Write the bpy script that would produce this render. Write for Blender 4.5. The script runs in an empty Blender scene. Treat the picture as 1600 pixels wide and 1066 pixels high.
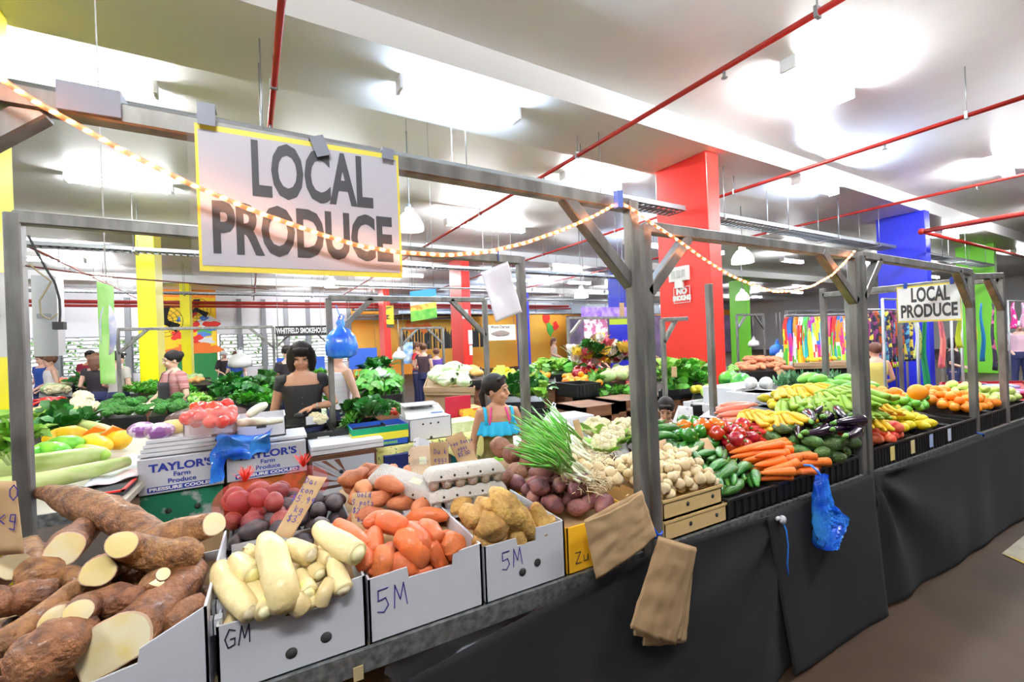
import bpy, bmesh, math, random
from mathutils import Vector as V, Matrix, Euler, noise
random.seed(7)
PI=math.pi
# ---------------------------------------------------------------- camera, world, exposure
FOC=690.0; TH=math.radians(28.3); RO=math.radians(2.2); CH=1.56
cF=V((math.sin(TH),math.cos(TH),0)); _r=V((math.cos(TH),-math.sin(TH),0)); _z=V((0,0,1))
cR=_r*math.cos(RO)-_z*math.sin(RO); cU=_r*math.sin(RO)+_z*math.cos(RO)
SC=bpy.context.scene; COL=SC.collection
cam=bpy.data.cameras.new('camera'); camo=bpy.data.objects.new('camera',cam); COL.objects.link(camo)
cam.sensor_width=36; cam.lens=36*FOC/1600; cam.clip_start=.05; cam.clip_end=200
mw=Matrix((cR,cU,-cF)).transposed().to_4x4(); mw.translation=V((0,0,CH)); camo.matrix_world=mw
SC.camera=camo
W=bpy.data.worlds.new('daylight'); SC.world=W; W.use_nodes=True
bg=W.node_tree.nodes['Background']; bg.inputs[0].default_value=(.93,.97,1,1); bg.inputs[1].default_value=1.5
SC.view_settings.view_transform='Standard'; SC.view_settings.look='None'; SC.view_settings.gamma=1
SC.view_settings.exposure=0.95
try: SC.view_settings.use_curve_mapping=False
except Exception: pass
SC.cycles.max_bounces=7; SC.cycles.diffuse_bounces=4; SC.cycles.glossy_bounces=3; SC.cycles.transmission_bounces=5
SC.cycles.transparent_max_bounces=12; SC.cycles.caustics_reflective=False; SC.cycles.caustics_refractive=False
SC.cycles.sample_clamp_indirect=6
LIGHTS=[] # (x', y', z, len, strength, colour) filled in the building section
# ---------------------------------------------------------------- finding points from the photo
def ray(u,v): return cF+cR*((u-800)/FOC)-cU*((v-533)/FOC)
def onz(u,v,z):
    r=ray(u,v); t=(z-CH)/r.z; return V((r.x*t,r.y*t,z))
def ony(u,v,y):
    r=ray(u,v); t=y/r.y; return V((r.x*t,y,CH+r.z*t))
def onx(u,v,x):
    r=ray(u,v); t=x/r.x; return V((x,r.y*t,CH+r.z*t))
def dep(p): return V((p[0],p[1],0)).dot(cF)
BROT=math.radians(2.5)
def BW(x,y,z=0): # building grid -> world
    return V((x*math.cos(BROT)-y*math.sin(BROT),x*math.sin(BROT)+y*math.cos(BROT),z))
# ---------------------------------------------------------------- materials
MATS={}
def mat(name,col,rough=.5,metal=0,col2=None,scale=12,bump=0,bscale=None,var=0,emit=0,alpha=1,trans=0,sss=0,spec=None,detail=4,stretch=None,ramp=(.35,.65),coat=0):
    if name in MATS: return MATS[name]
    m=bpy.data.materials.new(name); m.use_nodes=True; nt=m.node_tree; b=nt.nodes['Principled BSDF']
    c=(*col,1); b.inputs['Base Color'].default_value=c; b.inputs['Roughness'].default_value=rough; b.inputs['Metallic'].default_value=metal
    if spec is not None: b.inputs['Specular IOR Level'].default_value=spec
    if coat: b.inputs['Coat Weight'].default_value=coat; b.inputs['Coat Roughness'].default_value=.15
    if emit: b.inputs['Emission Color'].default_value=c; b.inputs['Emission Strength'].default_value=emit
    if alpha<1: b.inputs['Alpha'].default_value=alpha
    if trans: b.inputs['Transmission Weight'].default_value=trans; b.inputs['IOR'].default_value=1.25
    if sss: b.inputs['Subsurface Weight'].default_value=sss; b.inputs['Subsurface Radius'].default_value=(.02,.01,.006)
    tc=nt.nodes.new('ShaderNodeTexCoord'); src=tc.outputs['Object']
    if stretch:
        mp=nt.nodes.new('ShaderNodeMapping'); mp.inputs['Scale'].default_value=stretch; nt.links.new(src,mp.inputs[0]); src=mp.outputs[0]
    out=None
    if col2 or bump:
        n=nt.nodes.new('ShaderNodeTexNoise'); n.inputs['Scale'].default_value=scale; n.inputs['Detail'].default_value=detail
        oi=nt.nodes.new('ShaderNodeObjectInfo'); ad=nt.nodes.new('ShaderNodeVectorMath'); ad.operation='ADD'
        ml=nt.nodes.new('ShaderNodeMath'); ml.operation='MULTIPLY'; ml.inputs[1].default_value=37
        nt.links.new(oi.outputs['Random'],ml.inputs[0]); nt.links.new(src,ad.inputs[0]); nt.links.new(ml.outputs[0],ad.inputs[1])
        nt.links.new(ad.outputs[0],n.inputs['Vector'])
    if col2:
        r=nt.nodes.new('ShaderNodeValToRGB'); r.color_ramp.elements[0].position=ramp[0]; r.color_ramp.elements[1].position=ramp[1]
        r.color_ramp.elements[0].color=c; r.color_ramp.elements[1].color=(*col2,1)
        nt.links.new(n.outputs['Fac'],r.inputs[0]); out=r.outputs[0]
    if var:
        h=nt.nodes.new('ShaderNodeHueSaturation'); h.inputs['Color'].default_value=c
        if out: nt.links.new(out,h.inputs['Color'])
        oi=nt.nodes.new('ShaderNodeObjectInfo'); mr=nt.nodes.new('ShaderNodeMapRange')
        mr.inputs['To Min'].default_value=1-var; mr.inputs['To Max'].default_value=1+var
        nt.links.new(oi.outputs['Random'],mr.inputs['Value']); nt.links.new(mr.outputs[0],h.inputs['Value'])
        mh=nt.nodes.new('ShaderNodeMapRange'); mh.inputs['To Min'].default_value=.5-var*.05; mh.inputs['To Max'].default_value=.5+var*.05
        nt.links.new(oi.outputs['Random'],mh.inputs['Value']); nt.links.new(mh.outputs[0],h.inputs['Hue'])
        out=h.outputs[0]
    if out: nt.links.new(out,b.inputs['Base Color'])
    if bump:
        bp=nt.nodes.new('ShaderNodeBump'); bp.inputs['Strength'].default_value=bump; bp.inputs['Distance'].default_value=.01
        if bscale:
            n2=nt.nodes.new('ShaderNodeTexNoise'); n2.inputs['Scale'].default_value=bscale; n2.inputs['Detail'].default_value=3
            nt.links.new(src,n2.inputs['Vector']); nt.links.new(n2.outputs['Fac'],bp.inputs['Height'])
        else: nt.links.new(n.outputs['Fac'],bp.inputs['Height'])
        nt.links.new(bp.outputs[0],b.inputs['Normal'])
    MATS[name]=m; return m
# ---------------------------------------------------------------- mesh helpers
class MB:
    def __init__(s): s.v=[]; s.f=[]; s.m=[]; s.sm=[]
    def add(s,vs,fs,mi=0,smooth=False):
        o=len(s.v); s.v+=[tuple(x) for x in vs]
        for f in fs: s.f.append([i+o for i in f]); s.m.append(mi); s.sm.append(smooth)
    def box(s,lo,hi,mi=0,M=None):
        x0,y0,z0=lo; x1,y1,z1=hi
        vs=[V(p) for p in ((x0,y0,z0),(x1,y0,z0),(x1,y1,z0),(x0,y1,z0),(x0,y0,z1),(x1,y0,z1),(x1,y1,z1),(x0,y1,z1))]
        if M: vs=[M@p for p in vs]
        s.add(vs,[(0,3,2,1),(4,5,6,7),(0,1,5,4),(1,2,6,5),(2,3,7,6),(3,0,4,7)],mi); return s
    def bar(s,a,b,w,h=None,mi=0,up=V((0,0,1))):
        a=V(a); b=V(b); h=h or w; d=(b-a); L=d.length; d.normalize()
        if abs(d.dot(up))>.99: up=V((0,1,0))
        x=d.cross(up).normalized(); y=x.cross(d)
        M=Matrix((x,d,y)).transposed().to_4x4(); M.translation=a
        s.box((-w/2,0,-h/2),(w/2,L,h/2),mi,M); return s
    def sweep(s,path,rad,n=12,amp=0,seed=0,mi=0,cap=True,freq=30,round_=(True,True),flat=1.0,smooth=True):
        path=[V(p) for p in path]; N=len(path)
        rad=[(r,r*flat) if not isinstance(r,(tuple,list)) else r for r in rad]
        t0=(path[1]-path[0]).normalized(); up=V((0,0,1)) if abs(t0.z)<.9 else V((0,1,0))
        x=t0.cross(up).normalized(); vs=[]; fs=[]
        for i,p in enumerate(path):
            t=(path[min(i+1,N-1)]-path[max(i-1,0)]).normalized()
            x=(x-t*x.dot(t)).normalized(); y=x.cross(t)
            for k in range(n):
                a=2*PI*k/n; q=p+x*(math.cos(a)*rad[i][0])+y*(math.sin(a)*rad[i][1])
                if amp: q+= (q-p)*(noise.noise(q*freq+V((seed*7.3,seed,0)))*amp)
                vs.append(q)
        for i in range(N-1):
            for k in range(n):
                a=i*n+k; b=i*n+(k+1)%n; fs.append((a,b,b+n,a+n))
        if cap:
            vs.append(path[0]-(path[1]-path[0]).normalized()*(rad[0][0]*.35 if round_[0] else 0)); vs.append(path[-1]+(path[-1]-path[-2]).normalized()*(rad[-1][0]*.35 if round_[1] else 0))
            c0=len(vs)-2
            for k in range(n): fs.append((c0,(k+1)%n,k)); fs.append((c0+1,(N-1)*n+k,(N-1)*n+(k+1)%n))
        s.add(vs,fs,mi,smooth); return s
    def tube(s,a,b,r,n=8,mi=0,r2=None): return s.sweep([a,b],[r,r if r2 is None else r2],n,mi=mi,round_=(False,False))
    def ell(s,c,r,n=12,m=8,amp=0,seed=0,mi=0,freq=12,M=None):
        c=V(c); vs=[];fs=[]
        for i in range(m+1):
            ph=PI*i/m
            for k in range(n):
                a=2*PI*k/n; d=V((math.sin(ph)*math.cos(a)*r[0],math.sin(ph)*math.sin(a)*r[1],math.cos(ph)*r[2]))
                if amp: d*=1+amp*noise.noise((d+c)*freq+V((seed,seed*3.1,0)))
                if M: d=M@d
                vs.append(c+d)
        for i in range(m):
            for k in range(n):
                a=i*n+k; b=i*n+(k+1)%n; fs.append((a,a+n,b+n,b))
        s.add(vs,fs,mi,True); return s
    def quad(s,a,b,c,d,mi=0): s.add([a,b,c,d],[(0,1,2,3)],mi); return s
    def grid(s,fn,nu,nv,mi=0,smooth=True):
        vs=[fn(i/nu,j/nv) for j in range(nv+1) for i in range(nu+1)]
        fs=[(j*(nu+1)+i,j*(nu+1)+i+1,(j+1)*(nu+1)+i+1,(j+1)*(nu+1)+i) for j in range(nv) for i in range(nu)]
        s.add(vs,fs,mi,smooth); return s
    def mesh(s,name,mats):
        me=bpy.data.meshes.new(name); me.from_pydata(s.v,[],s.f)
        if not isinstance(mats,(list,tuple)): mats=[mats]
        for m in mats: me.materials.append(m)
        me.polygons.foreach_set('material_index',s.m); me.polygons.foreach_set('use_smooth',s.sm); me.update(); return me
def tag(o,label=None,cat=None,group=None,kind=None):
    if label: o['label']=label
    if cat: o['category']=cat
    if group: o['group']=group
    if kind: o['kind']=kind
    return o
def link(name,me,parent=None,loc=(0,0,0),rot=(0,0,0),sc=None):
    o=bpy.data.objects.new(name,me); COL.objects.link(o); o.location=loc; o.rotation_euler=rot
    if sc: o.scale=(sc,sc,sc) if not isinstance(sc,(tuple,list)) else sc
    if parent: o.parent=parent
    return o
def ob(name,mb,mats,parent=None,thick=0,**k):
    o=link(name,mb.mesh(name,mats),parent,**k)
    if thick: md=o.modifiers.new('s','SOLIDIFY'); md.thickness=thick; md.offset=0
    return o
def thing(name,label,cat,loc=(0,0,0),rz=0,group=None): return tag(link(name,None,None,loc,(0,0,rz)),label,cat,group)
def struct(name,mb,m): return tag(ob(name,mb,m),kind='structure')
def local(o,*pts): # world points into an empty's frame (translation only)
    return [V(p)-V(o.location) for p in pts]
FONTC={}
def text_mb(txt,size=1,bold=0,sx=1,shear=0):
    c=bpy.data.curves.new('t','FONT'); c.body=txt; c.size=size; c.offset=bold; c.align_x='CENTER'; c.align_y='CENTER'; c.resolution_u=3; c.shear=shear
    o=bpy.data.objects.new('t',c); COL.objects.link(o)
    dg=bpy.context.evaluated_depsgraph_get(); me=bpy.data.meshes.new_from_object(o.evaluated_get(dg))
    vs=[(v.co.x*sx,v.co.y,v.co.z) for v in me.vertices]; fs=[list(p.vertices) for p in me.polygons]
    bpy.data.objects.remove(o); bpy.data.curves.remove(c); bpy.data.meshes.remove(me)
    return vs,fs
def lettering(name,txt,parent,O,X,Y,size,m,bold=0,sx=1,off=.002,shear=0):
    """flat printed letters: O centre, X right, Y up (in parent frame)"""
    vs,fs=text_mb(txt,size,bold,sx,shear); X=V(X).normalized(); Y=V(Y).normalized(); N=X.cross(Y)
    mb=MB(); mb.add([V(O)+X*v[0]+Y*v[1]+N*off for v in vs],fs)
    return ob(name,mb,m,parent)
def strokes(name,lines,parent,O,X,Y,w,m,off=.002,scale=1):
    """hand-drawn marker lines: lists of 2D points"""
    X=V(X).normalized(); Y=V(Y).normalized(); N=X.cross(Y); mb=MB()
    for L in lines:
        for a,b in zip(L,L[1:]):
            A=V(O)+(X*a[0]+Y*a[1])*scale+N*off; B=V(O)+(X*b[0]+Y*b[1])*scale+N*off
            d=(B-A).normalized()*w*.4; p=N.cross(B-A).normalized()*w/2
            mb.quad(A-d-p,B+d-p,B+d+p,A-d+p)
    return ob(name,mb,m,parent)
def remeshed(name,mb,m,parent,voxel,smooth=4,loc=(0,0,0)):
    o=ob('tmp',mb,m); r=o.modifiers.new('r','REMESH'); r.mode='VOXEL'; r.voxel_size=voxel; r.use_smooth_shade=True
    s=o.modifiers.new('s','SMOOTH'); s.factor=.5; s.iterations=smooth
    dg=bpy.context.evaluated_depsgraph_get(); me=bpy.data.meshes.new_from_object(o.evaluated_get(dg)); me.name=name
    bpy.data.objects.remove(o)
    if not me.materials: me.materials.append(m)
    return link(name,me,parent,loc)
# handwriting glyphs on a unit box
GL={'0':[[(.5,1),(.1,.7),(.1,.3),(.5,0),(.9,.3),(.9,.7),(.5,1)]],'1':[[(.3,.8),(.5,1),(.5,0)]],'2':[[(.1,.8),(.5,1),(.9,.7),(.1,0),(.9,.05)]],
'3':[[(.1,.9),(.7,1),(.8,.7),(.4,.52),(.9,.3),(.6,0),(.1,.1)]],'4':[[(.6,0),(.6,1),(.1,.35),(.9,.35)]],'5':[[(.9,1),(.25,1),(.2,.55),(.7,.6),(.85,.25),(.5,0),(.1,.1)]],
'7':[[(.1,1),(.9,1),(.4,0)]],'9':[[(.8,.7),(.4,.5),(.2,.8),(.6,1),(.8,.7),(.6,0)]],'$':[[(.9,.8),(.5,.95),(.15,.75),(.85,.3),(.5,.05),(.1,.2)],[(.5,1.1),(.5,-.1)]],
'M':[[(.05,0),(.2,1),(.5,.3),(.8,1),(.95,0)]],'C':[[(.9,.9),(.4,1),(.1,.5),(.4,0),(.9,.1)]],'a':[[(.8,.5),(.4,.6),(.2,.25),(.5,0),(.8,.3),(.85,0)]],'n':[[(.15,0),(.2,.6),(.2,.4),(.6,.6),(.8,0)]],
'o':[[(.5,.6),(.15,.3),(.5,0),(.85,.3),(.5,.6)]],'e':[[(.2,.3),(.8,.35),(.6,.6),(.2,.4),(.3,0),(.8,.1)]],'l':[[(.4,1),(.4,0),(.6,.05)]],'d':[[(.8,1),(.8,0),(.8,.4),(.4,.6),(.2,.2),(.8,.1)]],
'G':[[(.9,.85),(.4,1),(.1,.5),(.4,0),(.9,.1),(.9,.45),(.55,.45)]],'S':[[(.9,.9),(.4,1),(.15,.7),(.8,.35),(.5,0),(.1,.1)]],'w':[[(.1,.6),(.3,0),(.5,.45),(.7,0),(.9,.6)]],'t':[[(.4,1),(.4,.1),(.7,0)],[(.1,.65),(.8,.65)]],
'p':[[(.2,.6),(.2,-.4),(.2,.4),(.7,.6),(.8,.2),(.2,.1)]],'r':[[(.2,0),(.2,.6),(.2,.4),(.7,.6)]],'k':[[(.2,1),(.2,0)],[(.8,.6),(.2,.3),(.8,0)]],'g':[[(.8,.6),(.3,.6),(.2,.2),(.8,.1),(.8,.6),(.7,-.4),(.2,-.3)]],
'Z':[[(.1,1),(.9,1),(.1,0),(.9,0)]],'u':[[(.15,.6),(.2,.05),(.7,.05),(.8,.6),(.85,0)]],'K':[[(.2,1),(.2,0)],[(.9,1),(.2,.45),(.9,0)]],'F':[[(.2,0),(.2,1),(.9,1)],[(.2,.55),(.7,.55)]],'s':[[(.8,.55),(.3,.6),(.7,.3),(.7,0),(.2,.05)]],
'h':[[(.2,1),(.2,0),(.2,.4),(.7,.55),(.8,0)]],'i':[[(.5,.6),(.5,0)]],'y':[[(.2,.6),(.5,.1)],[(.8,.6),(.3,-.4)]],'.':[[(.4,.0),(.5,.05)]],'-':[[(.1,.4),(.9,.4)]],'/':[[(.1,-.1),(.9,1.1)]],'b':[[(.2,1),(.2,0),(.7,.1),(.8,.5),(.2,.5)]],'B':[[(.2,0),(.2,1),(.7,.9),(.7,.6),(.2,.5),(.8,.4),(.8,.1),(.2,0)]],'z':[[(.1,.6),(.9,.6),(.1,0),(.9,0)]],'D':[[(.2,0),(.2,1),(.8,.7),(.8,.3),(.2,0)]],'R':[[(.2,0),(.2,1),(.8,.8),(.2,.5),(.9,0)]],'E':[[(.9,1),(.2,1),(.2,0),(.9,0)],[(.2,.5),(.7,.5)]]}
def scrawl(name,lines,parent,O,X,Y,h,w,m,off=.002,lh=1.6,cw=.75):
    X=V(X).normalized(); Y=V(Y).normalized(); L=[]
    for r,t in enumerate(lines):
        x0=-len(t)*h*cw/2
        for i,ch in enumerate(t):
            for g in GL.get(ch,[]):
                L.append([(x0+(i+q[0]*.85)*h*cw,-r*h*lh+q[1]*h) for q in g])
    return strokes(name,L,parent,O,X,Y,w,m,off)
# ================================================================ BUILDING
def bplane(u,v,yb): # pixel -> (x', z) on the building plane y'=yb
    r=ray(u,v); n=V((-math.sin(BROT),math.cos(BROT),0)); t=yb/r.dot(n); p=r*t
    return p.x*math.cos(BROT)+p.y*math.sin(BROT), CH+p.z
def bz(u,v,z):
    p=onz(u,v,z); return p.x*math.cos(BROT)+p.y*math.sin(BROT), -p.x*math.sin(BROT)+p.y*math.cos(BROT)
_before=set(bpy.data.objects)
mCeil=mat('painted_ceiling',(.89,.89,.89),.38,col2=(.84,.84,.84),scale=1.2,bump=.05)
mBeam=mat('painted_beam',(.90,.90,.89),.45)
mWall=mat('white_wall',(.8,.8,.8),.6)
mGrey=mat('grey_metal',(.35,.36,.37),.4,.6)
mDark=mat('dark_void',(.03,.03,.03),.8)
mFloor=mat('polished_floor',(.026,.013,.006),.6,col2=(.054,.032,.018),scale=1.6,bump=.03,detail=8,spec=.25)
fl=struct('floor',MB().box((-16,-11,-.2),(38,24,0)),mFloor)
ZS=4.0; ZT=4.27
m=MB(); m.box((-16,-9,ZT),(38,24,ZT+.2)); struct('ceiling',m,mCeil)
for i,(a,b) in enumerate(((3.56,4.6),(11.4,12.5),(18.9,20.0))):
    m=MB(); m.box((-16,a,ZS),(38,b,ZT+.01)); struct('trim_%d'%(i+1),m,mBeam)
# thin joint lines on the slab
# pillars
COLS={'yellow':(.88,.80,.0),'red':(.85,.03,.02),'blue':(.02,.03,.62),'green':(.22,.75,.05)}
MC={k:mat(k+'_pillar_paint',v,.35) for k,v in COLS.items()}
def pillar(x,y,c,label,w=.27,l=.85,z=ZS):
    m=MB(); m.box((0,0,0),(w,l,z)); o=ob('pillar',m,MC[c],loc=(x,y,0))
    bv=o.modifiers.new('b','BEVEL'); bv.width=.012; bv.segments=2
    tag(o,label,'pillar'); return o
pillar(-1.67,3.65,'yellow','bright yellow pillar nearest, at the far left edge behind the cassava')
pRed=pillar(5.30,3.68,'red','big bright red pillar nearest, with the no smoking sign')
pBlu=pillar(12.35,3.5,'blue','big blue pillar behind the second produce sign')
pillar(19.6,4.0,'green','bright green pillar at the far right edge')
pYel2=pillar(-1.72,10.4,'yellow','yellow pillar behind the woman in the striped top')
pRed2=pillar(5.25,11.5,'red','red pillar behind the pale cabbages, in the middle distance')
pillar(12.0,11.9,'blue','blue pillar seen just left of the nearest red pillar')
pillar(19.9,12.0,'green','green pillar behind the hanging blue and white bags')
pillar(-2.0,19.0,'yellow','farthest yellow pillar, in front of the orange mural wall')
pillar(5.0,19.0,'red','farthest red pillar, left of the hanging flower poster')
pillar(12.15,19.0,'blue','farthest blue pillar, right of the hanging white sleeve')
# notices on the pillars
def notice(name,label,cat,par,face,u0,v0,u1,v1,mcol,extra=None):
    return
mW=mat('white_plastic',(.85,.85,.85),.4); mRedS=mat('red_sign',(.8,.02,.02),.4)
def on_left_face(p,u,v): # point on a pillar's left face (x'=const)
    r=ray(u,v); ex=V((math.cos(BROT),math.sin(BROT),0)); x=p.location.x; t=x/r.dot(ex); q=r*t
    return V((x,-q.x*math.sin(BROT)+q.y*math.cos(BROT),CH+q.z))
a=on_left_face(pRed,1053,450); b=on_left_face(pRed,1080,472); c=(a+b)/2
t=thing('no_smoking_sign','small red no smoking sign on the nearest red pillar','sign',(c.x-.008,c.y,c.z))
w=abs(a.y-b.y)/2; h=abs(a.z-b.z)/2
ob('panel',MB().box((-.004,-w,-h),(.004,w,h)),mRedS,t)
m=MB()
for s in (-1,1):
    m.box((-.007,s*w*.96-.004,-h),(-.004,s*w*.96+.004,h)); m.box((-.007,-w,s*h*.96-.004),(-.004,w,s*h*.96+.004))
ob('border',m,mW,t)
lettering('lettering','NO',t,(-.006,0,h*.42),(0,-1,0),(0,0,1),h*.95,mW,.01)
lettering('lettering','SMOKING',t,(-.006,0,-h*.42),(0,-1,0),(0,0,1),h*.8,mW,.008,sx=.72)
a=on_left_face(pRed,1048,420); b=on_left_face(pRed,1078,437); c=(a+b)/2; w=abs(a.y-b.y)/2
t=thing('switch_box','white power outlet box on the nearest red pillar','switch box',(c.x,c.y,c.z))
ob('body',MB().box((-.05,-w,-.1),(0,w,.1)),mW,t); ob('lower_box',MB().box((-.05,-w*.4,-.2),(0,w*.4,-.1)),mW,t)
m=MB()
for k in range(3): m.box((-.056,-w*.75+k*w*.55,-.05),(-.05,-w*.75+k*w*.55+w*.35,.05))
ob('outlet',m,mat('pale_grey',(.55,.56,.57),.5),t)
for (u0,v0,u1,v1,lab) in ((722,484,731,498,'small white box high on the middle red pillar'),(731,516,738,538,'tall white notice on the middle red pillar'),(733,540,738,555,'small pale notice low on the middle red pillar')):
    xa,za=bplane(u0,v0,pRed2.location.y); xb,zb=bplane(u1,v1,pRed2.location.y)
    t=ob('notice',MB().box((-abs(xb-xa)/2,-.03,-abs(za-zb)/2),(abs(xb-xa)/2,0,abs(za-zb)/2)),mW,loc=((xa+xb)/2,pRed2.location.y,(za+zb)/2)); tag(t,lab,'notice')
# back wall with panels, murals and louvres
YB=23.2
def wx(u,v=500): return bplane(u,v,YB)[0]
mPanel=mat('pale_shutter',(.80,.80,.84),.5); mPost=mat('grey_steel_post',(.22,.23,.25),.5,.3)
mOr=mat('orange_wall',(.95,.33,.02),.6,col2=(.98,.55,.08),scale=.35)
mYel=mat('mural_yellow',(.98,.66,.02),.6); mGr=mat('mural_green',(.02,.25,.06),.6); mOr2=mat('mural_orange',(.95,.30,.03),.6)
m=MB(); m.box((-16,YB,2.35),(wx(252),YB+.2,ZT)); m.box((wx(338),YB,2.35),(wx(545),YB+.2,ZT)); m.box((-16,YB,0),(wx(252),YB+.2,.85)); m.box((wx(338),YB,0),(wx(545),YB+.2,.85))
struct('wall_back',m,mPanel)
m=MB(); m.box((wx(252),YB,0),(wx(338),YB+.2,ZT)); struct('wall_mural',m,mOr2)
m=MB(); m.box((wx(545),YB,0),(38,YB+.2,ZT)); struct('wall_orange',m,mOr)
m=MB(); m.box((-16.2,-4,0),(-16,YB,ZT)); m.box((-16.2,-9,0),(-16,-4,ZT)); struct('wall_left',m,mWall)
m=MB(); m.box((-16,-9.2,0),(38,-9,ZT)); struct('wall_light_block',m,mat('light_block_wall',(.30,.30,.32),.7))  # added wall behind the viewer, keeps sky light off the stall fronts
m=MB(); m.box((38,-9,0),(38.2,YB,ZT)); struct('wall_right',m,mWall)
m=MB()
for u in (88,200,374,412,447,481,516,545):
    x=wx(u); m.box((x-.09,YB-.12,0),(x+.09,YB-.001,3.9))
struct('trim_4',m,mPost)
m=MB(); m.box((wx(545),YB-.05,3.55),(38,YB-.001,ZT)); struct('trim_5',m,mat('grey_band',(.42,.44,.48),.5))
# louvre windows
mLou=mat('louvre_glass',(.75,.85,.80),.2,alpha=.75); 
segs=[(wx(0),wx(88)),(wx(88),wx(200)),(wx(200),wx(252)),(wx(338),wx(374)),(wx(374),wx(412)),(wx(412),wx(447)),(wx(447),wx(481)),(wx(481),wx(516)),(wx(516),wx(545))]
for i,(a,b) in enumerate(segs):
    e=tag(link('window_%d'%(i+1),None,None,((a+b)/2,YB+.05,0)),kind='structure'); hw=(b-a)/2-.1
    m=MB()
    for k in range(9):
        z=.93+k*.155; m.add([(-hw,.05,z),(hw,.05,z),(hw,-.04,z+.06),(-hw,-.04,z+.06),(-hw,.05,z+.008),(hw,.05,z+.008),(hw,-.04,z+.068),(-hw,-.04,z+.068)],[(0,1,2,3),(7,6,5,4),(0,4,5,1),(3,2,6,7)])
    ob('louvre_blades',m,mW,e)
    m=MB(); 
    for z in (.87,2.33): m.box((-hw,-.04,z-.02),(hw,.04,z+.02))
    for x in (-hw,hw): m.box((x-.03,-.04,.87),(x+.03,.04,2.33))
    ob('window_frame',m,mPost,e)
# greenery outside the louvres
mLeafO=mat('garden_leaf',(.10,.30,.05),.6,col2=(.3,.55,.15),scale=6)
for i,u in enumerate((60,130,180,355,395,430,470,510)):
    x=-14+i*2.3; m=MB(); rr=random.Random(i)
    for k in range(220):
        c=V((rr.uniform(-1,1),rr.uniform(-.6,.6),rr.uniform(.2,2.6))); d=V((rr.uniform(-1,1),rr.uniform(-1,1),rr.uniform(-1,1))).normalized()*.16; e=V((d.y,-d.x,d.z*.3+.08))
        m.quad(c-d,c+e*.5,c+d,c-e*.5)
    m.tube((0,0,0),(0,0,1.5),.05)
    o=ob('shrub',m,mLeafO,loc=(x,YB+2.2+rr.random(),0)); tag(o,'leafy green shrub outside the louvred windows of the back wall','shrub','shrubs outside the back windows')
g=tag(ob('ground',MB().box((-30,24,-.25),(45,40,-.05)),mat('garden_ground',(.12,.2,.06),.9)),kind='structure')
# mural: plain painted shapes on the mural wall
xa,xb=wx(252)+.02,wx(338)-.02
m=MB(); t=thing('wall_mural_painting','yellow mural with red, white and green rooster-like swirls and a green base','mural',((xa+xb)/2,YB-.02,0)); hw=(xb-xa)/2
ob('background',MB().box((-hw,0,1.6),(hw,.015,3.95)),mYel,t); ob('base',MB().box((-hw,0,0),(hw,.015,1.6)),mGr,t)
def blob2(cx,cz,r,sq,seed,y=-.004,n=28,amp=.5):
    m=MB(); rr=random.Random(seed); ph=[rr.uniform(0,6) for _ in range(4)]
    vs=[(cx,y,cz)]+[(cx+math.cos(2*PI*k/n)*r*(1+amp*.5*math.sin(3*2*PI*k/n+ph[0])+amp*.3*math.sin(5*2*PI*k/n+ph[1])),y,cz+math.sin(2*PI*k/n)*r*sq*(1+amp*.4*math.sin(4*2*PI*k/n+ph[2]))) for k in range(n)]
    m.add(vs,[(0,1+(k+1)%n,1+k) for k in range(n)]); return m
pr=mat('paint_red',(.8,.03,.02),.6); pb=mat('paint_blue',(.1,.25,.7),.6); pw=mat('paint_white',(.85,.85,.85),.6); pg=mat('paint_green',(.1,.5,.08),.6); pk=mat('paint_black',(.02,.02,.02),.6); po=mat('paint_orange',(.9,.2,.02),.6)
for i,(cx,cz,r,sq,c) in enumerate(((.62,2.85,.34,.8,pw),(.75,2.75,.3,.6,pr),(.55,2.5,.32,.4,pg),(.45,2.35,.25,.5,pb),(.3,2.15,.26,.7,pr),(.6,2.1,.25,.6,pw),(.2,2.7,.16,1.4,pr),(-.45,2.35,.2,1,pr),(.5,3.05,.16,.6,pb),(.1,3.3,.15,1.3,pr),(.75,2.55,.18,.3,pb),(-.3,3,.14,.8,pb),(.1,1.75,.9,.28,po),(.8,1.75,.25,.5,po))):
    ob('painted_shape',blob2(cx,cz,r,sq,i,-.004-.001*i),c,t)
# orange wall painting: dark skyline, red octopus-like shapes, tulips
xo=wx(640,540)
for (u,v,r,sq,c,lab,am) in ((641,511,.35,.8,po,'red painted sun shape on the orange wall left of the flower poster',.9),(664,513,.35,.8,po,'red painted shape on the orange wall under the flower poster',.9),(854,497,.28,1.3,pr,'red painted flower on the orange wall, the left of two',.3),(868,509,.22,1.3,pr,'red painted flower on the orange wall, the right of two',.3),(860,515,.28,1.4,pg,'green painted leaf between the red wall flowers',.6)):
    x,z=bplane(u,v,YB-.05); tag(ob('painted_emblem',blob2(0,0,r,sq,int(u),0,30,am),c,loc=(x,YB-.03-.004*(u%5),z)),lab,'wall painting')
m=MB(); x0,z0=bplane(625,533,YB-.05); rr=random.Random(3)
for k in range(30):
    x=x0+k*.17; hgt=rr.uniform(.25,.8); m.box((x,YB-.02,z0-.5),(x+.06+rr.random()*.12,YB-.012,z0+hgt-.2)); m.add([(x,YB-.02,z0+hgt-.2),(x+.12,YB-.02,z0+hgt-.2),(x+.06,YB-.02,z0+hgt+.1)],[(0,1,2)])
tag(ob('painted_skyline',m,pk),'black painted skyline along the bottom of the orange wall','wall painting')
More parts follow.
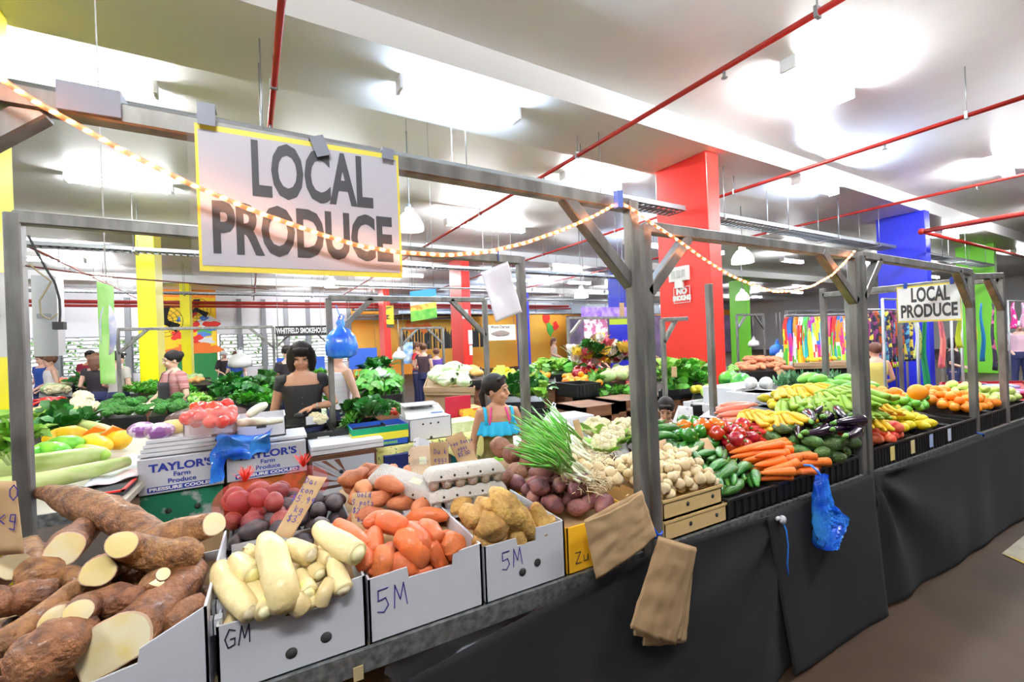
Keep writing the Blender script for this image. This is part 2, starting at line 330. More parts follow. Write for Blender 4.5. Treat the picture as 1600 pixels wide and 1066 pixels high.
# air duct in front of the orange wall
mDuct=mat('duct_steel',(.42,.47,.55),.3,.5)
m=MB(); m.box((wx(600),20.6,3.05),(24,21.6,3.62)); 
for k in range(16): m.box((wx(600)+k*1.3,20.57,3.02),(wx(600)+k*1.3+.05,21.63,3.65))
tag(ob('air_duct',m,mDuct),'long grey-blue sheet metal air duct under the ceiling at the back','duct')
m=MB(); m.box((wx(545),21.75,3.3),(wx(760),22.3,3.55)); m.box((wx(545),21.75,2.85),(wx(720),22.0,2.95)); m.box((wx(545),21.75,3.0),(wx(740),22.0,3.08))
tag(ob('pipe_rack',m,mat('dark_steel',(.07,.07,.08),.5,.4)),'dark rack of pipes above the orange wall, left of the duct','pipe rack')
# right-hand shops far behind
mShop=mat('shop_front',(.16,.15,.22),.5,col2=(.4,.25,.5),scale=1.3)
m=MB(); m.box((17.2,21.9,0),(37,22.1,3.0)); struct('wall_shops',m,mShop)
# sprinkler pipes along y'
mRP=mat('red_pipe',(.34,.015,.01),.35)
def pipe(x,y0,y1,z,r,label,spr=True):
    t=thing('sprinkler_pipe',label,'pipe',(x,y0,z)); L=y1-y0
    m=MB(); m.tube((0,0,0),(0,L,0),r,10); ob('pipe_run',m,mRP,t)
    k=.9
    while k<L:
        m=MB(); m.tube((0,k,r),(0,k,ZT-z if not 3.5<y0+k<4.65 else ZS-z),.006,6); m.box((-.03,k-.012,-r-.01),(.03,k+.012,r+.02)); ob('hanger',m,mGrey,t)
        if spr:
            m=MB(); m.tube((0,k+.7,-r),(0,k+.7,-r-.05),.012,6); m.tube((0,k+.7,-r-.05),(0,k+.7,-r-.058),.025,8); ob('sprinkler_head',m,mGrey,t)
        k+=2.6
zp=3.75
for (u,v,y1,lab) in ((1180,78,22,'red sprinkler pipe crossing the ceiling above the big red pillar'),(1300,250,22,'second red sprinkler pipe, passing right of the big red pillar'),(1400,318,22,'third red sprinkler pipe, passing left of the blue pillar'),(430,110,22,'red sprinkler pipe just above the nearest produce sign'),(330,395,22,'thin red pipe seen above the yellow mural')):
    x,y=bz(u,v,zp)
    if u==330: x,y=-3.6,6
    pipe(x,-2 if u!=330 else 5,y1,zp,.024,lab)
m=MB(); a=bz(1440,362,3.35); 
m.tube((a[0],a[1],3.35),(a[0],-3,3.35),.045,12); m.tube((a[0],a[1],3.35),(a[0]+9,a[1],3.35),.035,12); m.ell((a[0],a[1],3.35),(.06,.06,.06))
tag(ob('sprinkler_main',m,mRP),'thick red main pipe with an elbow in front of the blue pillar','pipe')
m=MB(); m.tube((-12,20.3,3.45),(16,20.3,3.45),.07,10); m.tube((-12,20.1,3.3),(16,20.1,3.3),.05,10); tag(ob('sprinkler_main',m,mRP),'pair of long red pipes running along the back of the hall','pipe')
# cable trays
mTray=mat('tray_steel',(.25,.26,.27),.45,.8)
def tray(y,z,x0,x1,label,w=.3):
    t=thing('cable_tray',label,'cable tray',(x0,y,z)); L=x1-x0; m=MB()
    for s in (-w/2,w/2): m.box((0,s-.006,-.03),(L,s+.006,.03))
    k=0
    while k<L: m.box((k,-w/2,-.03),(k+.03,w/2,-.018)); k+=.1
    ob('ladder',m,mTray,t)
    m=MB()
    for q in (-.08,.02,.07): m.tube((0,q,-.008),(L,q,-.008),.012,6)
    ob('cables',m,mDark,t); k=.4
    while k<L:
        m=MB(); zt=(ZS if 3.55<y<4.61 or 11.39<y<12.51 else ZT)-z
        for s in (-w/2-.02,w/2+.02): m.tube((k,s,-.05),(k,s,zt),.006,6)
        m.box((k-.02,-w/2-.04,-.06),(k+.02,w/2+.04,-.032)); ob('hanger',m,mGrey,t); k+=1.75
tray(4.1,3.29,-9,5.2,'ladder cable tray under the beam, left of the big red pillar'); tray(4.1,3.29,5.65,12.2,'ladder cable tray between the big red and blue pillars'); tray(4.1,3.29,12.8,19.4,'ladder cable tray between the blue and green pillars')
tray(9.7,3.35,-9,14,'middle cable tray crossing behind the nearest produce sign'); tray(16.2,3.35,-9,22,'farthest cable tray running towards the flower stalls')
# fluorescent battens
mLampW=mat('lamp_tube',(.96,.98,1.0),.5,emit=185); mLampB=mat('lamp_tube_cool',(.62,.78,1.0),.5,emit=150)
mLampFar=mat('lamp_tube_far',(.96,.98,1.0),.5,emit=95); mLampFarB=mat('lamp_tube_far_cool',(.62,.78,1.0),.5,emit=95)
def batten(x,y,z,cool,label,L=1.25):
    t=thing('ceiling_light',label,'ceiling light',(x,y,z))
    ob('housing',MB().box((-L/2,-.05,-.03),(L/2,.05,0)),mW,t)
    if z<SLB-.2 and z!=SOF:
        for s in (-.4,.4):
            m=MB(); m.tube((s,0,0),(s,0,SLB-z),.005,5); ob('hanger',m,mGrey,t)
    for s in (-.045,.045):
        m=MB(); m.tube((-L/2+.03,s,-.10),(L/2-.03,s,-.10),.017,8); ob('tube',m,(mLampFarB if cool else mLampFar) if y>7 else (mLampB if cool else mLampW),t)
    for s in (-1,1): m=MB(); m.box((s*(L/2)-.015,-.075,-.125),(s*(L/2)+.015,.075,0)); ob('end_cap',m,mW,t)
def at_px(u,v,z): return bz(u,v,z)
SOF=ZS; SLB=ZT
for (u,v,zz,cool,lab) in ((722,160,SOF,1,'bright bluish ceiling light above the nearest produce sign'),(1280,128,SLB,0,'bright warm ceiling light at the top right'),(1275,292,SOF,1,'bluish ceiling light between the red and blue pillars'),
    (190,288,SLB,0,'ceiling light left of the nearest produce sign'),(782,357,SLB,0,'ceiling light right of the middle red pillar, behind the light rope'),(885,410,SLB,0,'ceiling light above the hanging white sleeve'),
    (1560,262,SLB,0,'ceiling light at the upper right edge'),(110,115,SLB,0,'ceiling light behind the top left corner of the stall frame'),(925,285,SLB,0,'ceiling light just left of the big red pillar')):
    x,y=at_px(u,v,zz-.07)
    if zz==SLB:
        for a,b in ((3.56,4.6),(11.4,12.5)):
            if a-.1<y<b+.1: zz=SOF
    batten(x,y,zz,cool,lab)
k=0
for y in (8.0,14.6,17.2,21.3):
    for x in (-12,-8.4,-4.6,1.2,4.0,8.8,11.5,16,23,29):
        batten(x+(.6 if y>14 else 0),y,SLB-.28,(k*7)%5==0,'white ceiling light in the rows above the rear stalls' if not(k*7)%5==0 else 'bluish ceiling light in the rows above the rear stalls',1.25); tag(bpy.data.objects[-1]) if 0 else None
        k+=1
for x,y in ((-5,-.4),(-.5,-.5),(3.5,-.4),(8,-.4),(13,-.3)): batten(x,y,ZT-.45,0,'white lamp added unseen behind the viewer to brighten the ceiling, far to the side')  # unseen battens added behind the viewer to brighten the near ceiling
for x,y in ((-3.8,1.9),(9.5,.8),(16.5,2),(22,8),(-7,4.1),(16,4.1),(23,4.1),(30,3)): batten(x,y,SOF if 3.5<y<4.6 else SLB,0,'white ceiling light over the front of the hall, far to the side')
# batten rows share a group
for o in list(bpy.data.objects):
    if o.get('category')=='ceiling light' and ('rows above' in o['label'] or 'far to the side' in o['label']): o['group']='ceiling lights: '+o['label']
# big pendant bells
mBell=mat('bell_glass',(1,.98,.95),.4,emit=4.5)
def bell(u,v,d,r,label):
    r_=ray(u,v); p=r_*(d/1.0); x=p.x*math.cos(BROT)+p.y*math.sin(BROT); y=-p.x*math.sin(BROT)+p.y*math.cos(BROT); z=CH+p.z
    t=thing('pendant_lamp',label,'pendant lamp',(x,y,z)); m=MB(); n=16
    prof=[(r,-r*.7),(r*.98,-r*.3),(r*.8,.1*r),(r*.5,.5*r),(.3*r,.6*r),(.28*r,.9*r)]
    m.sweep([(0,0,q[1]) for q in prof],[q[0] for q in prof],n,cap=False); ob('shade',m,mBell,t,thick=.006)
    ob('bulb',MB().ell((0,0,-r*.1),(r*.3,r*.3,r*.4)),mat('bulb',(1,.95,.85),.4,emit=30),t)
    m=MB(); top=(ZT if not(3.5<y<4.65 or 11.3<y<12.6 or 18.8<y<20.1) else ZS)-z; m.tube((0,0,.9*r),(0,0,top),.01,6); m.tube((0,0,.85*r),(0,0,1.2*r),.25*r,10); ob('cord',m,mGrey,t)
bell(640,345,5.6,.17,'white bell pendant lamp just right of the nearest produce sign')
bell(1160,400,9.5,.22,'white bell pendant lamp to the right of the big red pillar')
bell(908,458,11,.17,'white bell pendant lamp above the purple flower banner')
bell(518,442,12,.18,'white bell pendant lamp below the nearest produce sign')
bell(1160,462,13,.18,'lower white bell pendant lamp beside the green pillar')
# meter cabinets on the near yellow pillar
def cabinet(u0,v0,u1,v1,y,label,mt):
    xa,za=bplane(u0,v0,y); xb,zb=bplane(u1,v1,y)
    t=thing('meter_cabinet',label,'cabinet',((xa+xb)/2,y,(za+zb)/2)); w=abs(xb-xa)/2; h=abs(za-zb)/2
    o=ob('body',MB().box((-w,0,-h),(w,.12,h)),mt,t); ob('handle',MB().box((-.03,-.015,-.012),(.03,0,.012)),mGrey,t)
mCab=mat('scuffed_board',(.58,.58,.57),.6,col2=(.7,.7,.69),scale=5)
cabinet(-60,424,33,557,3.40,'scuffed pale board cabinet fixed on the nearest yellow pillar',mCab)
cabinet(48,430,92,556,3.55,'shiny grey steel panel beside the nearest yellow pillar',mat('brushed_steel',(.62,.64,.66),.3,.5))
tag(ob('wall_box',MB().box((-1.68,3.5,2.55),(-1.42,3.64,2.95)),mat('cream_box',(.8,.78,.55),.5)),'cream box high on the nearest yellow pillar','box')
# drum fans on the mural wall and beside the yellow pillar
def fan(u,v,yb,r,label,post=False):
    x,z=bplane(u,v,yb); t=thing('drum_fan',label,'fan',(x,yb,z)); m=MB()
    for q in (1,.75,.5,.25):
        pts=[(math.cos(2*PI*k/24)*r*q,-.1+.1*q*q,math.sin(2*PI*k/24)*r*q) for k in range(25)]; m.sweep(pts,[.008]*25,5,cap=False)
    for k in range(16): m.tube((0,-.1,0),(math.cos(2*PI*k/16)*r,0,math.sin(2*PI*k/16)*r),.005,4)
    ob('guard',m,mDark,t); m=MB(); m.tube((0,-.08,0),(0,.2,0),.09,10); ob('motor',m,mDark,t)
    for k in range(3):
        a=2*PI*k/3; m=MB(); M=Matrix.Rotation(a,4,'Y'); m.add([M@V(p) for p in ((-.06,-.02,.05),(.06,.03,.05),(.14,.03,r*.9),(-.1,-.03,r*.85))],[(0,1,2,3)]); ob('blade',m,mDark,t,thick=.006)
    m=MB(); m.tube((0,.15,0),(-.5,.3,-.05),.03,6); 
    if post: m.tube((-.5,.3,-z),(-.5,.3,.2),.05,8)
    ob('bracket',m,mDark,t)
fan(307,484,22.6,.5,'black wall fan on the yellow mural, right of the farthest yellow pillar')
fan(256,502,15.0,.42,'black fan just right of the second yellow pillar',True)
# hanging garlands etc belong to stalls; rotate the building onto its grid
bpy.context.view_layer.update()
R=Matrix.Rotation(BROT,4,'Z')
for o in list(bpy.data.objects):
    if o not in _before and o.parent is None: o.matrix_world=R@o.matrix_world
# floor marking (world frame)
a=[V((4.25,1.1,.003)),V((4.15,.93,.003)),V((4.6,.6,.003)),V((5.4,.9,.003))]
# ================================================================ STALL FRAMES
mGal=mat('galvanised_tube',(.15,.145,.135),.45,.6,col2=(.27,.265,.25),scale=18,bump=.05,stretch=(1,1,.25))
mGal2=mat('galvanised_angle',(.14,.15,.15),.45,.7,col2=(.33,.34,.34),scale=45,detail=6)
mTape=mat('grey_duct_tape',(.20,.21,.26),.4)
T=.044
def frame(label,parts,w=T):
    """parts: list of (name, a, b)"""
    base=V(parts[0][1]); base.z=0; t=thing('stall_frame',label,'market stall frame',base)
    for n,a,b in parts:
        m=MB(); m.bar(V(a)-base,V(b)-base,w); o=ob(n,m,mGal,t); bv=o.modifiers.new('b','BEVEL'); bv.width=.004
    return t
ZF=2.085
fx=-.78
yF=1.235
f1=frame('front stall frame of grey steel tube carrying the nearest produce sign',[('post',(fx,yF,0),(fx,yF,ZF)),('post',(1.19,yF,0),(1.19,yF,ZF-.02)),('post',(-.765,2.12,0),(-.765,2.12,2.06)),('post',(1.235,2.16,0),(1.235,2.16,2.03)),
  ('beam',(fx,yF-.01,ZF),(1.19,yF+.01,ZF-.035)),('beam',(-.765,2.12,2.045),(1.235,2.16,2.01)),('brace',(fx,yF,1.72),(-.40,yF,ZF-.02)),('brace',(1.19,yF+.01,1.75),(.895,yF+.01,2.05))])
m=MB(); p=ony(130,155,yF-.03)-V(f1.location); m.box((p.x-.04,p.y-.004,p.z-.028),(p.x+.06,p.y+.06,p.z+.03)); ob('tape_wrap',m,mTape,f1)
Z2=1.985
f2=frame('second stall frame of grey steel tube, beside the double post',[('post',(1.26,yF+.01,0),(1.26,yF+.01,Z2)),('post',(2.80,yF,0),(2.80,yF,Z2-.03)),('beam',(1.26,yF+.01,Z2-.01),(2.80,yF,Z2-.03)),('brace',(1.265,yF+.01,1.72),(1.5,yF+.01,Z2-.03)),('brace',(2.47,yF,Z2-.03),(2.80,yF,1.70))])
f3=frame('third stall frame of grey steel tube, carrying the farther produce sign',[('post',(2.87,yF,0),(2.87,yF,1.96)),('post',(4.43,yF,0),(4.43,yF,1.93)),('post',(4.43,2.2,0),(4.43,2.2,1.93)),('post',(2.87,2.2,.8),(2.87,2.2,1.93)),('beam',(2.87,yF,1.96),(4.43,yF,1.93)),('side_rail',(4.43,yF,1.87),(4.43,2.2,1.87)),
  ('brace',(2.87,yF,1.72),(3.08,yF,1.95)),('brace',(4.2,yF,1.93),(4.43,yF,1.68))])
f3b=frame('end stall frame of grey steel tube, right of the farther produce sign',[('post',(5.08,1.24,0),(5.08,1.24,1.93)),('post',(5.08,2.3,0),(5.08,2.3,1.93)),('beam',(4.50,1.24,1.9),(5.08,1.24,1.93)),('side_rail',(5.08,1.24,1.9),(5.08,2.3,1.9)),('brace',(4.8,1.24,1.9),(5.08,1.24,1.66))])
def pxframe(label,u0,u1,y,ztop,extra=(),w=T):
    a=ony(u0,470,y); b=ony(u1,470,y)
    P=[('post',(a.x,y,0),(a.x,y,ztop)),('post',(b.x,y,0),(b.x,y,ztop)),('beam',(a.x,y,ztop),(b.x,y,ztop)),('brace',(a.x,y,ztop-.35),(a.x+.35,y,ztop)),('brace',(b.x-.35,y,ztop),(b.x,y,ztop-.35))]
    return frame(label,P+list(extra),w)
f4=pxframe('stall frame behind the woman in black, holding a blue bag',513,757,3.9,1.97)
pxframe('stall frame in the middle distance left of the second yellow pillar',182,425,8.4,1.95)
pxframe('stall frame beside the black smokehouse sign',430,512,13,2.0)
pxframe('stall frame over the red tomatoes in front of the flower stall',886,1000,6.8,1.95,w=.05)
pxframe('stall frame between the big red pillar and the green pillar',1150,1192,6.6,1.97)
pxframe('stall frame holding the blue and white bags by the dress rack',1228,1345,5.6,1.98)
pxframe('stall frame left of the flower banner, behind the white sleeve',625,690,9,1.9)
pxframe('stall frame in front of the hanging scarves',1404,1470,2.9,1.95)
a=ony(1035,500,3.4)
frame('short steel frame with a bracket in front of the big red pillar',[('post',(a.x,3.4,0),(a.x,3.4,a.z)),('beam',(a.x,3.4,a.z),(a.x+.38,3.4,a.z+.01)),('brace',(a.x,3.4,a.z-.25),(a.x+.2,3.4,a.z))])
# ================================================================ TABLES (front)
mPly=mat('plywood',(.30,.22,.14),.7,col2=(.38,.29,.18),scale=8,stretch=(1,6,1))
ZR=.765
def table(label,x0,x1,y0,y1,z,name='market_table',mt=None,top=None,legs=True,th=.03,rail=True):
    t=thing(name,label,'table',((x0+x1)/2,(y0+y1)/2,0)); hx=(x1-x0)/2; hy=(y1-y0)/2
    ob('tabletop',MB().box((-hx,-hy+.012,z-th),(hx,hy,z)),top or mPly,t)
    if rail:
        m=MB(); m.box((-hx,-hy-.004,z-.055),(hx,-hy+.012,z+.004)); m.box((-hx,-hy,z-.055),(hx,-hy+.04,z-.048)); ob('front_rail',m,mt or mGal2,t)
    if legs:
        for sx in (-1,1):
            for sy in (-1,1):
                m=MB(); m.bar((sx*(hx-.06),sy*(hy-.09),0),(sx*(hx-.06),sy*(hy-.09),z-th),.035); ob('leg',m,mt or mGal2,t)
    return t
table('front stall table under the cassava, daikon and sweet potato boxes',-.74,1.165,1.215,2.08,ZR)
table('second stall table under the garlic boxes and black vegetable crates',1.285,2.775,1.215,2.08,ZR-.005)
table('third stall table under the citrus crates',2.895,4.405,1.215,2.17,ZR-.005)
table('last stall table at the far end of the citrus crates',4.455,5.055,1.215,2.27,ZR-.005)
table('end stall table past the last post, under the green mangoes',5.105,5.6,1.215,2.27,ZR-.005)
# ================================================================ BLACK SKIRT CLOTHS
mCloth=mat('black_cloth',(.004,.004,.005),.9,col2=(.007,.007,.0085),scale=3,bump=.15,bscale=500)
def drape(label,top,bot,y_t,y_b,seed,nu=60,nv=26,fold=.012,pinch=None):
    """top/bot: lists of (x,z) polylines param by u"""
    def ev(P,u):
        s=u*(len(P)-1); i=min(int(s),len(P)-2); f=s-i; return V((P[i][0]*(1-f)+P[i+1][0]*f,0,P[i][1]*(1-f)+P[i+1][1]*f))
    def fn(u,v):
        a=ev(top,u); b=ev(bot,u); p=a.lerp(b,v); y=y_t+(y_b-y_t)*v
        y+= fold*(.25+.75*v)*(noise.noise(V((p.x*3.2+seed,p.z*1.1,seed)))*1.2+.5*math.sin(p.x*9+seed+p.z*3))*min(1,v*3+.2)
        if pinch:
            for (px_,pz_,dirx,dirz,am) in pinch:
                d=V((p.x-px_,0,p.z-pz_)); L=d.length+.001; ang=math.atan2(d.z,d.x); y-= am*math.sin(ang*9)*min(L*3,1)*math.exp(-L*1.6)
        return V((p.x,y,p.z))
    m=MB(); m.grid(fn,nu,nv); o=ob('skirt_cloth',m,mCloth,thick=.003); return tag(o,label,'table cloth')
def wp(u,v,y=1.19):
    p=ony(u,v,y); return (p.x,p.z)
drape('sagging black cloth skirt under the front table, tied at its right corner',[(-.05,.42),wp(640,1062),wp(800,975),wp(930,905),wp(1060,846),wp(1150,822),wp(1222,800)],[(-.1,.02),(.3,.01),(.7,.008),(1.1,.008),(1.55,.01),(1.85,.02),(2.12,.045)],1.19,1.175,2,pinch=[(2.0,.75,0,0,.03)])
drape('middle black cloth skirt with the blue bag hanging in front',[wp(1195,808),wp(1250,780),wp(1300,762),wp(1362,738)],[(1.98,.03),(2.3,.008),(2.6,.006),(2.86,.006)],1.182,1.165,5,nu=36)
drape('far black cloth skirt under the citrus crates',[wp(1362,741),(3.4,.745),(4.3,.75),(5.6,.755)],[(2.87,.03),(3.5,.01),(4.3,.01),(5.62,.008)],1.19,1.18,9,nu=60,pinch=[(2.86,.74,0,0,.04)])
m=MB(); m.grid(lambda u,v:V((5.62+.01*math.sin(v*5),1.21+u*.95,.755-.745*v)),10,10); tag(ob('skirt_cloth',m,mCloth,thick=.003),'black cloth skirt round the far end of the citrus table','table cloth')
# floor bits
m=MB(); P=[onz(1565,866,.0),onz(1600,838,.0),onz(1720,800,0),onz(1720,930,0),onz(1600,882,.0)]
for p in P: p.z=.004
m.add([P[0],P[4],P[3],P[2],P[1]],[(0,1,2,3,4)]); tag(ob('floor_marking',m,mat('worn_concrete_paint',(.42,.38,.30),.6,col2=(.3,.27,.2),scale=9)),kind='structure')
m=MB(); a=P[0].copy(); b=P[4].copy(); d=V((.03,-.05,0)); a.z=b.z=.006; b+= (b-a)*1.5; m.quad(a,a-V((0.02,.07,0)),b-V((0.02,.07,0)),b); tag(ob('floor_line',m,mat('yellow_line',(.55,.38,.03),.6)),kind='structure')
m=MB(); a=onz(1388,908,.0); m.box((a.x-.03,a.y-.05,.001),(a.x+.16,a.y+.01,.03)); tag(ob('small_carton',m,mat('white_card',(.75,.75,.8),.5)),'small red and white carton on the floor under the cloth','carton'); 
ob('red_end',MB().box((a.x-.05,a.y-.05,.001),(a.x-.03,a.y+.01,.03)),mRedS,bpy.data.objects['small_carton'])
# ================================================================ SIGNS
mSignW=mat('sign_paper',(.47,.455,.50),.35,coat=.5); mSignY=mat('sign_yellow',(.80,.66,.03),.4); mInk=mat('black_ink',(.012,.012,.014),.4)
mLam=mat('laminate_film',(.8,.82,.9),.08,alpha=.07,spec=.5)
def produce_sign(label,c,X,w,h,size,bold,ymb,clip=None):
    """c centre, X = direction of reading"""
    t=thing('produce_sign',label,'sign',c); X=V(X).normalized(); Z=V((0,0,1)); N=X.cross(Z) # towards viewer
    M=Matrix((X,-N,Z)).transposed().to_4x4()
    ob('backing_sheet',MB().box((-w/2,-.0012,-h/2),(w/2,.0012,h/2),0,M),mSignY,t)
    ob('paper',MB().box((-w/2+ymb*.45,-.0022,-h/2+ymb),(w/2-ymb*.45,-.0012,h/2-ymb),0,M),mSignW,t)
    e=.012*w/.4
    m=MB(); m.grid(lambda u,v:M@V(((u-.5)*(w+2*e),-.0045-.0035*abs(noise.noise(V((u*4,v*3,1))))-.006*max(0,u-.72)*max(0,v-.55)*8*abs(math.sin(u*26+v*11)),(v-.5)*(h+2*e))),40,28); ob('laminate',m,mLam,t)
    for tx,fw,dz,dx in (('LOCAL',.61,.222,.035),('PRODUCE',.89,-.215,.0)):
        vs,fs=text_mb(tx,1,bold/size); wd=max(v[0] for v in vs)-min(v[0] for v in vs); sz=h*(.385 if tx=='LOCAL' else .345)/.72
        lettering('lettering',tx,t,N*.0026+Z*h*dz+X*w*dx,X,Z,sz,mInk,bold,fw*w/(wd*sz),0.0003)
    return t,M
a=ony(303,184,1.205); b=ony(622,250,1.205); c=ony(310,420,1.205); d=ony(622,437,1.205)
sx=(b.x-a.x); sh=((a.z-c.z)+(b.z-d.z))/2
print('SIGN',a,b,c,d)
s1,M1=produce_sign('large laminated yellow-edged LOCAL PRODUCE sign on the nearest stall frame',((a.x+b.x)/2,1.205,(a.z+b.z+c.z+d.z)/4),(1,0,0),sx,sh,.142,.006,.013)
m=MB()
for (u,v,w,h,rot) in ((322,178,.034,.05,.0),(500,228,.034,.05,-.35),(606,240,.03,.03,.1)):
    p=ony(u,v,1.193)-V(s1.location); M=Matrix.Translation(p)@Matrix.Rotation(rot,4,'Y'); m.box((-w/2,-.001,-h/2),(w/2,.001,h/2),0,M)
    m.box((-w/2,0,h/2-.002),(w/2,.05,h/2),0,M)
ob('tape',m,mTape,s1)
xs=4.39
a=onx(1401,449,xs); b=onx(1501,440,xs); c=onx(1403,506,xs); d=onx(1503,499,xs)
print('SIGN2',a,b,c,d)
s2,M2=produce_sign('smaller white LOCAL PRODUCE sign hanging at the far end of the stalls',(xs,(a.y+b.y)/2,(a.z+c.z+b.z+d.z)/4),(0,-1,0),abs(a.y-b.y),(a.z-c.z+b.z-d.z)/2,abs(a.y-b.y)*.28,.005,.012)
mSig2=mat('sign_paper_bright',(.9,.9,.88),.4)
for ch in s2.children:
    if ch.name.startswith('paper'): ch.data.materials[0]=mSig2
m=MB()
for yy in (.35,-.38): m.box((-.01,yy*abs(a.y-b.y)-.01,(a.z-c.z)/2-.02),(.01,yy*abs(a.y-b.y)+.01,(a.z-c.z)/2+.03))
ob('clip',m,mat('blue_clip',(.02,.06,.4),.4),s2)
# ================================================================ ROPE LIGHT
mRope=mat('rope_light_tube',(.9,.28,.14),.3,alpha=.6); mBulb=mat('rope_bulb',(1,.50,.20),.4,emit=48)
pts=[(-60,95,1.165),(0,122,1.165),(50,156,1.165),(100,184,1.165),(200,240,1.165),(300,289,1.165),(400,331,1.165),(500,366,1.165),(560,384,1.165),(620,394,1.17),(700,399,1.175),(760,394,1.18),(820,380,1.185),(880,359,1.19),(930,337,1.195),(965,317,1.2)]
P1=[ony(*p) for p in pts]
pts=[(968,316),(985,325),(1020,350),(1060,376),(1100,405),(1140,430),(1180,447),(1210,456),(1240,455),(1270,447),(1300,430),(1320,410),(1335,393)]
P2=[ony(u,v,1.195) for u,v in pts]
def resample(P,n):
    L=[0]
    for a,b in zip(P,P[1:]): L.append(L[-1]+(b-a).length)
    out=[];i=0
    for k in range(n):
        s=L[-1]*k/(n-1)
        while i<len(P)-2 and L[i+1]<s: i+=1
        f=(s-L[i])/(L[i+1]-L[i]+1e-9); out.append(P[i].lerp(P[i+1],min(max(f,0),1)))
    return out
def rope(P,nb,label):
    t=thing('rope_light',label,'rope light',P[0]); Q=[p-P[0] for p in resample(P,60)]
    m=MB(); m.sweep(Q,[.0055]*len(Q),8); ob('tube',m,mRope,t)
    B=resample(P,nb)
    for p in B:
        m=MB(); m.ell(p-P[0],(.007,.0035,.0035),8,6); ob('bulb',m,mBulb,t)
rope(P1,62,'glowing orange rope light sagging across the nearest produce sign')
rope(P2,52,'glowing rope light sagging in front of the big red pillar')
m=MB(); p=ony(966,312,1.195); m.box((p.x-.012,p.y-.012,p.z-.03),(p.x+.012,p.y+.01,p.z+.03)); tag(ob('bag_tie',m,mat('blue_plastic_tie',(.12,.2,.7),.4)),'blue plastic tie holding the rope light at the corner','tie')
# hanging black cable loop near the left post and dangling cord
m=MB(); Q=[ony(u,v,2.06) for u,v in ((44,368),(58,395),(75,425),(86,442),(93,468),(94,490),(93,506))]; m.sweep(resample(Q,24),[.0035]*24,6); q=Q[-1]; m.box((q.x-.014,q.y-.014,q.z-.02),(q.x+.014,q.y+.014,q.z+.006)); tag(ob('power_cord',m,mDark),'black power cord hanging beside the left post','cord')
m=MB(); Q=[ony(u,v,2.10) for u,v in ((45,412),(60,425),(80,440),(62,470),(64,492),(78,500),(90,490))]; m.sweep(resample(Q,30),[.0028]*30,6); tag(ob('coiled_cable',m,mat('tan_cable',(.35,.3,.18),.5)),'tan cable looping in front of the grey steel panel','cable')
m=MB(); Q=[ony(30,414,2.12),ony(160,432,2.2),ony(420,452,2.5)]; m.sweep(resample(Q,24),[.003]*24,6); tag(ob('overhead_wire',m,mat('dark_red_wire',(.15,.03,.02),.5)),'thin dark wire strung from the left post towards the back','wire')
# ================================================================ PRODUCE PROTOTYPES
ROOT={}
class Proto:
    """root mesh + part meshes, and bounding spheres for stacking"""
    def __init__(s,name,cat,me,parts=(),sph=None): s.name=name; s.cat=cat; s.me=me; s.parts=parts; s.sph=sph
def make(p,loc,rot,sc,label,group=None,parts=True):
    o=link(p.name,p.me,None,loc,rot,sc); tag(o,label,p.cat,group)
    if parts:
        for n,me in p.parts:
            if isinstance(me,tuple): me,sub=me
            else: sub=()
            c=link(n,me,o)
            for sn,sm in sub: link(sn,sm,c)
    return o
def sph_line(pts,rs): return [(V(p),r) for p,r in zip(pts,rs)]
rnd=random.Random(11)
def lump(name,cat,m,L,R,bend=0,n=12,seg=9,amp=.15,seed=0,prof=None,parts=(),flat=1,freq=None):
    """elongated vegetable along x centred at the origin"""
    pts=[];rs=[]
    for i in range(seg+1):
        u=i/seg; s=prof(u) if prof else math.sin(PI*min(max(u,.03),.97))**.45
        x=(u-.5)*L; pts.append((x,bend*((u-.5)**2*4-.4)*L*.25,0)); rs.append(max(R*s,R*.06))
    mb=MB(); mb.sweep(pts,[(r,r*flat) for r in rs],n,amp,seed,freq=freq or .9/R)
    k=[(pts[i],rs[i]) for i in (seg//8+1,seg//3,seg//2,seg*2//3,seg-1-seg//8)]
    return Proto(name,cat,mb.mesh(name,m),parts,[(V(p),r) for p,r in k])
def ball(name,cat,m,R,sz=1,amp=.05,seed=0,parts=(),n=14,mm=10,freq=20):
    mb=MB(); mb.ell((0,0,0),(R,R,R*sz),n,mm,amp,seed,freq=freq)
    return Proto(name,cat,mb.mesh(name,m),parts,[(V((0,0,0)),R*min(1,sz))])
mCas=mat('cassava_bark',(.085,.026,.008),.6,col2=(.36,.155,.055),scale=34,bump=1.0,bscale=90,var=.18,detail=10,ramp=(.30,.72),coat=.12)
mCasF=mat('cassava_flesh',(.80,.72,.48),.45,col2=(.78,.62,.24),scale=9,detail=3,ramp=(.42,.6),sss=.1)
mCasR=mat('cassava_rim',(.62,.42,.28),.5)
mDai=mat('daikon_skin',(.74,.61,.31),.42,col2=(.48,.33,.11),scale=10,bump=.25,bscale=70,var=.05,detail=8,ramp=(.48,.85),coat=.1)
mDaiG=mat('daikon_shoulder',(.72,.68,.22),.45,col2=(.85,.8,.5),scale=14)
mDaiC=mat('daikon_crown',(.45,.38,.22),.7,col2=(.7,.62,.42),scale=60)
mSwe=mat('sweet_potato_skin',(.74,.155,.035),.5,col2=(.58,.15,.05),scale=16,bump=.3,bscale=90,var=.1,detail=8,coat=.1)
mSwe2=mat('sweet_potato_pale',(.52,.16,.06),.6,col2=(.62,.24,.11),scale=16,bump=.3,bscale=90,var=.1)
mTar=mat('gold_yam_skin',(.60,.36,.10),.6,col2=(.34,.17,.045),scale=26,bump=.7,bscale=80,var=.1,detail=8,ramp=(.42,.7))
mPur=mat('purple_potato_skin',(.15,.04,.055),.55,col2=(.30,.12,.10),scale=22,bump=.4,bscale=90,var=.18,detail=8)
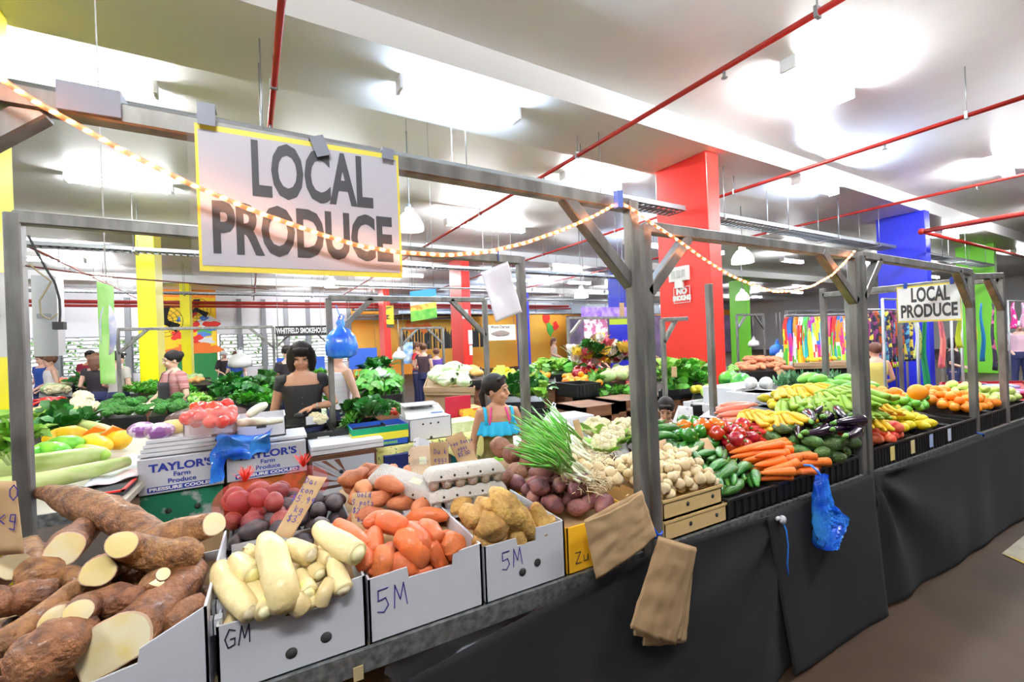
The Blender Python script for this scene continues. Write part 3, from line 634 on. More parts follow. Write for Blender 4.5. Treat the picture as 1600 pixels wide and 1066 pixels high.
mPur2=mat('brown_taro_skin',(.15,.05,.03),.6,col2=(.30,.13,.08),scale=22,bump=.5,bscale=80,var=.15,detail=8)
mBeet=mat('beetroot_skin',(.20,.02,.03),.5,col2=(.34,.06,.05),scale=22,bump=.3,bscale=90,var=.15)
mBlk=mat('dark_potato_skin',(.035,.025,.035),.55,col2=(.09,.06,.06),scale=30,bump=.3,var=.2)
mGar=mat('white_onion_skin',(.74,.60,.36),.45,col2=(.58,.40,.16),scale=40,bump=.15,var=.06,ramp=(.5,.8))
mCuc=mat('cucumber_skin',(.015,.10,.01),.35,col2=(.06,.24,.03),scale=30,bump=.5,bscale=120,var=.2,coat=.2,stretch=(.3,1,1))
mZuc=mat('zucchini_skin',(.12,.40,.03),.35,col2=(.25,.55,.08),scale=30,var=.15,coat=.2)
mCapR=mat('red_capsicum',(.40,.004,.004),.2,var=.2,coat=.6); mCapG=mat('green_capsicum',(.02,.16,.01),.2,col2=(.05,.28,.02),scale=9,var=.2,coat=.7); mCapO=mat('orange_capsicum',(.75,.17,.005),.2,var=.1,coat=.5)
mStem=mat('green_stem',(.12,.30,.04),.5); mDry=mat('dry_stem',(.35,.26,.12),.7)
mChi=mat('red_chilli',(.62,.015,.01),.25,var=.12,coat=.5)
mCar=mat('carrot_skin',(.88,.19,.015),.45,col2=(.80,.15,.015),scale=18,bump=.25,bscale=120,var=.06,stretch=(6,1,1))
mAvo=mat('avocado_skin',(.03,.09,.015),.35,col2=(.09,.20,.03),scale=35,bump=.8,bscale=160,var=.3,coat=.2)
mEgg=mat('eggplant_skin',(.012,.003,.018),.12,var=.3,coat=.8)
mBanY=mat('banana_skin',(.76,.50,.02),.45,col2=(.70,.43,.015),scale=25,var=.08,ramp=(.4,.6)); mBanG=mat('green_banana_skin',(.19,.38,.02),.45,col2=(.30,.46,.04),scale=8,var=.12)
mOra=mat('orange_peel',(.92,.27,.005),.4,bump=.25,bscale=300,var=.08,coat=.15); mLem=mat('lemon_peel',(.80,.56,.005),.38,col2=(.62,.58,.02),scale=14,bump=.2,bscale=260,var=.07,coat=.15); mLim=mat('lime_peel',(.06,.34,.015),.35,col2=(.22,.50,.03),scale=14,bump=.2,bscale=260,var=.2,coat=.3); mPea=mat('peach_skin',(.88,.25,.10),.5,col2=(.75,.06,.03),scale=20,var=.12)
mTom=mat('tomato_skin',(.80,.05,.02),.2,var=.12,coat=.5); mPapG=mat('green_papaya_skin',(.10,.45,.04),.35,col2=(.25,.6,.08),scale=9,var=.15); mPapY=mat('ripe_papaya_skin',(.95,.50,.02),.4,col2=(.90,.62,.05),scale=8,var=.08)
mPapF=mat('papaya_flesh',(.90,.25,.03),.4)
mMar=mat('pale_marrow_skin',(.66,.72,.33),.4,col2=(.46,.60,.17),scale=3,var=.06,stretch=(1,5,5)); mSqu=mat('yellow_squash_skin',(.90,.75,.25),.4,col2=(.85,.62,.15),scale=7)
mMel=mat('watermelon_skin',(.12,.55,.05),.3,col2=(.02,.24,.03),scale=7,coat=.3,stretch=(.5,2,2),ramp=(.45,.6),var=.1); mHon=mat('pale_melon_skin',(.55,.75,.12),.35,col2=(.30,.60,.08),scale=8,var=.1); mAsh=mat('ash_gourd_skin',(.55,.58,.55),.5,col2=(.75,.76,.75),scale=16); mPum=mat('butternut_skin',(.85,.45,.14),.5,col2=(.75,.36,.1),scale=8,var=.08)
mCab=mat('pale_cabbage_leaf',(.66,.78,.46),.5,col2=(.42,.62,.2),scale=7,var=.07,stretch=(1,1,1)); mCau=mat('cauliflower_curd',(.90,.84,.60),.7,col2=(.80,.70,.40),scale=45,bump=1,bscale=90,var=.05); mBro=mat('broccoli_head',(.02,.13,.015),.7,col2=(.06,.24,.03),scale=60,bump=1,bscale=110,var=.15)
mLeaf=mat('leaf_green',(.04,.24,.015),.45,col2=(.12,.42,.03),scale=14,var=.25,coat=.15); mLeafD=mat('leaf_dark',(.012,.10,.012),.45,col2=(.03,.2,.02),scale=14,var=.25,coat=.15); mLeafL=mat('leaf_light',(.25,.55,.06),.45,col2=(.45,.72,.15),scale=14,var=.15)
mStalk=mat('white_stalk',(.82,.90,.66),.4,col2=(.6,.8,.35),scale=10); mRCab=mat('purple_cabbage',(.28,.08,.32),.35,col2=(.75,.6,.78),scale=22,ramp=(.5,.56),coat=.4)
def stemmesh(m,p0,p1,r,r2=None):
    mb=MB(); mb.tube(p0,p1,r,7,r2=r2); return mb.mesh('stem',m)
onion=[]
for s in range(3):
    R=.021+.002*s; mb=MB(); mb.sweep([(0,0,-R*.8),(0,0,-R*.5),(0,0,0),(0,0,R*.45),(0,0,R*.85),(0,0,R*1.25)],[R*.5,R*.9,R*1.05,R*.85,R*.42,R*.12],12,.08,s)
    rt=MB()
    for k in range(6): a=k*1.05; rt.tube((0,0,-R*.8),(math.cos(a)*R*.4,math.sin(a)*R*.4,-R*1.15),.0012,4)
    onion.append(Proto('white_onion','onion',mb.mesh('onion',mGar),[('root_tuft',rt.mesh('root_tuft',mDry))],[(V((0,0,0)),R)]))
cuc=[lump('cucumber','cucumber',mCuc,.19+.02*s,.021+.002*s,bend=.3+.2*s,seed=s,amp=.12,parts=[('stem',stemmesh(mStem,(.09+.01*s,0,0),(.115+.01*s,0,.003),.004))]) for s in range(3)]
zuc=[lump('zucchini','zucchini',mZuc,.18,.018,bend=.2,seed=5,amp=.05,parts=[('stem',stemmesh(mStem,(.085,0,0),(.11,0,0),.006))])]
def capsi(m,s):
    R=.040; mb=MB(); vs=[];fs=[];n=20;h=10
    for i in range(h+1):
        u=i/h; z=(u-.5)*R*2.3; r=R*(.55+.5*math.sin(PI*min(.95,max(.07,u))**.85)) * (1 if i<h else .45)
        if i==0: r=R*.35
        if i==h: z-=R*.28
        for k in range(n):
            a=2*PI*k/n; rr_=r*(1+.17*(abs(math.cos(a*(3+s%2)/2+s))-.6)); vs.append((math.cos(a)*rr_,math.sin(a)*rr_,z))
    for i in range(h):
        for k in range(n): a=i*n+k; b=i*n+(k+1)%n; fs.append((a,b,b+n,a+n))
    fs.append(tuple(range(n-1,-1,-1))); fs.append(tuple(h*n+k for k in range(n))); mb.add(vs,fs,0,True)
    return Proto('capsicum','capsicum',mb.mesh('capsicum',m),[('stem',stemmesh(mStem,(0,0,R*.7),(.006,0,R*1.35),.007,.005))],[(V((0,0,-.012)),R*.92),(V((0,0,.012)),R*.92)])
capR=[capsi(mCapR,0),capsi(mCapR,1)]; capG=[capsi(mCapG,1),capsi(mCapG,2)]; capO=[capsi(mCapO,0)]
chil=[lump('long_red_chilli','chilli',mChi,.17,.014,bend=.5+.3*s,seed=s,amp=.2,seg=8,prof=lambda u:(1-u)**.6*.95+.05,parts=[('stem',stemmesh(mStem,(-.083,0,0),(-.11,.004,0),.004))]) for s in range(3)]
carr=[lump('carrot','carrot',mCar,.17+.02*s,.021,bend=.15,seed=s,amp=.06,prof=lambda u:(.42+.6*math.sin(PI*min(u,.5))**.6 if u>.0 else .3)*(1 if u<.5 else 1)*(.55+.45*u)+.0,parts=[('crown',stemmesh(mStem,(.083+.01*s,0,0),(.092+.01*s,0,0),.008,.006))]) for s in range(2)]
avo=[lump('avocado','avocado',mAvo,.115,.036,seed=s,amp=.06,seg=10,prof=lambda u:.25+.75*math.sin(PI*min(.97,u*.85+.12))**.8 if u>.02 else .3,parts=[('stem_button',stemmesh(mDry,(-.058,0,0),(-.064,0,0),.006))]) for s in range(2)]
eggp=[lump('eggplant','eggplant',mEgg,.20,.038,bend=.25,seed=s,amp=.04,seg=10,prof=lambda u:.35+.65*(u**.8) if u<.75 else math.cos((u-.75)*4*PI/2*.92)**.6,parts=[('calyx',stemmesh(mStem,(-.093,.012,0),(-.128,.02,0),.018,.006))]) for s in range(2)]
orng=[ball('orange','orange',mOra,.037+.002*s,.95,.03,s,parts=[('stem_button',stemmesh(mStem,(0,0,.034+.002*s),(0,0,.0365+.002*s),.004))]) for s in range(2)]
lemn=[lump('lemon','lemon',mLem,.088,.030,seed=s,amp=.05,prof=lambda u:.12+.9*math.sin(PI*min(max(u,.02),.98))**.75) for s in range(2)]
lime=[lump('lime','lime',mLim,.062,.026,seed=s,amp=.04,prof=lambda u:.12+.9*math.sin(PI*min(max(u,.02),.98))**.65) for s in range(2)]
peac=[ball('peach','peach',mPea,.033,.92,.06,s) for s in range(2)]
tomt=[ball('tomato','tomato',mTom,.032,.85,.05,s,parts=[('stem',stemmesh(mStem,(0,0,.024),(0,0,.032),.004))]) for s in range(2)]
swp=[lump('sweet_potato','sweet potato',mSwe,.17,.034,bend=.3*s,seed=s,amp=.25) for s in range(3)]; swp2=[lump('sweet_potato','sweet potato',mSwe2,.16,.036,bend=.4*s,seed=s+4,amp=.3) for s in range(3)]
purp=[lump('purple_potato','potato',mPur,.088+.012*s,.032,bend=.1,seed=s,amp=.22) for s in range(3)]; tarb=[lump('brown_taro','taro',mPur2,.11,.044,seed=s,amp=.25) for s in range(3)]
beet=[ball('red_potato','potato',mBeet,.034,.9,.15,s) for s in range(2)]; dark=[lump('dark_potato','potato',mBlk,.085,.03,seed=s,amp=.15) for s in range(3)]
papG=[lump('green_papaya','papaya',mPapG,.24,.055,seed=s,amp=.08) for s in range(2)]; papY=[lump('ripe_papaya','papaya',mPapY,.22,.06,seed=s,amp=.08,parts=[('stem_scar',stemmesh(mDry,(.105,0,0),(.115,0,0),.012))]) for s in range(2)]
melw=[ball('watermelon','melon',mMel,.115,.9,.02,0)]; melh=[ball('pale_melon','melon',mHon,.085,.92,.03,0)]; ashg=[lump('ash_gourd','gourd',mAsh,.2,.065,seed=1,amp=.05)]; pump=[lump('butternut_pumpkin','pumpkin',mPum,.26,.065,seed=1,amp=.06,prof=lambda u:.55+.4*math.sin(PI*u*.9)**2 if u<.93 else .4)]
def florets(R,n,seed,m):
    rr=random.Random(seed); mb=MB()
    mb.ell((0,0,-R*.1),(R*.8,R*.8,R*.6),10,6)
    for k in range(n):
        th=math.acos(1-rr.random()*1.05); a=k*2.399; c=V((math.sin(th)*math.cos(a),math.sin(th)*math.sin(a),math.cos(th)*.75))*R*.78
        mb.ell(c,[R*rr.uniform(.2,.3)]*3,7,5,.3,k,freq=40)
    return mb
def leafset(mb,n,L,w,seed,z0=-.05,th0=.9,th1=1.4,curl=.4,base=.04,mi=0,seg=4):
    rr=random.Random(seed)
    for k in range(n):
        a=2*PI*k/n+rr.uniform(-.3,.3); th=rr.uniform(th0,th1); l=L*rr.uniform(.75,1.15); pts=[]
        d=V((math.sin(th)*math.cos(a),math.sin(th)*math.sin(a),math.cos(th))); side=V((-math.sin(a),math.cos(a),0)); ph=rr.uniform(0,6)
        vs=[];
        for i in range(seg+1):
            u=i/seg; c=V((math.cos(a)*base,math.sin(a)*base,z0))+d*l*u+V((0,0,-curl*l*u*u)); ww=w*math.sin(PI*min(.98,u*.85+.12))**.7
            up=V((0,0,ww*.35))
            vs+=[c-side*ww+up*(1+.5*math.sin(ph+u*6)),c,c+side*ww+up*(1+.5*math.cos(ph+u*6))]
        fs=[]
        for i in range(seg): o=i*3; fs+=[(o,o+1,o+4,o+3),(o+1,o+2,o+5,o+4)]
        mb.add(vs,fs,mi,True)
    return mb
cauli=[Proto('cauliflower','cauliflower',florets(.085,45,s,0).mesh('curd',mCau),[('leaves',leafset(MB(),9,.11,.04,s,-.05,.8,1.3,-.2,.03).mesh('leaves',mLeafL))],[(V((0,0,0)),.075)]) for s in range(2)]
brocc=[Proto('broccoli','broccoli',florets(.065,50,s+9,0).mesh('head',mBro),[('stalk',stemmesh(mLeafL,(0,0,-.09),(0,0,-.03),.018))],[(V((0,0,0)),.058)]) for s in range(2)]
def cabb(s,m=None,R=.09):
    mb=MB(); mb.ell((0,0,0),(R*1.5,R,R*.9),14,10,.1,s,freq=14)
    l=MB()
    for k in range(7):
        a=k*.9; 
        l.grid(lambda u,v,a=a:V(((u-.4)*R*3.1,math.cos(a+(v-.5)*1.3)*R*(1.06+.08*math.sin(u*9+k))*math.sin(PI*min(.97,max(.1,u*.8+.15)))**.5,math.sin(a+(v-.5)*1.3)*R*(1.0+.08*math.sin(v*7+k))*math.sin(PI*min(.97,max(.1,u*.8+.15)))**.5)),8,5)
    return Proto('wombok_cabbage','cabbage',mb.mesh('cabbage',m or mCab),[('outer_leaves',l.mesh('outer_leaves',mat('cabbage_rib',(.88,.93,.78),.45,col2=(.55,.78,.35),scale=9)))],[(V((-.05,0,0)),R*.85),(V((.05,0,0)),R*.85)])
wom=[cabb(0),cabb(1)]
def bunch(name,cat,n,L,w,seed,m,mst,th0=.1,th1=1.2,R=.07,stalk=True,curl=.35):
    mb=MB(); rr=random.Random(seed)
    for k in range(n):
        a=rr.uniform(0,2*PI); th=rr.uniform(th0,th1); l=L*rr.uniform(.6,1.1); b=V((rr.gauss(0,R*.35),rr.gauss(0,R*.35),-.03)); d=V((math.sin(th)*math.cos(a),math.sin(th)*math.sin(a),math.cos(th))); s=d.cross(V((0,0,1)));  s=s.normalized() if s.length>.01 else V((1,0,0))
        ww=w*rr.uniform(.6,1.2); m0=b+d*l*.45; m1=b+d*l*.8+V((0,0,-curl*l*.25)); e=b+d*l*1.05+V((0,0,-curl*l*.6)); up=V((0,0,ww*.4))
        mb.add([b+d*l*.15,m0-s*ww+up,m0,m0+s*ww+up,m1-s*ww*.9+up,m1,m1+s*ww*.9+up,e],[(0,2,1),(0,3,2),(1,2,5,4),(2,3,6,5),(4,5,7),(5,6,7)],0,True)
    parts=[]
    if stalk:
        st=MB()
        for k in range(8): a=k*.8; st.tube((math.cos(a)*.008,math.sin(a)*.008,-.07),(math.cos(a)*.03,math.sin(a)*.03,.05),.006,5)
        parts=[('stalks',st.mesh('stalks',mst))]
    return Proto(name,cat,mb.mesh(name,m),parts,[(V((0,0,0)),R)])
herb=[bunch('herb_bunch','herbs',70,.12,.014,s,mLeaf,mLeafL,R=.055) for s in range(3)]
kale=[bunch('dark_greens_bunch','leafy greens',34,.2,.035,s,mLeafD,mStalk,R=.08) for s in range(2)]
lett=[bunch('lettuce','leafy greens',34,.13,.04,s+3,mLeafL,mStalk,R=.07) for s in range(2)]
def bok(s):
    mb=MB(); st=MB()
    for k in range(9):
        a=k*.7; r=.02+.012*(k%3)
        st.sweep([(-.09,math.cos(a)*.008,math.sin(a)*.008),(-.05,math.cos(a)*.024,math.sin(a)*.024),(.02,math.cos(a)*r,math.sin(a)*r),(.06,math.cos(a)*r*1.3,math.sin(a)*r*1.3)],[.007,.015,.009,.004],7)
        c=V((.06,math.cos(a)*r*1.3,math.sin(a)*r*1.3)); d=V((1,math.cos(a)*.35,math.sin(a)*.35)); sd=V((0,-math.sin(a),math.cos(a)))*.035
        mb.add([c,c+d*.05-sd,c+d*.05,c+d*.05+sd,c+d*.1-sd*.7,c+d*.11,c+d*.1+sd*.7],[(0,2,1),(0,3,2),(1,2,5,4),(2,3,6,5)],0,True)
    return Proto('bok_choy','bok choy',mb.mesh('leaves',mLeaf),[('stalks',st.mesh('stalks',mStalk))],[(V((-.04,0,0)),.035),(V((.07,0,0)),.045)])
bokc=[bok(0),bok(1)]
def hand(m,s,n=10,name='banana_hand',L=.15):
    """a hand of bananas: each finger is a part"""
    rr=random.Random(s); cr=MB(); cr.sweep([(-.05,0,.02),(0,0,.03),(.05,0,.02)],[.014,.017,.014],8)
    parts=[]
    for k in range(n):
        row=k%2; x=(k/(n-1)-.5)*.17; f=MB(); sp=x*.9
        P=[(x*.6,-.004,.022),(x*.75+sp*.1,-.03-row*.008,.018+row*.012),(x*.9+sp*.3,-.075-row*.008,.0+row*.016),(x+sp*.5,-.115,-.008+row*.016),(x+sp*.55,-.115-(L-.115),.006+row*.018),(x+sp*.56,-L-.012,.012+row*.018)]
        f.sweep(P,[.007,.015,.021,.020,.013,.004],8,0,k); parts.append(('banana',f.mesh('banana',m)))
    return Proto(name,'bananas',cr.mesh('crown',mDry if 0 else m),parts,[(V((-.04,-.07,.0)),.05),(V((.04,-.07,.0)),.05)])
banY=[hand(mBanY,0,8),hand(mBanY,1,7)]; banG=[hand(mBanG,2,8),hand(mBanG,3,7)]
# ================================================================ HEAP (drop items one by one onto a board)
def heap(protos,foot,z,n,label,group,seed=0,sc=1,yaw=(0,PI),pitch=.15,roll=PI,tries=36,mound=.03,parts=True,margin=0,scv=.12,tight=.9,hmax=.10):
    """foot: 4 world (x,y) corners near-left, near-right, far-right, far-left; z=(front,back) board height"""
    rr=random.Random(seed); P=[V((p[0],p[1],0)) for p in foot]; S=[]; out=[]
    for i in range(n):
        best=None; pr=protos[rr.randrange(len(protos))]; s=sc*rr.uniform(1-scv,1+scv)
        for t in range(tries):
            u=rr.uniform(margin,1-margin); v=rr.uniform(margin,1-margin); p=(P[0].lerp(P[1],u)).lerp(P[3].lerp(P[2],u),v); zb=z[0]*(1-v)+z[1]*v
            E=Euler((rr.uniform(-roll,roll),rr.uniform(-pitch,pitch),yaw[0]+rr.uniform(-yaw[1],yaw[1]))).to_matrix()
            ss=[((E@q)*s,r*s) for q,r in pr.sph]; zz=max(zb+r-q.z for q,r in ss)
            for (c,R_) in S:
                for q,r in ss:
                    dx=c.x-(p.x+q.x); dy=c.y-(p.y+q.y); d2=dx*dx+dy*dy; rs=(R_+r)*tight
                    if d2<rs*rs:
                        h=c.z+math.sqrt(rs*rs-d2)-q.z
                        if h>zz: zz=h
            cost=zz-zb-mound*(1-abs(2*u-1)**2)*(1-abs(2*v-1)**2)
            if best is None or cost<best[0]: best=(cost,V((p.x,p.y,zz)),E,ss)
        c,p,E,ss=best
        v=(p.y-P[0].y)/(P[3].y-P[0].y+1e-6)
        if min(ss,key=lambda q:p.z+q[0].z)[0].z+p.z-(z[0]*(1-min(max(v,0),1))+z[1]*min(max(v,0),1))>hmax: continue
        for q,r in ss: S.append((p+q,r))
        out.append(make(pr,p,E.to_euler(),s,label,group,parts))
    return out
# ================================================================ BOXES
mCardW=mat('white_carton',(.58,.59,.63),.6,col2=(.53,.54,.59),scale=2); mCardB=mat('brown_carton',(.42,.27,.13),.75,col2=(.46,.30,.15),scale=3,var=.05); mCardT=mat('tan_carton',(.66,.46,.20),.65); mCardY=mat('yellow_carton',(.95,.50,.02),.5)
mCrate=mat('black_crate',(.010,.010,.011),.4); mPoly=mat('white_polystyrene',(.68,.68,.70),.7); mBlkCarton=mat('black_carton',(.014,.013,.013),.45)
mPen=mat('blue_marker',(.05,.03,.25),.5); mPenK=mat('black_marker',(.02,.015,.04),.5)
def carton(label,x0,x1,y0,y1,z0,z1,mo,mi_=None,name='carton',th=.006,holes=(),notch=None,group=None,cat='box',fronttop=None,floor_=None,slots=True,rz=0):
    """open-topped box. fronttop: list of (u,z) for the front wall's torn/cut top edge"""
    t=thing(name,label,cat,((x0+x1)/2,(y0+y1)/2,z0),rz,group); hx=(x1-x0)/2; hy=(y1-y0)/2; H=z1-z0; mi_=mi_ or mo
    ft=fronttop or [(0,z1),(1,z1)]
    m=MB(); n=len(ft); vo=[];
    for yy in (-hy,-hy+th):
        vo+=[(-hx+2*hx*u,yy,0) for u,_ in ft]+[(-hx+2*hx*u,yy,zt-z0) for u,zt in ft]
    fs=[]
    for i in range(n-1):
        fs.append((i,i+1,n+i+1,n+i)); k=2*n; fs.append((k+i+1,k+i,k+n+i,k+n+i+1)); fs.append((n+i,n+i+1,k+n+i+1,k+n+i))
    fs+=[(0,n,3*n,2*n),(n-1,3*n-1,4*n-1,2*n-1)][:0]
    m.add(vo,fs); m.box((-hx,-hy,0),(-hx+th,hy,ft[0][1]-z0)); m.box((hx-th,-hy,0),(hx,hy,ft[-1][1]-z0)); m.box((-hx,hy-th,0),(hx,hy,H)); m.box((-hx,-hy,0),(hx,hy,th))
    ob('walls',m,mo,t)
    if floor_ is not None:
        m=MB(); zf,zb=floor_; m.add([(-hx+th,-hy+th,zf-z0),(hx-th,-hy+th,zf-z0),(hx-th,hy-th,zb-z0),(-hx+th,hy-th,zb-z0)],[(0,1,2,3)]); ob('liner',m,mi_,t,thick=.004)
    for (u,zz,r) in holes:
        m=MB(); m.sweep([(-hx+2*hx*u,-hy-.0012,zz-z0),(-hx+2*hx*u,-hy+.001,zz-z0)],[r,r],16,round_=(False,False)); ob('hand_hole',m,mDark,t)
    return t
def crate(label,x0,x1,y0,y1,z0,z1,floor_,m_=None,group=None,name='vegetable_crate',ribs=7):
    t=thing(name,label,'crate',((x0+x1)/2,(y0+y1)/2,z0),0,group); hx=(x1-x0)/2; hy=(y1-y0)/2; H=z1-z0; mo=m_ or mCrate
    m=MB(); th=.006; m.box((-hx,-hy,0),(hx,-hy+th,H)); m.box((-hx,hy-th,0),(hx,hy,H)); m.box((-hx,-hy,0),(-hx+th,hy,H)); m.box((hx-th,-hy,0),(hx,hy,H)); m.box((-hx,-hy,0),(hx,hy,.006)); ob('walls',m,mo,t)
    m=MB(); m.box((-hx-.008,-hy-.008,H-.012),(hx+.008,-hy+.004,H)); m.box((-hx-.008,hy-.004,H-.012),(hx+.008,hy+.008,H)); m.box((-hx-.008,-hy,H-.012),(-hx+.004,hy,H)); m.box((hx-.004,-hy,H-.012),(hx+.008,hy,H)); ob('rim',m,mo,t)
    m=MB()
    for k in range(ribs+1): x=-hx+2*hx*k/ribs; m.box((x-.003,-hy-.007,0),(x+.003,-hy,H-.01))
    ob('ribs',m,mo,t)
    m=MB(); zf,zb=floor_; m.add([(-hx+th,-hy+th,zf-z0),(hx-th,-hy+th,zf-z0),(hx-th,hy-th,zb-z0),(-hx+th,hy-th,zb-z0)],[(0,1,2,3)]); ob('liner',m,mo,t,thick=.004)
    return t
# ================================================================ FRONT ROW (table 1)
Z0=ZR+.002
bx1=carton('white cardboard box full of cassava roots at the bottom left',-.66,-.155,1.225,1.70,Z0,.93,mCardW,mCardB,fronttop=[(0,.83),(.25,.84),(.55,.865),(.56,.885),(.75,.90),(.76,.93),(1,.985)],floor_=(.83,.9))
bx2=carton('white cardboard box full of white daikon radishes',-.140,.190,1.225,1.66,Z0,.95,mCardW,mCardB,fronttop=[(0,.93),(.42,.925),(.43,.905),(.68,.905),(.69,.945),(1,.955)],holes=[(.46,.815,.0135),(.70,.826,.0135)],floor_=(.86,.92))
bx3=carton('white cardboard box of orange sweet potatoes marked 5M',.197,.528,1.225,1.62,Z0,.94,mCardW,mCardB,fronttop=[(0,.94),(.32,.945),(.33,.915),(.72,.915),(.73,.95),(1,.955)],floor_=(.86,.92))
bx4=carton('white cardboard box of knobbly golden yams marked 5M',.536,.83,1.225,1.60,Z0,.94,mCardW,mCardB,fronttop=[(0,.94),(.38,.94),(.39,.915),(.62,.915),(.63,.955),(1,.955)],holes=[(.44,.83,.0125),(.63,.845,.0125)],floor_=(.86,.92))
bx5=carton('orange-yellow cardboard box marked Zu, partly covered by the paper bag',.838,1.155,1.225,1.62,Z0,.925,mCardY,mCardB,floor_=(.86,.92))
def fr(b,x,z): return V((x,1.225,z))-V(b.location)
scrawl('marker_writing',['GM'],bx2,fr(bx2,-.098,.875),(1,0,0),(0.08,0,1),.042,.0028,mPenK,cw=.7)
scrawl('marker_writing',['5M'],bx3,fr(bx3,.262,.845),(1,0,.05),(-.05,0,1),.062,.0030,mPen,cw=.75)
scrawl('marker_writing',['5M'],bx4,fr(bx4,.632,.855),(1,0,.05),(-.05,0,1),.055,.0030,mPen,cw=.75)
scrawl('marker_writing',['Zu'],bx5,fr(bx5,.90,.80),(1,0,0),(0,0,1),.036,.003,mPenK,cw=.9)
# box corner slots seen between boxes
for b,x in ((bx1,-.157),(bx2,-.138)):
    m=MB()
    for k in range(7): m.box((x-.008,1.25+k*.055,.90),(x+.008,1.275+k*.055,.935+.01*(k%2)))
    for i,v in enumerate(m.v): m.v[i]=tuple(V(v)-V(b.location))
    ob('corner_tabs',m,mCardW,b)
# ---- cassava, each traced where it lies in the pile
ENDS=[0]
def traced(name,cat,label,pts,m,n=20,amp=.10,seed=0,freq=22,face=None,facem=None,rimm=None,group=None,face2=None,seg=14,flat=1,ymin=1.262):
    """pts (u,v,z,r_px): rebuilt as a swept root lying in its box"""
    W_=[]
    for u,v,z,r in pts:
        p=onz(u,v,z)
        if p.y<ymin: p=ony(u,v,ymin)
        W_.append(p)
    R_=[r*dep(p)/FOC for p,(u,v,z,r) in zip(W_,pts)]
    if face is not None: W_=[W_[0]+(W_[0]-W_[1]).normalized()*R_[0]*1.3]+W_; R_=[R_[0]]+R_
    if face2 is not None: W_.append(W_[-1]+(W_[-1]-W_[-2]).normalized()*R_[-1]*1.3); R_.append(R_[-1])
    L=[0]
    for a,b in zip(W_,W_[1:]): L.append(L[-1]+(b-a).length)
    Q=[];RR=[]
    for k in range(seg+1):
        s=L[-1]*k/seg; i=0
        while i<len(L)-2 and L[i+1]<s: i+=1
        f=(s-L[i])/(L[i+1]-L[i]+1e-9)
        p0=W_[max(i-1,0)];p1=W_[i];p2=W_[i+1];p3=W_[min(i+2,len(W_)-1)]
        q=.5*((2*p1)+(p2-p0)*f+(2*p0-5*p1+4*p2-p3)*f*f+(3*p1-p0-3*p2+p3)*f**3); Q.append(q); RR.append(R_[i]*(1-f)+R_[i+1]*f)
    c=sum(Q,V())/len(Q); t=thing(name,label,cat,c,0,group); Q=[q-c for q in Q]
    mb=MB(); mb.sweep(Q,[(r,r*flat) for r in RR],n,amp,seed,freq=freq,round_=(face is None,face2 is None))
    me=mb.mesh('skin',m); k=0
    for ff,i,wi in ((face,0,1),(face2,-1,-2)):
        if ff is None: continue
        wp_=W_[wi]-c; d0=(W_[i]-W_[wi]).normalized(); tc=(V((0,0,CH))-(wp_+c)).normalized(); nn=(d0*(1-ff)+tc*ff).normalized()
        bm=bmesh.new(); bm.from_mesh(me)
        r=bmesh.ops.bisect_plane(bm,geom=bm.verts[:]+bm.edges[:]+bm.faces[:],plane_co=wp_,plane_no=nn,clear_outer=True)
        ed=[e for e in r['geom_cut'] if isinstance(e,bmesh.types.BMEdge)]
        if ed:
            fr_=bmesh.ops.holes_fill(bm,edges=ed)['faces']
            mf=MB()
            for f in fr_:
                vs=[v.co.copy() for v in f.verts]; cc=sum(vs,V())/len(vs); K=len(vs); d=nn*.0012
                inn=[cc+(v-cc)*.94+d*2 for v in vs]; in2=[cc+(v-cc)*.5+d*3 for v in vs]
                mf.add([v+d for v in vs]+inn,[(q,(q+1)%K,K+(q+1)%K,K+q) for q in range(K)],1); mf.add(inn+in2+[cc+d*3.4],[(q,(q+1)%K,K+(q+1)%K,K+q) for q in range(K)]+[(K+q,K+(q+1)%K,2*K) for q in range(K)],0)
            ob('cut_face',mf,[facem,mCasR],t)
        bm.to_mesh(me); bm.free()
    link('skin',me,t); ENDS[0]=(W_[-1],W_[-2],R_[-1])
    return t
FV=.42
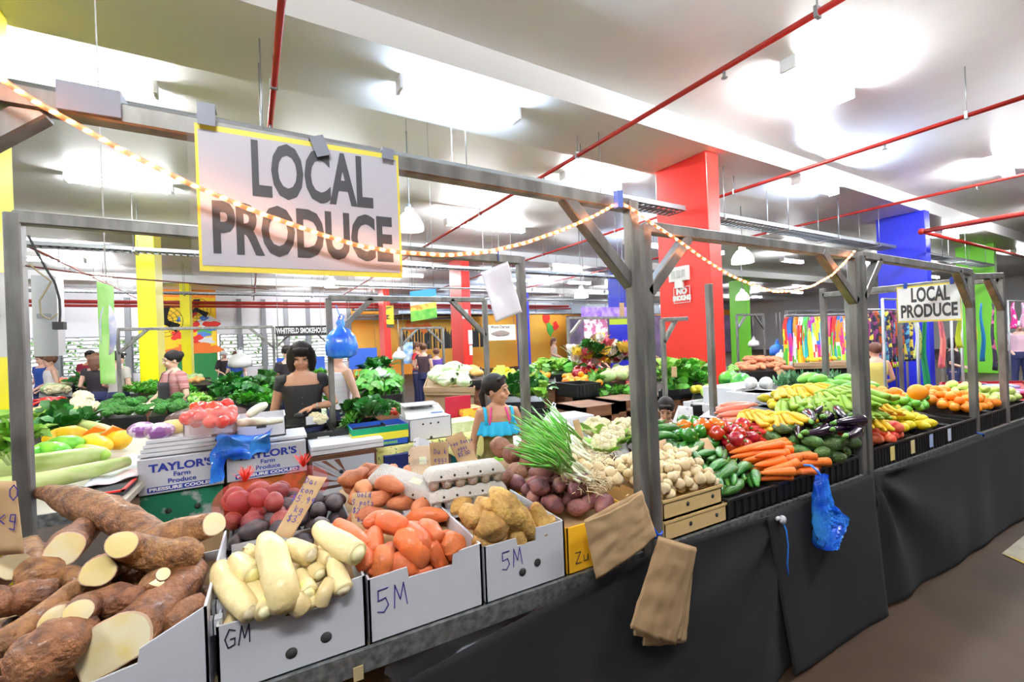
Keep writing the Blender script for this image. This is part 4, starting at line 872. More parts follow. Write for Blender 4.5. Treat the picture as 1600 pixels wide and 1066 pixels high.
CAS=[('longest cassava root, lying across the top of the pile and pointing left',[(57,768,1.10,7),(85,772,1.10,14),(120,784,1.09,23),(165,800,1.075,25),(205,818,1.06,24),(245,842,1.03,20)],None,None),
('cassava root with a rough yellow broken end, at the top right of the pile',[(225,852,1.035,20),(262,838,1.05,23),(300,829,1.06,22),(336,818,1.07,17)],None,FV),
('cassava root with a clean white oval cut, under the longest root',[(190,851,1.10,19),(215,860,1.06,24),(250,870,1.03,27),(285,866,1.03,26),(308,872,1.01,17)],.6,None),
('cassava root with a pale round cut, tucked below the long root on the left',[(101,859,1.06,24),(112,845,1.04,24),(140,822,1.04,18)],.5,None),
('dark upright cassava root with a narrow broken tip, left of the pile',[(47,842,1.06,8),(48,862,1.04,18),(60,885,1.02,29),(66,912,1.0,30)],FV,None),
('cassava root cut half across at the far left edge of the pile',[(20,884,1.05,19),(8,892,1.0,21),(-25,912,.98,22)],.55,None),
('cassava root with a round cream cut in the middle of the pile',[(154,893,1.045,22),(166,893,1.0,24),(200,905,.975,20)],.55,None),
('small stubby cassava root with a yellowish tip, right of the middle',[(255,897,1.02,9),(246,908,1.0,20),(236,925,.985,21)],.4,None),
('cassava root with a small white cut, lying across the middle front',[(122,957,1.01,18),(140,950,.985,25),(180,941,.98,27),(222,935,.985,15)],.6,None),
('large cassava root with the biggest yellow cut face, at the front',[(170,1012,.945,38),(205,990,.95,38),(245,955,.955,34),(280,920,.965,28),(302,890,.975,20)],.62,None),
('thick cassava root at the bottom left corner with a chipped patch',[(42,1052,.955,30),(62,1030,.96,44),(95,1005,.96,42),(135,975,.965,22)],None,None),
('slim long cassava root crossing the left of the pile',[(-10,1015,.97,24),(30,990,.975,22),(75,955,.985,17),(125,920,1.0,16),(170,905,1.0,18)],None,None),
('dark cassava root lying under the upright one at the left',[(5,940,.985,20),(45,933,.99,25),(88,925,.99,20)],None,None),
('cassava root with a pale slanted cut, half hidden in the left middle',[(88,968,.985,20),(110,958,.96,21),(160,935,.945,20)],.6,None),
('brown cassava root behind the biggest cut, against the box side',[(262,985,.935,20),(290,965,.94,26),(322,945,.95,20)],None,None),
('cassava root at the far left edge, above the slim long one',[(-40,955,1.0,22),(-10,940,1.0,24),(10,950,.99,16)],None,None),
('small cassava end poking out at the lower left edge',[(-20,1046,.96,14),(8,1042,.96,11)],None,None),
('short cassava root between the two round cuts',[(103,898,1.0,16),(118,908,.995,19),(140,915,.99,14)],None,None)]
for i,(lab,pts,f,f2) in enumerate(CAS):
    traced('cassava_root','cassava',lab,pts,mCas,22,.16,i,30,f,mCasF,None,None,f2,18)
# hidden supports: smaller roots under the pile
heap([lump('cassava_root','cassava',mCas,.2,.033,bend=.2,seed=s,amp=.2,n=16) for s in range(2)],[(-.62,1.28),(-.2,1.28),(-.2,1.62),(-.62,1.62)],(.84,.90),14,'brown cassava root deep in the pile under the cut ones','cassava roots low in the pile',seed=3,yaw=(0,.6),mound=.06)
# ---- daikon
DAI=[('fat daikon leaning over the front left of its box',[(345,887,.985,13),(350,903,.98,19),(368,930,.965,20),(392,957,.95,17)],0),
('largest daikon standing out in the middle with a flat brown crown',[(415,843,1.045,13),(424,862,1.04,23),(432,890,1.01,23),(440,920,.985,24),(446,945,.965,23)],0),
('daikon half hidden left of the largest one',[(418,880,.985,16),(428,910,.975,19),(440,930,.965,20)],0),
('daikon with a greenish shoulder lying across the top right',[(500,826,1.04,13),(512,838,1.035,17),(533,852,1.025,20),(558,866,1.015,18)],1),
('short thick daikon on its side, right of the largest one',[(455,852,1.02,12),(466,861,1.02,17),(486,868,1.015,16)],0),
('round-ended daikon behind the left one',[(368,875,1.005,13),(380,886,1.0,17),(396,898,.995,17)],1),
('tiny round daikon tip at the back left',[(396,856,1.01,11),(388,866,1.0,13),(382,868,1.0,10)],0),
('small daikon end below the tag',[(490,866,1.0,11),(505,872,.995,13),(517,874,.995,12)],0),
('stubby daikon showing a round brown crown',[(484,880,.98,10),(492,890,.975,13),(499,898,.97,13)],1),
('daikon standing at the right of the box',[(520,876,.985,12),(526,892,.975,14),(536,922,.955,15)],0),
('narrow daikon at the front right of the box',[(516,908,.965,10),(508,925,.955,12),(501,944,.945,11)],0),
('green-tinged daikon in the front middle',[(466,898,.975,12),(472,910,.965,14),(482,928,.955,15)],1),
('yellow-green daikon under the front left one',[(388,905,.965,15),(400,930,.955,17),(415,955,.945,16)],1),
('daikon end sticking out beside the largest one',[(455,925,.96,14),(463,940,.955,17),(474,950,.95,16)],0),
('slender daikon standing near the front notch',[(482,905,.95,9),(484,930,.945,11),(486,948,.94,10)],1)]
for i,(lab,pts,g) in enumerate(DAI):
    t=traced('daikon_radish','radish',lab,pts,mDai,18,.05,i,25,None,None,seg=12,ymin=1.205)
    # crown at the lower end
    p,q,r=ENDS[0]; d=(p-q).normalized(); c=p-V(t.location)
    m=MB(); m.sweep([c+d*r*.10,c+d*r*.42,c+d*r*.50],[r*.72,r*.45,r*.2],14,round_=(False,False)); ob('crown',m,mDaiG if g else mDaiC,t)
    if g: m=MB(); m.sweep([c-d*r*1.1,c-d*r*.5,c+d*r*.08],[r*1.03,r*1.03,r*.92],16,.03,cap=False); ob('green_shoulder',m,mDaiG,t)
heap([lump('daikon_radish','radish',mDai,.18,.026,bend=.1,seed=s,amp=.05,n=14) for s in range(2)],[(-.11,1.29),(.16,1.29),(.16,1.5),(-.11,1.5)],(.87,.90),9,'pale daikon radish lying low in its box','daikon radishes low in the box',seed=5,yaw=(1.2,.5),mound=.02)
# ---- sweet potatoes
SW=[('orange sweet potato lying level at the top of the box',[(572,820,1.02,8),(590,813,1.02,16),(612,818,1.02,18),(630,826,1.015,13)]),
('long orange sweet potato slanting behind the daikon',[(528,818,1.02,9),(545,830,1.015,14),(562,845,1.005,14),(572,853,1.0,10)]),
('small upright orange sweet potato in the second row',[(585,830,1.005,10),(585,845,.995,15),(583,862,.985,12)]),
('plump orange sweet potato standing at the front left',[(600,858,.985,12),(598,875,.975,18),(596,898,.955,17)]),
('orange sweet potato beside the box corner',[(560,855,.985,13),(568,872,.975,17),(573,888,.965,14)]),
('long curved orange sweet potato at the back of the box',[(622,822,1.0,10),(640,830,1.0,15),(660,845,.99,13),(668,860,.98,9)]),
('big orange sweet potato with a cleft, in the centre of the box',[(622,840,.995,14),(640,848,.985,21),(655,868,.97,19),(655,882,.96,12)]),
('tapered orange sweet potato pointing right at the front',[(612,872,.96,14),(625,886,.955,17),(645,888,.95,13),(665,880,.95,4)]),
('small orange sweet potato high at the back right',[(660,818,1.0,8),(672,828,.995,15),(686,842,.985,12)]),
('orange sweet potato hanging over the front right edge',[(672,850,.98,11),(680,865,.97,15),(691,888,.945,11)]),
('round orange sweet potato against the right wall of the box',[(698,840,.985,13),(708,852,.975,20),(713,868,.965,15)]),
('orange sweet potato peeking over the cut front edge',[(645,895,.935,10),(660,893,.935,14),(672,892,.935,11)]),
('orange sweet potato wedged below the corner, at the front left',[(575,895,.94,9),(583,888,.945,12),(590,880,.95,9)])]
for i,(lab,pts) in enumerate(SW): traced('sweet_potato','sweet potato',lab,pts,mSwe,18,.14,i+3,22,seg=12)
heap(swp,[(.24,1.28),(.49,1.28),(.49,1.55),(.24,1.55)],(.87,.93),9,'orange sweet potato low in the front box','sweet potatoes low in the front box',seed=8,sc=.8,mound=.02)
YM=[('golden yam with many knobs, topmost in its box',[(772,768,1.06,8),(782,782,1.05,20),(796,800,1.03,25),(815,815,1.01,19),(836,840,.985,11)]),
('round golden yam at the front of its box',[(745,822,1.01,19),(764,820,1.01,24),(786,826,1.0,18)]),
('golden yam at the left side of its box',[(724,798,1.03,12),(738,806,1.02,18),(750,815,1.01,14)]),
('small golden yam behind the round one',[(745,786,1.04,10),(757,790,1.035,14),(770,796,1.03,11)]),
('upright golden yam near the front notch',[(806,822,.995,13),(808,842,.98,17),(808,860,.965,14)]),
('low golden yam lying at the front left corner',[(744,842,.98,12),(762,850,.975,15),(782,858,.965,9)]),
('pointed golden yam standing on the right',[(836,788,1.03,6),(842,806,1.01,14),(846,828,.99,17),(846,845,.97,12)]),
('short golden yam at the right wall of its box',[(857,810,1.0,10),(862,828,.985,13),(864,844,.97,11)]),
('slim golden yam sloping down to the front edge',[(812,810,.99,9),(825,830,.975,12),(840,850,.955,8)]),
('small golden yam peeking over the front edge',[(820,860,.94,8),(838,856,.94,10),(852,850,.94,7)])]
for i,(lab,pts) in enumerate(YM): traced('golden_yam','yam',lab,pts,mTar,20,.26,i+20,34,seg=12)
heap([lump('golden_yam','yam',mTar,.11,.033,seed=s,amp=.3) for s in range(2)],[(.57,1.28),(.79,1.28),(.79,1.54),(.57,1.54)],(.86,.92),8,'golden yam low in its box','golden yams low in the box',seed=9,mound=.02)
# ---- second row: dark potatoes, red potatoes in net bags, pale sweet potatoes, purple potatoes, brown taro
crate('black crate of dark potatoes behind the daikon',-.15,.20,1.68,2.05,Z0,.93,(.86,.92),name='vegetable_crate')
heap(dark,[(-.12,1.64),(.17,1.60),(.19,1.86),(-.13,1.9)],(.89,.93),34,'dark skinned potato in the heap behind the daikon','dark potatoes behind the daikon',seed=12,mound=.05)
o_=heap(beet,[(-.19,1.72),(.05,1.66),(.07,1.96),(-.17,1.98)],(.95,.97),22,'red potato inside the red net bags behind the dark potatoes','red potatoes in net bags',seed=13,mound=.08,sc=1.05)
mNet=mat('red_net',(.85,.05,.03),.5,alpha=.2)
def netbag(label,c,r,seed):
    t=thing('net_bag',label,'net bag',c); m=MB(); m.ell((0,0,0),r,22,14,.10,seed,freq=9); ob('net',m,mNet,t)
    m=MB(); rr=random.Random(seed)
    for k in range(60):
        a=rr.uniform(0,2*PI); q=rr.uniform(.2,1.1); d=V((math.cos(a)*q,math.sin(a)*q,1)).normalized()*rr.uniform(.5,1.2); s=V((-math.sin(a),math.cos(a),0))*.0025; b=V((0,0,r[2]*.93)); m.quad(b-s,b+s,b+d*.055+s*.6,b+d*.055-s*.6)
    ob('gathered_top',m,mat('red_net_tail',(.9,.08,.05),.5),t)
netbag('red net bag of red potatoes with a knotted top, the left one',(-.105,1.80,1.04),(.10,.10,.07),1); netbag('red net bag of red potatoes with a tufted top, the right one',(.085,1.93,1.03),(.09,.09,.07),2)
carton('low carton of pale orange sweet potatoes behind the tag for gold potatoes',.22,.56,1.66,2.06,Z0,.93,mCardW,mCardB,floor_=(.88,.94))
heap(swp2,[(.22,1.58),(.50,1.62),(.53,1.96),(.23,1.98)],(.93,.97),26,'dusty pale sweet potato in the heap behind the front box','pale sweet potatoes in the second row',seed=15,mound=.06,sc=.85)
carton('low carton of brown taro behind the egg cartons',.70,1.12,1.70,2.06,Z0,.93,mCardB,mCardB,floor_=(.86,.94))
heap(tarb,[(.82,1.66),(1.06,1.62),(1.20,1.98),(.98,2.05)],(.93,.97),14,'big brown taro in the heap left of the spring onions','brown taro behind the purple potatoes',seed=16,mound=.07)
heap(purp,[(.80,1.36),(1.09,1.27),(1.155,1.58),(.86,1.68)],(.90,.93),44,'purple skinned potato in the heap behind the yellow box','purple potatoes behind the yellow box',seed=17,mound=.08,sc=1.0)
# ---- spring onions
t=thing('spring_onion_bunch','big bunch of spring onions with long green tops and white rooted ends','spring onions',onz(905,735,.97)); rr=random.Random(2)
mG1=mat('onion_green',(.06,.36,.02),.35,col2=(.25,.6,.1),scale=9,var=.3,stretch=(1,1,1)); mW1=mat('onion_white',(.88,.92,.70),.35); mRt=mat('onion_root',(.86,.74,.46),.7)
base=V(t.location)
for k in range(85):
    s=rr.uniform(-1,1); w_=rr.uniform(0,1); b=onz(900+rr.uniform(-22,28),728+s*26,.985+.05*w_); tip=onz(830+s*-2+rr.gauss(0,14)+ (20 if k%3==0 else 0),672+s*36+rr.gauss(0,9),1.05+.16*rr.random()+(.05*abs(s))); d=(tip-b); mid=b+d*.38
    wt=MB(); wt.sweep([b-base,b+d*.2-base,mid-base],[.0058,.005,.0045],6); ob('white_stem',wt,mW1,t)
    g=MB(); l2=V((rr.gauss(0,.03),rr.gauss(0,.03),rr.uniform(-.01,.05))); g.sweep([mid-base,b+d*.65-base+l2*.3,tip-base+l2+V((0,0,-.02))],[.0048,.006,.0012],6); g.sweep([mid-base,b+d*.7-base-l2*.6,tip-base-l2*1.2],[.0042,.005,.001],6); ob('green_leaf',g,mG1,t)
m=MB()
for k in range(900):
    b=onz(914+rr.gauss(0,17),728+rr.gauss(0,15),.995+.03*rr.random())-base; d=V((rr.uniform(.1,1),rr.uniform(-1,.6),rr.uniform(-.5,.5))).normalized()*rr.uniform(.02,.05); d2=d+V((rr.gauss(0,.008),rr.gauss(0,.008),-.012)); m.sweep([b,b+d*.6,b+d2],[.0014,.0012,.0009],3,cap=False)
o=ob('roots',m,mRt,t); o['kind']='stuff'
# small onions / garlic
for k,(x0,x1,z0,z1) in enumerate(((1.29,1.655,Z0,.845),(1.29,1.635,.847,.925))):
    c_=carton('tan cardboard tray under the white onions, '+('the lower of two' if k==0 else 'the upper of two'),x0,x1,1.225+.004*k,1.62,z0,z1,mCardT,mCardT,holes=[(.4,(z0+z1)/2,.009),(.83,(z0+z1)/2,.009)],name='carton_tray',floor_=(z1-.03,z1-.01) if k else None)
    m=MB(); hx=(x1-x0)/2; m.box((-hx-.002,-.2005+.004*k*0,z1-z0-.01),(hx+.002,-.19,z1-z0)); ob('folded_edge',m,mCardT,c_)
heap(onion,[(1.31,1.245),(1.62,1.245),(1.74,1.55),(1.30,1.56)],(.905,.94),150,'small white onion in the heap on the tan trays','white onions on the tan trays',seed=20,mound=.06,sc=1.0)
heap(onion,[(.99,1.60),(1.165,1.30),(1.165,1.60),(1.08,1.72)],(.965,.985),34,'small white onion between the double post and the spring onions','white onions left of the double post',seed=21,mound=.04)
heap(cauli,[(1.36,1.72),(1.6,1.66),(1.75,1.9),(1.5,2.0)],(.96,.99),4,'pale cauliflower beside the spring onions','cauliflowers beside the spring onions',seed=22,mound=.05,pitch=.1,roll=.2,sc=.9)
# ---- black crates on table 2
crate('black plastic crate of cucumbers',1.665,2.015,1.225,1.62,Z0,.855,(.82,.90)); crate('black plastic crate of carrots',2.027,2.345,1.225,1.62,Z0,.86,(.83,.90)); crate('black plastic crate of avocados',2.357,2.745,1.225,1.62,Z0,.87,(.83,.90))
crate('back crate under the green capsicums',1.76,2.10,1.66,2.05,Z0,.90,(.86,.95)); crate('back crate under the red capsicums and chillies',2.12,2.44,1.66,2.05,Z0,.90,(.86,.95)); crate('back crate under the eggplants',2.46,2.765,1.66,2.05,Z0,.90,(.86,.95))
heap(cuc+zuc,[(1.67,1.24),(2.0,1.24),(2.04,1.66),(1.72,1.66)],(.845,.93),44,'dark green cucumber in the crate right of the white onions','cucumbers right of the white onions',seed=23,yaw=(.6,.5),mound=.06,sc=.85)
heap(cuc,[(1.70,1.68),(1.86,1.66),(1.95,1.9),(1.78,1.92)],(.94,.96),14,'long green cucumber behind the brown paper, in the back crate','long cucumbers in the back crate',seed=24,yaw=(-.3,.3),mound=.04,sc=1)
heap(capG,[(1.92,1.62),(2.12,1.62),(2.30,1.9),(2.10,1.95)],(.91,.95),20,'glossy green capsicum in the back crate','green capsicums in the back crate',seed=25,mound=.05,pitch=1.2)
heap(capO,[(2.0,1.62),(2.2,1.60),(2.25,1.75),(2.05,1.8)],(.99,1.0),3,'orange capsicum on top of the green ones','orange capsicums among the green ones',seed=26,pitch=1.2)
heap(capR,[(2.06,1.46),(2.24,1.44),(2.40,1.64),(2.16,1.72)],(.91,.95),22,'glossy red capsicum behind the carrots','red capsicums behind the carrots',seed=27,mound=.03,pitch=1.2,sc=.9)
heap(chil,[(2.26,1.48),(2.46,1.38),(2.66,1.62),(2.42,1.78)],(.93,.98),60,'long red chilli in the heap between capsicums and avocados','red chillies behind the carrots',seed=28,yaw=(-.7,.4),mound=.06,sc=1.0)
heap(carr,[(2.03,1.235),(2.32,1.235),(2.36,1.42),(2.06,1.44)],(.85,.90),38,'orange carrot laid pointing left in the black crate','carrots in the black crate',seed=29,yaw=(-.35,.22),mound=.05,sc=1.0,pitch=.1)
heap(avo,[(2.37,1.24),(2.74,1.24),(2.76,1.50),(2.34,1.50)],(.86,.95),80,'dark green avocado in the crate beside the right double post','avocados in the front crate',seed=30,mound=.07,sc=.92)
heap(eggp,[tuple(onz(*q,1.0)[:2]) for q in ((1246,680),(1338,684),(1342,664),(1262,660))],(.985,1.01),20,'glossy black eggplant behind the avocados','eggplants behind the avocados',seed=31,yaw=(.2,.5),mound=.06,sc=.95)
# pink bagged carrots behind
heap([lump('pink_bagged_carrot','carrot',mat('pink_plastic_carrot',(.95,.35,.25),.3,coat=.6),.2,.02,seed=1,amp=.1)],[(2.40,1.72),(2.6,1.66),(2.72,1.86),(2.5,1.94)],(1.0,1.02),14,'pinkish carrot in clear plastic behind the capsicums','bagged carrots behind the capsicums',seed=32,yaw=(-.6,.2),mound=.05)
# bananas, on a raised white counter behind
mShelf=mat('white_counter',(.8,.8,.8),.5)
def counter(label,x0,x1,y0,y1,z,m_,rz=0,name='display_counter',skirt=True):
    t=thing(name,label,'counter',((x0+x1)/2,(y0+y1)/2,0),rz); hx=(x1-x0)/2; hy=(y1-y0)/2
    ob('top',MB().box((-hx,-hy,z-.035),(hx,hy,z)),m_,t); ob('front_panel',MB().box((-hx+.02,-hy+.03,.08),(hx-.02,-hy+.05,z-.035)),m_,t)
    for s in (-1,1): ob('side_panel',MB().box((s*(hx-.02)-.01,-hy+.03,0),(s*(hx-.02)+.01,hy-.02,z-.035)),m_,t)
    return t
counter('raised white counter under the bananas and papayas',2.95,4.6,1.80,2.19,.93,mShelf) if 0 else None
crate('crate under the bananas, behind the eggplants',2.92,3.24,1.68,2.12,Z0,.96,(.95,.99),name='fruit_crate'); crate('crate under the green bananas, further right',3.26,3.80,1.76,2.14,Z0,.98,(.97,1.01),name='fruit_crate'); crate('crate under the papayas at the back',3.82,4.38,1.76,2.14,Z0,.98,(.97,1.02),name='fruit_crate')
def bhands(P,spots,label,group,s=1):
    rr=random.Random(len(spots)); 
    for i,(u,v,z) in enumerate(spots):
        p=onz(u,v,z); make(P[i%2],p,(rr.uniform(.1,.5),rr.uniform(-.25,.25),-.35+rr.uniform(-.5,.4)),s*rr.uniform(.9,1.1),label,group)
bhands(banY,[(1166,648,1.06),(1184,650,1.06),(1203,652,1.06),(1222,653,1.06)],'hand of yellow bananas just behind the eggplants','yellow bananas in the front row',.85)
bhands(banG,[(1228,632,1.10),(1250,628,1.11),(1272,630,1.11),(1295,632,1.11),(1315,628,1.11),(1330,634,1.1)],'hand of green bananas in the middle row of bananas','green bananas in the middle row',1.0)
bhands(banY,[(1228,612,1.16),(1246,610,1.17),(1262,608,1.17)],'hand of yellow bananas in the rear row, by the pineapple tops','yellow bananas in the rear row',.95)
bhands(banG,[(1286,618,1.15),(1302,612,1.16),(1320,620,1.15),(1335,618,1.14)],'pale green hand of bananas in the rear row near the double post','green bananas in the rear row',1.0)
bhands(banY,[(1348,648,1.05),(1360,630,1.08)],'hand of yellow bananas seen between the double posts','yellow bananas between the posts',.9)
heap(papG,[(3.95,1.98),(4.35,1.8),(4.5,2.0),(4.1,2.2)],(1.02,1.04),14,'green papaya in the row behind the bananas','green papayas behind the bananas',seed=35,yaw=(-.3,.3),mound=.03,sc=.85)
# ---- citrus on table 3: black cartons along the front
X3=[2.90,3.16,3.42,3.68,3.96,4.24]
labs=['black carton of peaches with a yellow label, nearest the double post','black carton of peaches with a white tag, second from the post','black carton with a blue label, third from the post','black carton of lemons, fourth from the post','black carton of lemons, fifth from the post','black carton before the last post']
for i,x in enumerate(X3):
    x1=(X3+[4.405])[i+1]-.01; t=crate(labs[i],x,min(x1,4.4),1.225,1.60,Z0,.885,(.83,.90),mBlkCarton,name='black_carton')
    w_=.05; c=[mat('label_yellow',(.75,.6,.2),.5),mat('label_yellow2',(.7,.6,.3),.5),mat('label_blue',(.35,.45,.7),.5),mat('label_pale',(.6,.65,.8),.5)][i%4]
    if i<4: m=MB(); m.box(((x1-x)/2-w_-.005,-.1975,.02),((x1-x)/2-.004,-.1955,.1)); ob('label_panel',m,c,t)
for i,(x,x1) in enumerate(((4.46,4.74),(4.75,5.045),(5.115,5.36),(5.37,5.59))): crate(['black carton of oranges just past the last post','second black carton past the last post','third black carton past the last post','last black carton at the end of the stall'][i],x,x1,1.235,1.7,Z0,.885,(.84,.92),mBlkCarton,name='black_carton')
heap(peac,[(2.92,1.25),(3.38,1.25),(3.40,1.45),(2.94,1.45)],(.86,.90),46,'pinkish peach in the cartons at the foot of the citrus display','peaches at the foot of the citrus display',seed=40,mound=.02)
heap(lemn,[(2.96,1.42),(3.75,1.235),(3.95,1.42),(3.0,1.62)],(.88,.93),110,'yellow lemon in the front band of the citrus display','lemons in the citrus display',seed=41,mound=.06,sc=1.0)
heap(lime,[(3.35,1.56),(4.05,1.32),(4.25,1.44),(3.3,1.74)],(.95,.98),60,'dark green lime in the band between lemons and oranges','limes in the citrus display',seed=42,mound=.05,sc=1.05)
heap(orng,[(3.3,1.78),(4.38,1.30),(4.40,1.78),(3.5,2.12)],(.96,1.03),130,'orange in the big heap at the back of the citrus display','oranges in the citrus display',seed=43,mound=.09,sc=1.0)
heap(lemn,[(3.0,1.70),(3.3,1.66),(3.6,1.98),(3.15,2.02)],(.97,1.02),40,'yellow lemon in the heap behind the double post','lemons behind the double post',seed=44,mound=.06)
heap(orng,[(4.47,1.26),(5.0,1.26),(5.0,1.66),(4.47,1.66)],(.89,.95),70,'pale orange in the cartons past the last post','oranges past the last post',seed=45,mound=.05,sc=.9)
heap([lump('green_mango','mango',mat('mango_green',(.6,.75,.2),.4,var=.1),.12,.035,seed=3)],[(5.13,1.28),(5.55,1.28),(5.55,1.66),(5.13,1.66)],(.89,.95),30,'yellow-green mango in the last cartons of the stall','mangoes in the last cartons',seed=46,mound=.04,yaw=(0,.3))
o=make(ball('grapefruit','grapefruit',mOra,.055,.95,.03,1),onz(1434,613,1.12),(0,0,0),1,'largest orange fruit on top of the citrus display')
o=None
# side boards between fruit sections
m=MB(); a=onz(1358,638,1.0); b=onz(1400,650,.97); m.box((a.x,a.y-.01,.93),(b.x+.1,a.y,.99)); 
# ================================================================ STALLS FURTHER BACK
mBrownW=mat('brown_timber',(.16,.065,.03),.5,col2=(.24,.11,.05),scale=6,stretch=(1,1,8)); mBlkCl=mCloth; mRedP=mat('crimson_board',(.55,.01,.04),.45); mPaleW=mat('pale_timber',(.45,.30,.17),.6)
def poly_prism(mb,P,z0,z1,mi=0):
    n=len(P); mb.add([(p.x,p.y,z0) for p in P]+[(p.x,p.y,z1) for p in P],[tuple(range(n-1,-1,-1)),tuple(range(n,2*n))]+[(i,(i+1)%n,n+(i+1)%n,n+i) for i in range(n)],mi)
def stand(label,F,z,body,trim=None,grow=.99,name='display_stand',ztop=None):
    c=sum(F,V())/4; c.z=0; t=thing(name,label,'stand',c); P=[(p-c)*grow for p in F]
    m=MB(); poly_prism(m,P,z-.10,z-.012); 
    ob('tray_board',m,trim or mCrate,t)
    m=MB(); poly_prism(m,[p*.96 for p in P],.04,z-.10); ob('body',m,body,t)
    m=MB(); 
    for a,b in zip(P,P[1:]+P[:1]): a=a.copy();b=b.copy(); a.z=b.z=z-.02; m.bar(a,b,.02,.07)
    ob('edge_rail',m,trim or mCrate,t)
    return t
def ph(protos,px,z,n,label,group,std=None,body=None,trim=None,zb=None,**k):
    F=[onz(u,v,z if i<2 else (zb or z)) for i,(u,v) in enumerate(px)]
    for p in F: p.z=0
    if std: stand(std,F,min(z,zb or z)-.01,body or mBrownW,trim)
    k.setdefault('hmax',.14); k.setdefault('tries',14)
    return heap(protos,[(p.x,p.y) for p in F],(z,zb or z),n,label,group,parts=k.pop('parts',False),**k)
# A: the table of marrows and papayas at the left
tA=table('table of marrows, papayas and greens behind the cassava at the left',-1.52,-.66,2.75,4.9,.86,top=mat('pale_board',(.55,.5,.42),.7))
MAR=[('long pale green marrow lying nearest, at the left behind the cassava','marrow',[(-40,762,.95,11),(60,752,.95,14),(130,738,.95,13),(200,721,.95,8)],mMar),
('second long pale marrow, just behind the nearest one','marrow',[(-50,738,.97,17),(40,728,.97,17),(110,718,.97,16),(160,708,.97,10)],mMar),
('yellow-green gourd at the far left edge behind the marrows','gourd',[(-20,712,.97,8),(10,711,.97,10),(34,714,.97,5)],mHon),
('green papaya, the left one behind the marrows','papaya',[(50,712,.97,8),(68,704,.98,14),(95,705,.98,12),(104,708,.97,6)],mPapG),
('green papaya, the right one behind the marrows','papaya',[(78,696,.99,8),(95,694,1.0,13),(115,693,1.0,13),(128,692,.99,6)],mPapG),
('ripe yellow papaya lying on the green ones','papaya',[(72,688,1.02,7),(90,682,1.03,13),(115,680,1.03,15),(136,680,1.02,8)],mPapY),
('small ripe papaya beside the cut one','papaya',[(132,690,.98,8),(145,691,.98,14),(160,696,.97,13),(168,698,.97,7)],mPapY),
('yellowish papaya with a green end, behind the marrow tips','papaya',[(125,702,.96,8),(140,705,.96,10),(158,710,.96,11),(166,712,.96,6)],mHon),
('round ripe papaya showing its stem scar, right of the others','papaya',[(166,690,.97,9),(178,688,.98,15),(192,688,.98,15),(200,690,.97,8)],mPapY),
('big yellow squash at the back of the left table','squash',[(50,644,1.0,6),(70,643,1.0,9),(100,642,1.0,9),(121,644,1.0,6)],mSqu),
('long whitish marrow slanting behind the papayas','marrow',[(92,655,1.0,7),(125,664,.99,9),(160,672,.98,9),(188,682,.97,7)],mMar)]
for i,(lab,cat,pts,m_) in enumerate(MAR): traced('marrow' if cat in('marrow','gourd','squash') else 'papaya',cat,lab,pts,m_,16,.04,i,8,ymin=0,seg=10)
for i,(u,v) in enumerate(((148,678),(177,678))):
    p=onz(u,v,1.03); m=MB(); m.add([(-.07,0,0),(.07,.02,.01),(.0,-.01,.05),(-.05,.05,0),(.06,.07,.01),(0,.05,.055)],[(0,1,2),(5,4,3),(0,2,5,3),(2,1,4,5),(1,0,3,4)]); tag(ob('cut_papaya_wedge',m,mPapF,loc=p,rot=(0,0,.3*i)),'orange cut wedge of papaya, the '+('left' if i==0 else 'right')+' one on top of the papayas','papaya')
rr=random.Random(4)
for i,(u,v,z) in enumerate(((75,668,.97),(90,660,1.0),(105,670,.97),(120,672,.95),(54,690,.97),(50,700,.95),(58,680,1.0),(60,672,.98))): make(kale[i%2] if i<4 else lett[i%2],onz(u,v,z) if i<4 else ony(u-45,v,3.25),(rr.uniform(-.3,.3),rr.uniform(-.3,.3),rr.uniform(0,6)),1.35,'bunch of leafy greens on the left table, '+('right of' if i<4 else 'left of')+' the front post','greens on the left table '+('right of' if i<4 else 'left of')+' the post')
m=MB(); c=[onz(125,765,.90),onz(215,745,.90),onz(235,708,.90),onz(190,712,.90)]; m.grid(lambda a,b:(c[0].lerp(c[1],a)).lerp(c[3].lerp(c[2],a),b)+V((0,0,.008*math.sin(a*9+b*5))),12,8)
tag(ob('newspaper',m,mat('newsprint',(.72,.74,.80),.6,col2=(.80,.45,.42),scale=5,ramp=(.5,.62)),thick=.002),'crumpled printed paper sheets on the corner of the left table','newspaper')
m=MB(); a=onz(150,762,.9); m.box((a.x-.12,a.y-.10,.862),(a.x+.13,a.y+.12,.885)); o=ob('electronic_tray',m,mDark); tag(o,'black flat tray with a red edge under the crumpled paper','tray'); m=MB(); m.box((a.x-.125,a.y-.105,.885),(a.x+.135,a.y-.09,.893)); m.box((a.x+.12,a.y-.105,.885),(a.x+.135,a.y+.12,.893)); ob('red_edge',m,mRedS,o)
# B: stacked produce cartons
def pack(label,u0,u1,y,z0,z1,dep_,mo,lid=None,name='produce_carton',x=None):
    a=ony(u0,730,y).x; b=ony(u1,730,y).x; t=thing(name,label,'box',((a+b)/2,y+dep_/2,z0)); hx=(b-a)/2-.003; hy=dep_/2; H=z1-z0
    o=ob('carton_body',MB().box((-hx,-hy,0),(hx,hy,H)),mo,t); bv=o.modifiers.new('b','BEVEL'); bv.width=.004
    if lid: m=MB(); m.box((-hx-.003,-hy-.003,H-.03),(hx+.003,hy+.003,H+.002)); ob('lid',m,lid,t)
    return t,hx,hy,H
mInkB=mat('navy_ink',(.02,.04,.32),.5); mGrnC=mat('green_print_carton',(.01,.16,.08),.5,col2=(.35,.38,.36),scale=5,ramp=(.52,.56)); mOrgC=mat('orange_print_carton',(.48,.12,.02),.5,col2=(.04,.12,.01),scale=4,ramp=(.52,.56))
YT=3.15
